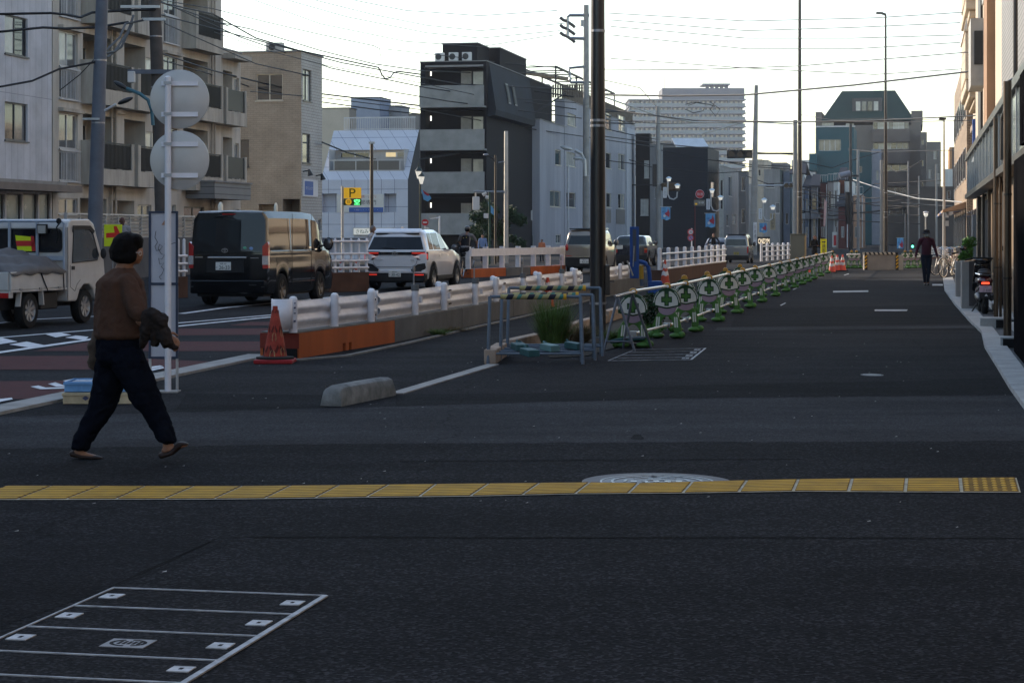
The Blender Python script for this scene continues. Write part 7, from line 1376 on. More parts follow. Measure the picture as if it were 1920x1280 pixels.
def loft(root,L,tab,sill,belt,wheels,wr,paint,sideglass,rear_cols,rake=.0,bulge=.05,rglass=TGL,sglass=TGL,topj=.14,lowbody=None,arch=.06,rearwin=True,sag=.0):
    """tab: (y, ztop, half width belt, half width window top)"""
    ys={t[0] for t in tab}|{y for a in sideglass for y in a}
    for wy in wheels:
        R0=wr+arch
        for k in range(-6,7): ys.add(wy+R0*math.sin(k*PI/12))
        ys|={wy-R0-.01,wy+R0+.01}
    ys=sorted(y for y in ys if 0<=y<=L)
    bt=belt if callable(belt) else (lambda y:belt)
    S=[]
    for y in ys:
        zt=lerp(tab,y,1); wb=lerp(tab,y,2); wt=lerp(tab,y,3); b=bt(y); zs=sill
        for wy in wheels:
            R0=wr+arch
            if abs(y-wy)<R0: zs=max(zs,wr+math.sqrt(R0*R0-(y-wy)**2))
        if zt<b+.25: b=min(b,zt-.06)
        z4=min(b+.03,zt-.04); z5=max(z4+.01,zt-topj) if zt>b+.2 else z4+.008
        z1=max(zs+.02,.5 if zs<.48 else zs+.02)
        ring=[(wb*.96,zs),(wb*.995,min(z1,b-.14)),(wb,b-.12),(wb*.985,b),(wb*.97,z4),(wt,z5),(wt-.09,zt-.025),(wt*.5,zt-.006),(0,zt)]
        pts=[]
        for (x,z) in ring:
            sh=0
            if z>b and y<1.0: sh=rake*(z-b)/max(.1,zt-b)*(1-y/1.0)
            pts.append((x,y+sh,z))
        S.append(pts)
    n=9; body=MB(); side=[MB() for _ in sideglass]; front=MB(); 
    def addq(mb,q): mb.add(q,[(0,1,2,3)])
    for i in range(len(S)-1):
        for j in range(n-1):
            q=[S[i][j],S[i+1][j],S[i+1][j+1],S[i][j+1]]; m=[(-x,y,z) for x,y,z in q]
            tgt=None
            if j==4:
                for gi,(a,b) in enumerate(sideglass):
                    if ys[i]>=a-1e-6 and ys[i+1]<=b+1e-6: tgt=side[gi]
            ysteep=(S[i][8][2]-S[i+1][8][2])/max(1e-5,ys[i+1]-ys[i])
            if tgt is None and j>=5 and ysteep>.42 and S[i][8][2]>bt(ys[i])+.15: tgt=front
            for qq in(q,m): addq(tgt if tgt is not None else body,qq)
    # rear cap
    cols=[-1,-rear_cols,-.35,.35,rear_cols,1]; rw=MB()
    for j in range(n-1):
        (x0,y0,z0),(x1,y1,z1)=S[0][j],S[0][j+1]
        for a,b in zip(cols[:-1],cols[1:]):
            q=[(x0*a,y0-bulge*(1-a*a),z0),(x0*b,y0-bulge*(1-b*b),z0),(x1*b,y1-bulge*(1-b*b),z1),(x1*a,y1-bulge*(1-a*a),z1)]
            if rearwin and j==4 and abs(a+b)/2<rear_cols: addq(rw,q)
            else: addq(body,q)
    for j in range(n-1):
        (x0,y0,z0),(x1,y1,z1)=S[-1][j],S[-1][j+1]; addq(body,[(-x0,y0,z0),(x0,y0,z0),(x1,y1,z1),(-x1,y1,z1)])
    bm_=part(root,'body',body,paint,smooth=True,ang=50)
    # weld
    bm=bmesh.new(); bm.from_mesh(bm_.data); bmesh.ops.remove_doubles(bm,verts=bm.verts,dist=.0005); bmesh.ops.recalc_face_normals(bm,faces=bm.faces); bm.to_mesh(bm_.data); bm.free(); bm_.data.shade_smooth(); bm_.data.set_sharp_from_angle(angle=R(38))
    if rearwin: part(root,'rear_window',rw,rglass,smooth=True)
    for s in side:
        for k in(0,1):
            h=MB(); h.v=s.v; h.f=s.f[k::2]; g=MB()
            for f in h.f: g.add([s.v[i] for i in f],[(0,1,2,3)])
            part(root,'side_window',g,sglass,smooth=True)
    if front.f: part(root,'windscreen',front,CGL,smooth=True)
    part(root,'underbody',MB().box(-tab[0][2]*.86,tab[0][2]*.86,.12,L-.15,.2,max(.5,sill+.25)),TRIM)
    return S
def mirror_(root,x,y,z,mat,sx=.09,sz=.13):
    m=part(root,'wing_mirror',MB().ell((x+.09,y,z),(sx,.05,sz),12,8),mat,smooth=True); part(m,'mirror_stalk',MB().box(x-.08,x+.03,y-.02,y+.03,z-.06,z-.02),TRIM); part(m,'mirror_glass',MB().ell((x+.09,y-.035,z),(sx*.8,.022,sz*.8),12,8),M('mirror glass dull',(.12,.12,.13),.15,.6,0),smooth=True)
def vehicle(name,label,cat,px,Y,psi): return thing(name,label,cat,(X_(px,Y),Y,0.004),-R(psi))
# black van ------------------------------------------------
v=vehicle('parked_van','glossy black van with number plate 26-33 seen from behind','van',428,40.9,12.3)
L=4.69; loft(v,L,[(0,1.95,.835,.775),(.05,1.975,.845,.785),(.5,1.985,.848,.79),(2.6,1.985,.848,.79),(3.35,1.95,.846,.78),(3.62,1.86,.845,.75),(4.15,1.32,.842,.70),(4.45,1.02,.825,.78),(4.62,.85,.79,.76),(4.69,.6,.75,.72)],.26,1.12,(.95,3.52),.33,PBK,((.16,1.55),(1.60,2.85),(2.98,3.78)),.93,rake=.10,bulge=.05,topj=.17)
part(v,'roof_glow',MB().box(-.6,.6,.3,3.2,1.986,1.99),PBK) if False else None
for s in(-1,1):
    for wy in(.95,3.52): wheel(v,s*.76,wy,.33,.19,s,M('dark alloy rim',(.16,.14,.12),.3,.8,.1,5),6)
    a=part(v,'tail_lamp',MB().prism([(s*.862,-.005,.78),(s*.862,-.005,1.28),(s*.845,-.005,1.33),(s*.75,-.045,1.24),(s*.755,-.045,.78)],(0,.12,0)),RL,bevel=.008); part(a,'clear_lens',MB().prism([(s*.866,-.012,.86),(s*.866,-.012,1.04),(s*.75,-.05,1.04),(s*.75,-.05,.86)],(0,.1,0)),RLC)
    part(v,'bumper_corner_trim',MB().box(s*.45 if s>0 else -.80,.80 if s>0 else -.45,-.062,-.02,.40,.415),M('chrome'))
part(v,'rear_bumper',MB().prism([(-.84,.02,.27),(-.8,-.06,.27),(0,-.085,.27),(.8,-.06,.27),(.84,.02,.27)],(0,0,.27)),PBK,bevel=.02)
part(v,'side_skirt_strip',MB().box(.846,.852,1.35,3.1,.47,.485),M('chrome')); part(v,'slide_rail',MB().box(.846,.853,.1,2.9,1.055,1.085),TRIM)
for y in(1.57,2.88): part(v,'door_seam',MB().box(.845,.851,y,y+.012,.4,1.93),DK)
part(v,'tailgate_garnish',MB().box(-.42,.42,-.083,-.05,.985,1.025),M('chrome'),bevel=.006); part(v,'plate_recess',MB().box(-.45,.35,-.066,-.045,.70,.96),TRIM); plate(v,-.07,.83,'26-33',-.08,small='相模 400',kana='さ'); badge(v,-.06,1.15,.07,-.05)
part(v,'high_brake_lamp',MB().box(-.14,.14,.02,.06,1.885,1.905),RL); part(v,'wiper',MB().tube([(.15,-.02,1.80),(-.1,-.0,1.86),(-.3,.0,1.84)],.01,6),TRIM)
part(v,'name_badge',MB().box(-.70,-.53,-.062,-.05,1.00,1.02),CHR); part(v,'grade_badge',MB().box(.50,.68,-.062,-.05,.99,1.005),CHR); part(v,'bumper_badge',MB().box(.48,.64,-.084,-.07,.44,.455),CHR); part(v,'tailgate_seam',MB().box(-.72,.72,-.052,-.045,1.105,1.113),DK)
part(v,'door_handle',MB().box(.85,.875,2.65,2.8,1.18,1.21),CHR); part(v,'door_handle',MB().box(.85,.875,3.05,3.2,1.14,1.17),CHR); part(v,'sticker',MB().ell((.36,-.025,1.2),(.045,.008,.035)),M('sticker green',(.1,.3,.2),.5)); part(v,'sticker',MB().ell((.50,-.018,1.19),(.045,.008,.035)),M('sticker blue',(.2,.3,.5),.5))
mirror_(v,.84,3.85,1.27,PBK,.11,.15)
for (x,z,r) in((-.62,2.0,.055),(.20,2.0,.045)): part(v,'roof_beacon',MB().lathe([(r,0),(r,.1),(r*.6,.16),(.01,.18)],(x,1.2 if x<0 else 2.4,1.985),14),M('pale beacon',(.75,.72,.60),.35,0,.03),smooth=True)
# white SUV -------------------------------------------------
v=vehicle('compact_suv','white compact SUV with number plate 30-42 seen from behind','car',742,52.6,12.6)
L=3.99; belt=lambda y:1.04 if y<2.9 else 1.0
loft(v,L,[(0,1.51,.845,.69),(.12,1.57,.85,.70),(.5,1.61,.85,.70),(1.6,1.62,.85,.69),(2.15,1.58,.85,.64),(2.45,1.47,.85,.62),(2.95,1.09,.848,.62),(3.2,1.02,.845,.72),(3.75,.93,.81,.74),(3.95,.75,.76,.7),(3.99,.6,.7,.66)],.30,belt,(.70,3.22),.33,PW,((.34,.78),(.82,1.55),(1.60,2.45)),.93,rake=.22,bulge=.07,topj=.10,rglass=TGL)
for s in(-1,1):
    for wy in(.70,3.22): wheel(v,s*.77,wy,.33,.19,s,M('alloy rim'),5); part(v,'arch_cladding',MB().add([((s*.853),wy+(.33+.06+q)*math.cos(PI*k/14),.33+(.33+.06+q)*math.sin(PI*k/14)) for k in range(15) for q in(0,.05)],[(2*k,2*k+2,2*k+3,2*k+1) for k in range(14)]),TRIM)
    a=part(v,'tail_lamp',MB().prism([(s*.86,.03,.80),(s*.865,.03,1.01),(s*.80,-.01,1.02),(s*.42,-.06,1.02),(s*.43,-.06,.95),(s*.62,-.04,.80)],(0,.08,0)),M('dark lamp lens',(.09,.008,.01),.12,0,.1,coat=.7)); part(a,'light_bar',MB().prism([(s*.85,.012,.975),(s*.80,-.018,.99),(s*.46,-.072,.99),(s*.46,-.072,.972),(s*.80,-.018,.968),(s*.85,.012,.955)],(0,.03,0)),RLIT); part(a,'light_bar',MB().prism([(s*.862,.01,.82),(s*.862,.01,.96),(s*.835,.0,.96),(s*.82,.0,.84)],(0,.03,0)),RLIT); part(a,'clear_lens',MB().prism([(s*.47,-.07,.90),(s*.66,-.048,.90),(s*.64,-.048,.86),(s*.56,-.06,.86)],(0,.03,0)),M('lamp clear lit',(.7,.6,.6),.2,0,0,emit=(1,.75,.7),es=.1))
    part(v,'bumper_vent',MB().prism([(s*.80,-.03,.72),(s*.62,-.085,.69),(s*.44,-.1,.55),(s*.46,-.1,.50),(s*.75,-.06,.50),(s*.83,-.02,.60)],(0,.06,0)),TRIM); part(v,'reflector',MB().box(min(s*.50,s*.78),max(s*.50,s*.78),-.09,-.05,.40,.425),RLIT)
part(v,'lamp_link_bar',MB().box(-.44,.44,-.082,-.05,.935,1.01),M('gloss black',(.01,.01,.01),.1,0,0)); badge(v,-.082,.975,.075); 
part(v,'bumper',MB().prism([(-.85,.06,.45),(-.80,-.06,.45),(0,-.09,.45),(.80,-.06,.45),(.85,.06,.45)],(0,0,.10)),PW,bevel=.03); part(v,'lower_bumper',MB().prism([(-.85,.06,.25),(-.80,-.05,.25),(0,-.08,.25),(.80,-.05,.25),(.85,.06,.25)],(0,0,.205)),TRIM); plate(v,-.095,.44,'30-42',0,small='相模 503',kana='ま')
part(v,'tailgate_seam',MB().tube([(-.62,-.072,.86),(-.58,-.078,.70),(-.50,-.088,.62),(.50,-.088,.62),(.58,-.078,.70),(.62,-.072,.86)],.006,5),DK); part(v,'name_badge',MB().box(-.52,-.34,-.086,-.07,.80,.815),CHR); part(v,'name_badge',MB().box(.42,.52,-.084,-.07,.79,.805),CHR)
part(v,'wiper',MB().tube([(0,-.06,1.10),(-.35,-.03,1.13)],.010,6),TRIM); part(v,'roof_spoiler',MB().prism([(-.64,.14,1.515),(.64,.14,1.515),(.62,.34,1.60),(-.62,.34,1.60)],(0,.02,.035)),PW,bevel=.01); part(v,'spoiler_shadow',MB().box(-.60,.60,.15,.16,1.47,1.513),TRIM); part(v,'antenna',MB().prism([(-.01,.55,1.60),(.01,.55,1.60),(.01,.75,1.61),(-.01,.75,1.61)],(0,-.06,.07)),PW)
mirror_(v,.85,2.62,1.12,TRIM,.10,.085); part(v,'door_handle',MB().box(.852,.87,1.2,1.38,.90,.925),CHR); part(v,'door_handle',MB().box(.852,.87,2.0,2.18,.89,.915),CHR); part(v,'sill_cladding',MB().box(.80,.858,1.12,2.78,.28,.38),TRIM); part(v,'sticker',MB().ell((-.55,.04,1.10),(.035,.008,.03)),M('sticker white'))
# beige small car -------------------------------------------
v=vehicle('small_car','beige small car half hidden behind the black lamp post','car',1096,74.7,11.5)
L=3.4; loft(v,L,[(0,1.58,.735,.62),(.06,1.64,.737,.64),(.4,1.66,.737,.65),(2.0,1.66,.737,.65),(2.3,1.60,.737,.64),(2.7,1.12,.735,.62),(3.2,1.0,.72,.66),(3.4,.7,.66,.6)],.28,1.06,(.6,2.95),.30,PBG,((.2,.95),(1.0,1.7),(1.74,2.4)),.88,rake=.10,bulge=.06,topj=.16)
for s in(-1,1):
    for wy in(.6,2.95): wheel(v,s*.66,wy,.30,.16,s)
    part(v,'tail_lamp',MB().ell((s*.67,-.03,.98),(.06,.03,.13),14,8),RL,smooth=True); part(v,'reflector',MB().box(min(s*.48,s*.70),max(s*.48,s*.70),-.06,-.03,.62,.67),RL)
part(v,'roof_cap',MB().box(-.60,.60,.08,2.1,1.655,1.70),M('car roof black',(.012,.012,.012),.2,0,.1,coat=.5),bevel=.02); part(v,'bumper_trim',MB().box(-.72,.72,-.075,-.03,.615,.645),CHR); part(v,'lower_bumper',MB().box(-.72,.72,-.07,.0,.26,.60),TRIM); plate(v,-.075,.46,'43-31',.0,small='相模 580',kana='か'); part(v,'wiper',MB().tube([(.15,-.03,1.12),(.0,-.02,1.16)],.012,5),TRIM); badge(v,-.06,.95,.05); mirror_(v,.74,2.45,1.15,PBG)
# dark SUV ---------------------------------------------------
v=vehicle('dark_suv','dark blue boxy off-roader behind the blue pump board','car',1183,91,12)
L=3.6; loft(v,L,[(0,1.37,.74,.62),(.05,1.40,.745,.64),(.4,1.42,.745,.65),(1.9,1.42,.745,.65),(2.1,1.38,.745,.64),(2.4,1.08,.745,.66),(3.4,1.0,.73,.68),(3.6,.7,.7,.66)],.36,.98,(.7,2.95),.33,PDK,((.2,.95),(1.0,1.55),(1.6,2.2)),.88,rake=.05,bulge=.03,topj=.10,sglass=M('pale reflecting car glass',(.3,.33,.36),.05,0,.1,1,spec=.8))
for s in(-1,1):
    for wy in(.7,2.95): wheel(v,s*.66,wy,.33,.18,s)
    a=part(v,'tail_lamp',MB().box(min(s*.62,s*.75),max(s*.62,s*.75),-.04,.05,.62,.84),RL); part(a,'indicator',MB().box(min(s*.62,s*.752),max(s*.62,s*.752),-.045,-.041,.76,.83),M('indicator amber',(.5,.2,.03),.3))
part(v,'silver_cladding',MB().box(.746,.755,.05,3.4,.80,.94),M('car paint silver grey')); plate(v,-.04,.88,'・・・2',-.52,.30,.17,small='横浜',kana='た'); part(v,'lower_bumper',MB().box(-.74,.74,-.08,.0,.33,.52),TRIM); mirror_(v,.75,2.2,1.08,TRIM)
# silver van ---------------------------------------------------
v=vehicle('small_van','small grey silver van beyond the white post fence','van',1380,100,12.5); v.scale=(.84,.84,.84)
L=3.4; loft(v,L,[(0,1.66,.737,.64),(.06,1.71,.737,.66),(.4,1.73,.737,.67),(2.3,1.73,.737,.66),(2.6,1.66,.737,.65),(3.1,1.15,.735,.64),(3.35,.9,.7,.62),(3.4,.7,.66,.6)],.28,1.02,(.6,2.9),.28,PSV,((.2,1.0),(1.05,1.95),(2.0,2.7)),.88,rake=.06,bulge=.03,topj=.22)
for s in(-1,1):
    for wy in(.6,2.9): wheel(v,s*.66,wy,.28,.15,s)
    part(v,'tail_lamp',MB().box(min(s*.66,s*.74),max(s*.66,s*.74),-.03,.05,.62,1.0),RL)
part(v,'roof_cap',MB().box(-.60,.60,.08,2.5,1.725,1.75),M('car roof black'),bevel=.02); plate(v,-.04,.60,'12-07',.02,small='相模',kana='き',mat=M('plate shaded yellow',(.30,.26,.08),.5)); part(v,'lower_bumper',MB().box(-.73,.73,-.05,.0,.26,.48),TRIM); badge(v,-.04,.88,.04); mirror_(v,.74,2.75,1.15,TRIM)
# other parked cars showing above the fence
v=vehicle('parked_car','silver car mostly hidden behind the rider and white fence','car',1342,118,12); v.scale=(.85,)*3
loft(v,3.9,[(0,1.30,.80,.62),(.3,1.46,.80,.64),(1.6,1.48,.80,.65),(2.2,1.36,.80,.62),(2.8,1.0,.80,.62),(3.8,.85,.76,.66),(3.9,.6,.7,.6)],.28,.95,(.7,3.1),.30,PSV,((.4,1.1),(1.15,2.3)),.88,rake=.3,topj=.12)
for s in(-1,1):
    for wy in(.7,3.1): wheel(v,s*.7,wy,.30,.17,s)
# white kei truck ---------------------------------------------
v=vehicle('pickup_truck','small white pickup truck with grey tarpaulin over its bed','truck',-62,30.9,13.7); hw=.735
cabp=[(1.96,.38),(1.96,1.60),(2.02,1.70),(2.12,1.735),(2.75,1.74),(2.93,1.67),(3.22,1.19),(3.33,1.05),(3.38,.75),(3.38,.36),(3.10,.36)]+[(2.66+.36*math.cos(a),.30+.36*math.sin(a)) for a in [R(k) for k in(15,45,75,105,135,165)]]+[(2.26,.38)]
part(v,'cab',MB().prism([(-hw,y,z) for y,z in cabp],(2*hw,0,0)),PTW,bevel=.03,seg=3)
wd=[(2.12,1.02),(2.16,1.57),(2.74,1.58),(2.86,1.52),(3.10,1.13),(3.04,1.05)]
for s in(-1,1):
    w_=part(v,'door_window',MB().prism([(s*(hw+.002),y,z) for y,z in wd],(s*.006,0,0)),CGL); part(w_,'rain_visor',MB().prism([(s*(hw+.01),y,z) for y,z in((2.10,1.52),(2.13,1.63),(2.76,1.63),(2.92,1.54),(2.88,1.50),(2.74,1.56),(2.15,1.57))],(s*.015,0,0)),TRIM); part(w_,'window_seal',MB().tube([(s*(hw+.006),y,z) for y,z in wd+wd[:1]],.012,5),TRIM)
    d=part(v,'door_seam',MB().tube([(s*(hw+.001),y,z) for y,z in((2.05,.98),(2.05,.62),(2.22,.55),(2.30,.66),(2.42,.73))],.004,4),DK); part(v,'door_swage',MB().box(min(s*hw,s*(hw+.006)),max(s*hw,s*(hw+.006)),2.05,3.3,.80,.812),PTW); h=part(v,'door_handle',MB().box(min(s*hw,s*(hw+.012)),max(s*hw,s*(hw+.012)),2.10,2.20,.90,.96),TRIM)
    for wy in(.70,2.66): wheel(v,s*.64,wy,.285,.15,s,M('steel rim grey',(.33,.33,.33),.4,.6,.2,6),8)
    part(v,'side_board',MB().box(min(s*.70,s*.735),max(s*.70,s*.735),.03,1.90,.62,.90),PTW,bevel=.008); part(v,'board_ledge',MB().box(min(s*.70,s*.745),max(s*.70,s*.745),.02,1.91,.585,.615),PTW)
    for y in(.3,.95,1.6): part(v,'board_latch',MB().box(min(s*.736,s*.752),max(s*.736,s*.752),y,y+.08,.60,.64),STL2)
    for y in(.34,1.06): part(v,'mud_guard',MB().prism([(s*.66,y,.585),(s*.74,y,.585),(s*.74,y-.04 if y<.5 else y+.04,.36),(s*.66,y-.04 if y<.5 else y+.04,.36)],(0,.03,0)),PTW)
    a=part(v,'tail_lamp',MB().box(min(s*.50,s*.72),max(s*.50,s*.72),-.03,.0,.50,.58),RL,bevel=.005)
    part(v,'wing_mirror',MB().ell((s*.82,3.12,1.16),(.055,.04,.09),12,8),TRIM,smooth=True)
part(v,'bed_floor',MB().box(-.70,.70,.03,1.94,.60,.64),PTW); part(v,'tailgate',MB().box(-.70,.70,.0,.03,.62,.90),PTW,bevel=.008); part(v,'rear_sill',MB().box(-.73,.73,-.02,.10,.50,.60),PTW); plate(v,-.03,.40,'41-85',.0,small='湘南 480',kana='う',mat=M('plate yellow',(.6,.45,.05),.5)); part(v,'chassis',MB().box(-.45,.45,.1,3.2,.30,.58),TRIM); part(v,'tank_box',MB().box(.42,.66,1.15,1.75,.28,.55),TRIM,bevel=.02); part(v,'badge',MB().box(-.3,.3,-.006,.0,.74,.78),M('badge grey',(.2,.2,.22),.4))
# rear window and guard frame behind cab
rwp=[]; 
for (cx,cz,a0) in((.56,1.50,0),(-.56,1.50,90),(-.56,1.27,180),(.56,1.27,270)):
    for k in range(5): a=R(a0+k*22.5); rwp.append((cx+.07*math.cos(a),1.952,cz+.07*math.sin(a)))
f=part(v,'rear_window',MB().prism(rwp,(0,-.006,0)),TGL); part(f,'window_seal',MB().tube([(x,1.948,z) for x,y,z in rwp+rwp[:1]],.012,5),TRIM)
GDM=M('guard frame pale',(.30,.34,.40),.5,.1,.15,6)
gf=part(v,'guard_frame',MB().tube([(-.70,1.90,.9),(-.70,1.90,1.66),(-.66,1.90,1.70),(.66,1.90,1.70),(.70,1.90,1.66),(.70,1.90,.9)],.022,8),GDM,smooth=True); part(gf,'cross_bar',MB().box(-.68,.68,1.885,1.915,1.06,1.13),GDM)
for x in(-.28,.22,): part(gf,'upright',MB().box(x-.018,x+.018,1.88,1.92,1.13,1.69),GDM)
part(gf,'work_lamp',MB().box(.24,.42,1.84,1.88,1.50,1.65),TRIM); part(gf,'work_lamp_lens',MB().box(.26,.40,1.83,1.839,1.50,1.63),M('lamp lens pale',(.35,.34,.32),.3))
for s in(-1,1): part(v,'rope_coil',MB().tube([(s*.62,1.86,1.74),(s*.66,1.84,1.68),(s*.60,1.83,1.60),(s*.63,1.84,1.45),(s*.60,1.83,1.34),(s*.66,1.83,1.36),(s*.64,1.84,1.5)],.014,6),M('black rope',(.012,.012,.012),.9)); part(v,'rope_knot',MB().ell((s*.63,1.85,1.70),(.045,.04,.05),10,6),M('black rope'))
vs_=part(v,'safety_vest',MB().box(-.22,.14,1.956,1.957,1.20,1.50),M('vest yellow',(.55,.68,.02),.6,0,.1)); 
o=part(v,'safety_vest_panel',MB().prism([(-.20,1.942,1.47),(.12,1.942,1.44),(.16,1.942,1.22),(.22,1.942,1.20),(-.16,1.942,1.21)],(0,.003,0)),M('vest yellow')); part(o,'red_tape',MB().prism([(-.19,1.938,1.38),(.14,1.938,1.38),(.15,1.938,1.29),(-.17,1.938,1.29)],(0,.003,0)),M('vest red',(.45,.03,.03),.6)); part(o,'red_tape',MB().prism([(.08,1.938,1.46),(.14,1.938,1.45),(.17,1.938,1.21),(.10,1.938,1.21)],(0,.003,0)),M('vest red'))
# tarpaulin heap
def heap():
    mb=MB(); nx,ny=26,24; rnd=random.Random(4)
    for j in range(ny+1):
        for i in range(nx+1):
            a=i/nx*2-1; b=j/ny; x=a*.77; y=.02+b*1.86
            e=(1-abs(a)**5)*(1-abs(b*2-1)**7); h=.90+e*(.15+.20*math.exp(-((a-.15)**2*3+(b-.78)**2*5))+.05*math.sin(a*5+b*4)+.025*math.sin(a*13-b*9)+.014*math.sin(a*25+b*19))
            if abs(a)>.93: h=.86-.02*math.sin(b*23); 
            mb.v.append(Vector((x,y,h)))
    mb.f=[(j*(nx+1)+i,j*(nx+1)+i+1,(j+1)*(nx+1)+i+1,(j+1)*(nx+1)+i) for j in range(ny) for i in range(nx)]
    o=part(v,'tarpaulin',mb,M('tarpaulin grey',(.095,.09,.09),.6,0,.25,4,bump=.3,bs=60),smooth=True,ang=80); m=o.modifiers.new('s','SOLIDIFY'); m.thickness=.008
heap()
part(v,'tie_rope',MB().tube([(.60,.9,.93),(.745,.98,.90),(.75,1.20,.62),(.75,1.25,.55)],.010,5),M('black rope')); part(v,'tie_rope',MB().tube([(.70,1.72,.95),(.75,1.78,.86),(.75,1.80,.58)],.010,5),M('black rope'))
part(v,'door_seal',MB().box(.736,.74,1.955,1.965,.40,1.6),DK)
# scooter -----------------------------------------------------
Ys=36.8; o=G(1848,590); t=thing('parked_scooter','black motor scooter with a lit red tail lamp parked by the bronze columns','scooter',o,-TH*.9); BKP=M('scooter gloss black',(.012,.011,.012),.15,0,.2,2,coat=1); MRN=M('scooter maroon',(.06,.006,.01),.2,0,.1,2,coat=1)
w_=part(t,'rear_wheel',MB().lathe([(.12,-.055),(.21,-.06),(.245,-.03),(.245,.03),(.21,.06),(.12,.055)],(0,.25,.245),28,'x',cap=False),TYR,smooth=True); part(w_,'rim',MB().lathe([(.13,-.05),(.02,-.03),(.02,.03),(.13,.05)],(0,.25,.245),18,'x',cap=False),RIM,smooth=True); w_=part(t,'front_wheel',MB().lathe([(.12,-.05),(.20,-.055),(.235,-.03),(.235,.03),(.20,.055),(.12,.05)],(0,1.52,.235),28,'x',cap=False),TYR,smooth=True); part(w_,'rim',MB().lathe([(.13,-.05),(.02,-.03),(.02,.03),(.13,.05)],(0,1.52,.235),18,'x',cap=False),RIM,smooth=True)
organic(t,'rear_body',[((0,.18,.62),(.15,.12,.09),(0,.75,.62),(.17,.12,.10)),((0,.2,.50),(.12,.08,.08),(0,.8,.42),(.16,.1,.12))],MRN,.012,4)
organic(t,'seat',[((0,.2,.76),(.13,.12,.05),(0,.85,.74),(.14,.1,.05)),((0,.45,.80),(.12,.1,.05),(0,.55,.78),(.12,.1,.04))],TRIM,.012,3)
organic(t,'front_shield',[((0,1.25,.45),(.2,.05,.1),(0,1.15,.90),(.16,.06,.08)),((0,1.12,1.0),(.19,.09,.06),(0,1.15,.98),(.14,.1,.07)),((0,1.4,.5),(.1,.1,.06),(0,1.3,.75),(.1,.06,.06))],BKP,.012,3); part(t,'floor_board',MB().box(-.15,.15,.75,1.25,.30,.36),TRIM,bevel=.02)
organic(t,'engine',[((-.10,.35,.33),(.09,.16,.09),(-.1,.15,.28),(.06,.1,.08)),((.12,.3,.30),(.05,.2,.06),(.12,.0,.36),(.05,.1,.055))],M('engine dark metal',(.03,.03,.032),.4,.5,.2),.012,2)
part(t,'handlebar',MB().tube([(-.33,.95,1.00),(-.12,1.05,1.04),(.12,1.05,1.04),(.33,.95,1.00)],.016,8),TRIM); m=part(t,'mirror',MB().ell((-.36,1.0,1.22),(.065,.015,.045),14,8),BKP,smooth=True); part(m,'mirror_stalk',MB().tube([(-.2,1.0,1.03),(-.27,1.0,1.12),(-.33,1.0,1.20)],.008,6),TRIM); m=part(t,'mirror',MB().ell((.36,1.0,1.22),(.065,.015,.045),14,8),BKP,smooth=True); part(m,'mirror_stalk',MB().tube([(.2,1.0,1.03),(.27,1.0,1.12),(.33,1.0,1.20)],.008,6),TRIM); part(t,'brake_lever',MB().tube([(-.14,.98,1.0),(-.34,.90,.97)],.007,6),CHR)
part(t,'tail_lamp',MB().box(-.07,.07,.02,.06,.565,.60),M('scooter lamp lit',(.9,.08,.05),.3,0,0,emit=(1,.08,.03),es=.9)); f=part(t,'rear_fender',MB().prism([(-.09,.04,.56),(.09,.04,.56),(.08,-.02,.30),(-.08,-.02,.30)],(0,.02,0)),TRIM); plate(t,.01,.475,'さ 6347',.0,.22,.12,small='川崎市',kana='',mat=M('plate pinkish',(.50,.38,.46),.5)); part(t,'warning_triangle',MB().prism([(-.02,-.03,.345),(.04,-.03,.345),(.01,-.03,.39)],(0,.005,0)),M('sign white')); part(t,'side_stand',MB().tube([(-.1,.45,.25),(-.24,.35,.03),(-.30,.33,.02)],.014,6),TRIM); part(t,'stand_foot',MB().box(-.34,-.2,.30,.36,.0,.025),TRIM); part(t,'grab_rail',MB().tube([(-.15,.5,.74),(-.17,.2,.76),(-.1,.06,.74),(.1,.06,.74),(.17,.2,.76),(.15,.5,.74)],.014,7),CHR,smooth=True)
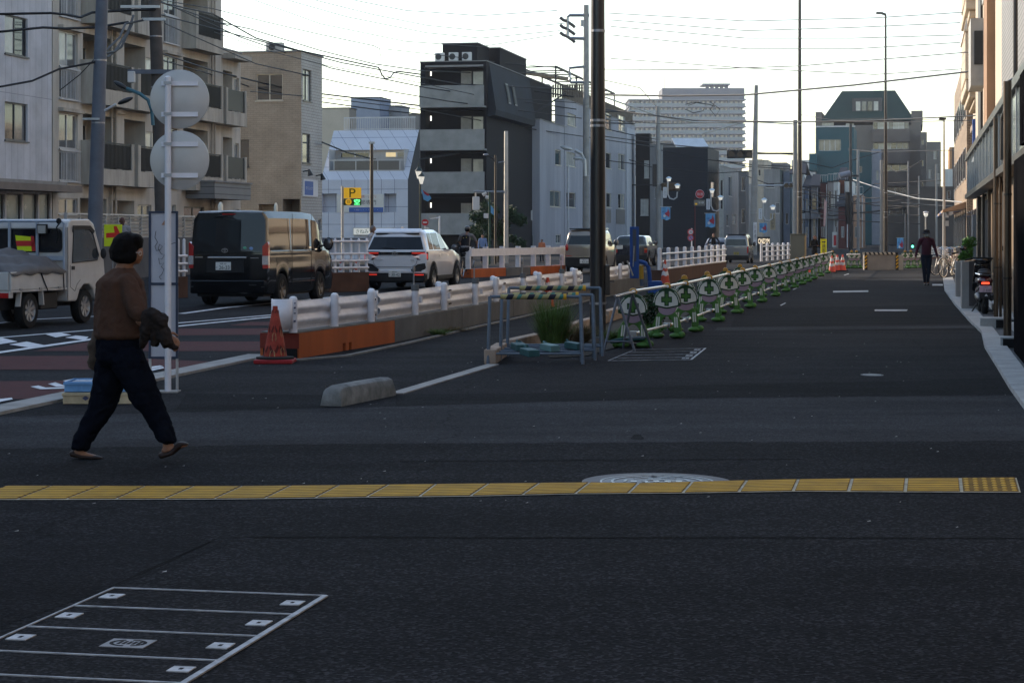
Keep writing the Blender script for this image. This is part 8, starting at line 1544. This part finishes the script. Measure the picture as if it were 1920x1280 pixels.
# bicycles ------------------------------------------------------
def bicycle(loc,rz,label,col,basket=True,lean=0,scale=1):
    t=thing('bicycle',label,'bicycle',loc,rz); t.rotation_euler=(lean,0,rz); t.scale=(scale,)*3; r=.33
    for x,nm in((-.53,'rear_wheel'),(.53,'front_wheel')):
        w_=part(t,nm,MB().lathe([(r-.02,-.016),(r,-.012),(r,.012),(r-.02,.016)],(x,0,r),36,'y',cap=False),TYR,smooth=True); part(w_,'rim',MB().lathe([(r-.035,-.01),(r-.02,-.012),(r-.02,.012),(r-.035,.01)],(x,0,r),36,'y',cap=False),CHR,smooth=True); mb=MB()
        for k in range(14): a=2*PI*k/14; mb.cyl((x,.01*(-1)**k,r),(x+(r-.03)*math.cos(a),0,r+(r-.03)*math.sin(a)),.0025,n=4)
        part(w_,'spokes',mb,CHR); part(w_,'mudguard',MB().tube([(x+(r+.03)*math.cos(a),0,r+(r+.03)*math.sin(a)) for a in [R(q) for q in range(20,190,17)]],.012,5),col)
    part(t,'frame',MB().tube([(-.53,0,r),(-.12,0,.30),(-.22,0,.78)],.014,7).tube([(-.12,0,.30),(.38,0,.72)],.018,7).tube([(-.18,0,.55),(.36,0,.80)],.016,7).tube([(-.53,0,r),(-.19,0,.62)],.010,6).tube([(.53,0,r),(.42,0,.60),(.36,0,.90)],.014,7),col,smooth=True)
    part(t,'saddle',MB().ell((-.24,0,.83),(.13,.075,.04),14,8),TRIM,smooth=True); part(t,'handlebar',MB().tube([(.16,-.27,1.0),(.3,-.2,1.02),(.37,0,.95),(.3,.2,1.02),(.16,.27,1.0)],.012,7),CHR,smooth=True)
    part(t,'crank',MB().cyl((-.12,-.05,.30),(-.12,-.035,.30),.09,n=18).tube([(-.12,-.06,.30),(-.05,-.06,.15)],.01,6),CHR); part(t,'pedal',MB().box(-.09,-.01,-.15,-.06,.135,.16),TRIM)
    if basket:
        mb=MB()
        for z in(.78,.86,.94,1.0): mb.tube([(.42,-.15,z),(.70,-.17,z),(.70,.17,z),(.42,.15,z),(.42,-.15,z)],.006,5)
        for k in range(7): mb.tube([(.42+.045*k,-.16,.78),(.42+.046*k,-.17,1.0)],.004,4); mb.tube([(.42+.045*k,.16,.78),(.42+.046*k,.17,1.0)],.004,4)
        for k in range(6): mb.tube([(.70,-.15+.06*k,.78),(.70,-.16+.064*k,1.0)],.004,4)
        part(t,'basket',mb,CHR)
    part(t,'headlamp',MB().ell((.56,0,.68),(.04,.03,.03),8,6),CHR,smooth=True); part(t,'carrier',MB().box(-.70,-.30,-.07,.07,.70,.72),CHR); return t
SLV=M('bicycle silver',(.45,.44,.42),.3,.7,.1)
def gb(px,py): return G(px,py)
bicycle(G(1774,516)+Vector((0,0,0)),R(215),'silver bicycle with big front wheel parked at the right kerb',SLV,lean=.08); bicycle(G(1784,520),R(228),'second silver bicycle parked behind the planters',SLV,lean=.06); bicycle(G(1793,516),R(240),'third bicycle with wire basket nearest the building wall',M('bicycle dark red',(.14,.03,.03),.4),lean=.05)
# ---------------- people ----------------
SKN=M('skin',(.24,.13,.085),.55,0,.1,9); SKF=M('skin foot',(.25,.15,.11),.55,0,.1,9); HAIRB=M('black hair',(.0035,.003,.003),.8,0,.3,30,spec=.12,bump=.5,bs=70); 
def hand(c,dirv,side,up,curl=.5,s=1.0):
    """capsules of a palm, four fingers and a thumb. dirv forearm direction, side = thumb side, up = back of hand"""
    d=Vector(dirv).normalized(); sd=Vector(side).normalized(); u=Vector(up).normalized(); c=Vector(c); out=[(tuple(c),(.026*s,.02*s,.026*s),tuple(c+d*.07*s),(.03*s,.024*s,.03*s)),(tuple(c+d*.02*s+sd*.012*s),.02*s,tuple(c+d*.075*s-sd*.02*s),.019*s)]
    for k,(o,l) in enumerate(((.028,.066),(.010,.076),(-.010,.070),(-.028,.055))):
        b=c+d*.082*s+sd*o*s; m=b+(d*math.cos(curl*.6)-u*math.sin(curl*.6))*l*.55*s; e=m+(d*math.cos(curl*1.6)-u*math.sin(curl*1.6))*l*.5*s
        out+=[(tuple(b),.0095*s,tuple(m),.0088*s),(tuple(m),.0088*s,tuple(e),.0075*s)]
    b=c+d*.02*s+sd*.028*s; m=b+(d*.7+sd*.7).normalized()*.035*s; e=m+(d*.95+sd*.2-u*.3).normalized()*.032*s
    return out+[(tuple(b),.013*s,tuple(m),.011*s),(tuple(m),.011*s,tuple(e),.0085*s)]
def woman():
    t=thing('person','woman with short black hair in a brown top walking right with a dark jacket','person',G(232,862)); Yw=t.location.y; s=Yw/F
    q=lambda x,y,d=0:(((x-232)*s),d,(862-y)*s)
    SH=M('brown knit top',(.066,.036,.025),1,0,.14,14,bump=.35,bs=160); TR=M('navy trousers',(.0045,.0062,.0115),1,0,.25,6,bump=.15,bs=120,spec=.04); JK=M('dark taupe jacket',(.020,.016,.015),.95,0,.25,7,bump=.3,bs=60)
    head=[(q(241,466,0),(.078,.072,.098),q(250,476,.01),(.066,.062,.072)),(q(253,484,.01),(.045,.042,.035),q(243,488,.0),(.05,.045,.035)),
      (q(262,470,.012),(.022,.022,.025),q(263,477,.012),(.015,.015,.012)),(q(260,486,.012),(.013,.02,.008),q(259,489,.012),(.013,.02,.008)),(q(258,492,.01),(.016,.018,.012),q(251,492,.005),(.02,.025,.012)),
      (q(247,479,-.06),(.012,.010,.02),q(246,484,-.058),(.009,.008,.012)),
      (q(238,488,0),.055,q(229,510,0),.056)]
    body=head+[(q(226,532),(.10,.11,.05),q(226,625),(.11,.10,.06)),(q(216,670,.06),.085,q(187,758,.07),.055),(q(187,758,.07),.055,q(149,838,.06),.036),(q(243,672,-.06),.085,q(284,744,-.07),.055),(q(284,744,-.07),.055,q(319,826,-.07),.036),
      (q(149,838,.06),.036,q(147,848,.06),.034),(q(140,850,.06),(.03,.032,.018),q(180,859,.06),(.028,.034,.010)),(q(319,826,-.07),.036,q(318,838,-.07),.034),(q(314,842,-.07),(.03,.032,.02),q(348,832,-.07),(.028,.034,.012)),
      (q(248,540,-.115),.035,q(275,597,-.18),.043),(q(275,597,-.18),.043,q(318,624,-.20),.028),(q(214,540,.12),.035,q(215,600,.2),.042),(q(215,600,.2),.042,q(280,606,.12),.028)]
    body+=hand(q(318,625,-.2),Vector((.85,0,-.5)),Vector((.3,.6,.6)),Vector((.45,-.3,.8)),.9,.95)+hand(q(281,606,.12),Vector((.95,-.3,0)),Vector((0,.2,1)),Vector((.2,.9,0)),.8,.95)
    b=organic(t,'body',body,SKN,.0062,2,.4)
    organic(t,'hair',[(q(237,460,.0),(.102,.100,.092),q(233,470,.0),(.104,.100,.085)),(q(229,470,0),(.088,.098,.085),q(227,484,.0),(.070,.094,.03)),(q(232,484,-.03),(.075,.068,.04),q(246,480,-.055),(.052,.036,.052)),(q(254,450,.0),(.052,.082,.045),q(261,460,.01),(.020,.062,.028)),(q(250,466,-.062),(.030,.026,.05),q(249,484,-.062),(.026,.024,.035)),(q(232,484,.04),(.07,.062,.04),q(248,478,.055),(.05,.036,.05))],HAIRB,.007,2,.4,disp=.008)
    e=part(t,'glasses',MB().tube([q(246,473,-.072),q(256,473,-.062),q(265,474,-.045)],.003,6).tube([q(265+2*math.cos(k),475+4*math.sin(k),-.045+.012*math.cos(k)) for k in [j*PI/6 for j in range(13)]],.0025,6),M('glasses metal',(.5,.48,.45),.3,.8,0)); part(t,'earring',MB().ell(q(247.5,486.5,-.068),(.006,.006,.008),8,6),M('pearl',(.6,.6,.58),.3,0,0))
    sh=[(q(231,507,0),(.078,.078,.03),q(226,528,0),(.155,.17,.05)),(q(226,532,0),(.160,.17,.06),q(226,575,0),(.178,.16,.09)),(q(226,575,0),(.178,.16,.09),q(223,630,0),(.170,.158,.04)),(q(262,560,-.03),(.05,.09,.09),q(258,610,-.02),(.05,.09,.07)),
        (q(244,527,-.115),(.066,.066,.06),q(270,586,-.175),(.068,.070,.05)),(q(270,584,-.175),(.060,.066,.04),q(273,594,-.18),(.056,.06,.03)),(q(214,530,.13),(.06,.06,.055),q(214,590,.2),.06)]
    organic(t,'top',sh,SH,.0085,3,.5,disp=.018)
    tr=[(q(223,637,0),(.150,.140,.05),q(224,668,0),(.165,.145,.09)),(q(214,672,.06),(.132,.125,.1),q(188,762,.07),(.094,.09,.08)),(q(188,762,.07),(.088,.085,.08),q(150,828,.06),(.072,.075,.04)),(q(150,826,.06),(.070,.075,.03),q(148,840,.06),(.068,.074,.02)),
        (q(243,674,-.06),(.125,.12,.1),q(280,748,-.07),(.104,.094,.08)),(q(282,748,-.07),(.092,.088,.08),q(312,808,-.07),(.070,.075,.045)),(q(311,806,-.07),(.068,.072,.03),q(317,824,-.07),(.064,.072,.02))]
    organic(t,'trousers',tr,TR,.0092,3,.5,disp=.030)
    SHO=M('brown flat shoe',(.028,.019,.017),.6,0,.2,9)
    for (heel,mid,toe,dy) in(((133,852),(150,857),(186,860),.06),((307,851),(322,848),(354,830),-.07)):
        organic(t,'shoe',[(q(*heel,dy),(.026,.038,.024),q(*mid,dy),(.03,.040,.014)),(q(*mid,dy),(.03,.042,.014),q(toe[0]-10,toe[1]-1,dy),(.03,.046,.016)),(q(toe[0]-10,toe[1]-1,dy),(.03,.046,.016),q(toe[0]-2,toe[1],dy),(.02,.034,.010))],SHO,.006,3)
    organic_j=[(q(297,582,-.20),(.040,.05,.03),q(314,602,-.22),(.05,.07,.05)),(q(300,590,-.22),(.05,.06,.06),q(324,636,-.22),(.05,.055,.04)),(q(322,632,-.22),(.045,.05,.035),q(336,648,-.2),(.028,.04,.018)),(q(290,588,-.22),(.05,.055,.04),q(283,630,-.2),(.035,.05,.03)),(q(283,628,-.2),(.032,.045,.03),q(274,648,-.18),(.022,.04,.012)),(q(305,600,-.22),(.05,.05,.05),q(300,640,-.2),(.025,.04,.02))]
    j=thing('held_jacket','dark taupe jacket draped over the forearm of the walking woman','jacket',t.location+Vector(q(300,652,-.2))); o=j.location-t.location
    organic(j,'cloth',[(tuple(Vector(a)-o),r0,tuple(Vector(b_)-o),r1) for a,r0,b_,r1 in organic_j],JK,.007,2,.5,disp=.05)
    g=thing('shoulder_bag','soft brown bag hanging at the far side of the walking woman','bag',t.location+Vector(q(168,702,.16))); o=g.location-t.location; BGM=M('bag brown cloth',(.075,.055,.042),.9,0,.3,8,bump=.3,bs=60); f=lambda x,y,d:tuple(Vector(q(x,y,d))-o)
    organic(g,'bag_body',[(f(178,612,.17),(.035,.04,.05),f(172,650,.17),(.055,.06,.07)),(f(170,650,.17),(.055,.06,.06),f(168,682,.17),(.05,.06,.06))],BGM,.009,4,.5,disp=.03); part(g,'strap',MB().tube([f(180,615,.17),f(196,570,.19),f(214,522,.18)],.010,6),BGM)
woman()
def person(label,px,Y,H,rz,top,legs,hair=HAIRB,skin=SKN,stride=.12,armd=.06,hat=None,mask=False,joints=None,sleeve=1,shoes=None,parent_loc=None,zoff=0,voxel=.016):
    """local frame: person faces -y. joints: overrides, metres for a 1.7 m figure"""
    k=H/1.7; t=thing('person',label,'person',parent_loc or (X_(px,Y),Y,zoff),rz)
    J=dict(pel=(0,0,.95),che=(0,0,1.28),neck=(0,.0,1.46),head=(0,-.015,1.60),hl=(-.09,0,.90),hr=(.09,0,.90),kl=(-.09,-stride*.6-.02,.50),kr=(.09,stride*.2-.03,.50),al=(-.09,-stride,.09),ar=(.09,stride*1.1,.10),
        sl=(-.185,0,1.40),sr=(.185,0,1.40),el=(-.235,.02+armd*.3,1.12),er=(.235,.02-armd*.3,1.12),wl=(-.25,armd-.06,.88),wr=(.25,-armd-.06,.88))
    if joints: J.update(joints)
    J={a:Vector(b)*k for a,b in J.items()}; c=lambda a,r0,b,r1:(tuple(J[a]),tuple(x*k for x in r0) if isinstance(r0,tuple) else r0*k,tuple(J[b]),tuple(x*k for x in r1) if isinstance(r1,tuple) else r1*k)
    hd=J['head']; caps=[(tuple(hd),(.075*k,.09*k,.105*k),tuple(hd+Vector((0,-.02,-.06))*k),(.055*k,.07*k,.06*k)),(tuple(hd+Vector((0,-.09,-.01))*k),.012*k,tuple(hd+Vector((0,-.10,-.03))*k),.014*k),
        (tuple(hd+Vector((-.078,.01,0))*k),.014*k,tuple(hd+Vector((-.078,.01,-.03))*k),.012*k),(tuple(hd+Vector((.078,.01,0))*k),.014*k,tuple(hd+Vector((.078,.01,-.03))*k),.012*k),
        c('head',.05,'neck',.055),c('neck',(.09,.07,.05),'che',(.13,.09,.1)),c('che',(.13,.09,.1),'pel',(.13,.09,.08))]
    for s_ in 'lr':
        caps+=[c('neck',.05,'s'+s_,.05),c('s'+s_,.045,'e'+s_,.038),c('e'+s_,.038,'w'+s_,.026),c('h'+s_,.075,'k'+s_,.05),c('k'+s_,.05,'a'+s_,.036),('x',)]
        caps.pop(); d=(J['w'+s_]-J['e'+s_]).normalized(); caps+=hand(J['w'+s_]+d*.01,d,Vector((0,-1,0)),Vector((-1 if s_=='l' else 1,0,0)),.6,k)
        a=J['a'+s_]; caps.append((tuple(a+Vector((0,.03,-.055))*k),(.032*k,.04*k,.028*k),tuple(a+Vector((0,-.13,-.065))*k),(.035*k,.04*k,.02*k)))
    organic(t,'body',caps,skin,min(voxel,.011),1,.4)
    tp=[c('neck',(.085,.075,.03),'che',(.155,.115,.1)),c('che',(.155,.115,.1),'pel',(.15,.11,.07)),c('neck',.06,'sl',.062),c('neck',.06,'sr',.062)]
    for s_ in 'lr':
        if sleeve: tp+=[c('s'+s_,.062,'e'+s_,.05),c('e'+s_,.05,'w'+s_,.038)]
        else: m=J['s'+s_].lerp(J['e'+s_],.75); tp+=[(tuple(J['s'+s_]),.062*k,tuple(m),.056*k)]
    organic(t,'top',tp,top,voxel,3,.5,disp=.01)
    lg=[(tuple(J['pel']),(.145*k,.11*k,.07*k),tuple(J['pel']+Vector((0,0,-.08))*k),(.145*k,.11*k,.06*k))]
    for s_ in 'lr': m=J['k'+s_].lerp(J['a'+s_],.9); lg+=[c('h'+s_,.095,'k'+s_,.066),(tuple(J['k'+s_]),.066*k,tuple(m),.05*k)]
    organic(t,'trousers',lg,legs,voxel,3,.5,disp=.012)
    for s_ in 'lr': a=J['a'+s_]; organic(t,'shoe',[(tuple(a+Vector((0,.035,-.055))*k),(.038*k,.045*k,.035*k),tuple(a+Vector((0,-.14,-.062))*k),(.042*k,.045*k,.027*k))],shoes or M('dark shoe',(.015,.014,.014),.6),.012,2)
    if hair: organic(t,'hair',[(tuple(hd+Vector((0,.02,.035))*k),(.085*k,.09*k,.085*k),tuple(hd+Vector((0,.045,-.01))*k),(.082*k,.07*k,.08*k))],hair,.012,2)
    for x in(-.03,.03): part(t,'eye',MB().ell(hd+Vector((x,-.088,.012))*k,(.010*k,.006*k,.006*k),8,6),M('eye dark',(.02,.015,.012),.3))
    if mask: part(t,'face_mask',MB().ell(hd+Vector((0,-.055,-.04))*k,(.068*k,.062*k,.055*k),14,10),M('mask grey green',(.36,.37,.33),.8),smooth=True)
    if hat: h=part(t,'hat',MB().lathe([(.095*k,.02*k),(.10*k,.03*k),(.088*k,.11*k),(.03*k,.135*k),(.005,.137*k)],hd,20),hat,smooth=True); part(h,'brim',MB().lathe([(.09*k,.04*k),(.15*k,.0),(.155*k,.0),(.095*k,.05*k)],hd,22,cap=False),hat,smooth=True)
    return t,J,k
DKC=M('black cloth',(.012,.012,.014),.9,0,.2,8); NVY=M('navy cloth',(.010,.013,.024),.9,0,.2,8)
person('distant person in maroon sweater and hat walking toward the camera on the right',1737,57.7,1.59,R(-6),M('maroon sweater',(.060,.016,.026),.9,0,.2,9),NVY,hat=M('dark grey hat',(.025,.025,.03),.9),mask=True,stride=.07,armd=.02,joints=dict(el=(-.27,.03,1.13),er=(.27,.02,1.13),wl=(-.33,-.02,.90),wr=(.33,-.04,.90),kl=(-.075,-.05,.5),kr=(.075,-.02,.5),al=(-.05,-.05,.09),ar=(.05,.05,.09)),shoes=M('shoe dark pale sole',(.03,.03,.03),.6),voxel=.013)
# cyclist going away: faces +y, so turned half round
t,J,k=person('cyclist in grey shirt and black trousers riding away with helmet',873,67.6,1.74,PI-R(12),M('grey shirt',(.15,.145,.15),.9,0,.15,9),DKC,sleeve=0,joints=dict(pel=(0,.1,1.0),che=(0,-.08,1.27),neck=(0,-.2,1.45),head=(0,-.26,1.60),hl=(-.09,.08,.97),hr=(.09,.08,.97),kl=(-.13,-.22,.68),kr=(.13,-.16,.60),al=(-.12,.02,.36),ar=(.12,-.02,.20),sl=(-.19,-.17,1.40),sr=(.19,-.17,1.40),el=(-.30,-.30,1.20),er=(.30,-.30,1.20),wl=(-.27,-.50,1.08),wr=(.27,-.50,1.08)))
part(t,'helmet',MB().ell(J['head']+Vector((0,.01,.045)),(.10,.13,.09),16,10),M('helmet dark grey',(.06,.06,.065),.3,0,.2,20),smooth=True)
bp=thing('backpack','black backpack with small yellow marks worn by the cyclist','backpack',t.location+Matrix.Rotation(PI-R(12),3,'Z')@Vector((0,.08,1.02)),PI-R(12)); organic(bp,'pack',[((0,.0,.06),(.15,.10,.08),(0,-.08,.36),(.14,.10,.09))],M('backpack black',(.010,.010,.014),.7,0,.2,9),.014,3); part(bp,'mark',MB().ell((-.05,.03,.35),(.02,.012,.01),8,6),M('mark yellow',(.6,.55,.1),.5)); part(bp,'mark',MB().ell((.05,.03,.33),(.02,.012,.01),8,6),M('mark yellow'))
bicycle(t.location+Vector((0,.02,.0)),R(90-12),'bicycle ridden by the helmeted cyclist, black yellow striped stay',M('bicycle black',(.02,.02,.02),.4),basket=False)
person('grey haired man in white shirt walking beyond the white SUV',699,62,1.74,R(60),M('white shirt',(.36,.37,.40),.85,0,.1,8),M('grey trousers',(.05,.05,.055),.9),hair=M('grey hair',(.18,.17,.165),.8),stride=.15)
person('person in light blue shirt standing by the tree',905,101,1.46,R(8),M('light blue shirt',(.16,.24,.42),.85,0,.1,8),NVY,stride=.05)
person('person in orange jacket behind the plate guard rail',1016,103,1.2,R(-10),M('orange jacket',(.45,.16,.08),.85,0,.1,8),NVY,stride=.05)
person('person with brown hair in black looking down behind the far barricades',1527,88,1.42,R(35),DKC,DKC,hair=M('brown hair',(.12,.04,.025),.7),stride=.03,joints=dict(head=(0,-.07,1.58),wl=(-.1,-.28,1.15),wr=(.1,-.28,1.13)))
t,J,k=person('person in black riding toward the camera beyond the white fence',1338,112,1.52,R(-4),DKC,DKC,hair=M('brown hair'),joints=dict(pel=(0,.1,.98),che=(0,-.02,1.25),neck=(0,-.06,1.44),head=(0,-.08,1.58),hl=(-.1,.08,.95),hr=(.1,.08,.95),kl=(-.16,-.24,.66),kr=(.16,-.2,.60),al=(-.14,-.05,.32),ar=(.14,-.05,.2),el=(-.34,-.14,1.18),er=(.34,-.14,1.18),wl=(-.34,-.4,1.02),wr=(.34,-.4,1.02)))
bicycle(t.location,R(-94),'bicycle ridden toward the camera by the person in black',M('bicycle black'),scale=.88)
# worker with the yellow arrow sign, standing on a low platform
pl=thing('work_platform','low dark work platform under the roadworks guard behind the truck','platform',(X_(228,58),58,0)); part(pl,'deck',MB().box(-.6,.6,-.4,.5,.16,.20),M('platform dark',(.04,.04,.04),.8)); 
for x in(-.5,.5): part(pl,'leg',MB().box(x-.04,x+.04,-.3,.4,0,.16),M('platform dark'))
person('roadworks guard with dark head showing above the yellow arrow sign',229,58.1,1.77,R(30),M('guard pale grey top',(.22,.23,.26),.85,0,.2,6),NVY,hair=None,skin=M('tanned skin',(.10,.045,.035),.6),zoff=.205,joints=dict(wl=(-.2,-.38,1.1),wr=(.12,-.36,1.25)))
t=thing('arrow_sign','bright yellow square sign with a red arrow held above the woman head','arrow sign',P(211,462,57.2)); q=lambda x,y:P(x,y,57.2)-t.location; f=part(t,'board',MB().box(q(195,0).x,q(229,0).x,0,.02,0,q(0,421).z),M('sign acid yellow',(.62,.72,.02),.5,0,.03),bevel=.03)
part(f,'red_arrow',MB().prism([q(199,446)+Vector((0,-.008,0)),q(199,437)+Vector((0,-.008,0)),q(215,436)+Vector((0,-.008,0)),q(213,424)+Vector((0,-.008,0)),q(219,424)+Vector((0,-.008,0)),q(226,440)+Vector((0,-.008,0)),q(219,452)+Vector((0,-.008,0)),q(214,452)+Vector((0,-.008,0)),q(217,445)+Vector((0,-.008,0))],(0,.006,0)),M('sign bright red',(.65,.03,.02),.5,0,.03)); part(t,'stick',MB().cyl((0,.03,-1.0),(0,.03,.3),.02),STL2)

# ---------------- thin air ----------------
hb=MB().box(-420,420,-60,960,-1,130); hz=part(None,'haze',hb,M('air')); hz['kind']='stuff'
m=hz.data.materials[0]; N=m.node_tree.nodes; L=m.node_tree.links; N.remove(N['Principled BSDF'])
pv=N.new('ShaderNodeVolumePrincipled'); pv.inputs['Color'].default_value=(.82,.88,1,1); pv.inputs['Density'].default_value=.00017; pv.inputs['Anisotropy'].default_value=.2
L.new(pv.outputs[0],N['Material Output'].inputs['Volume'])
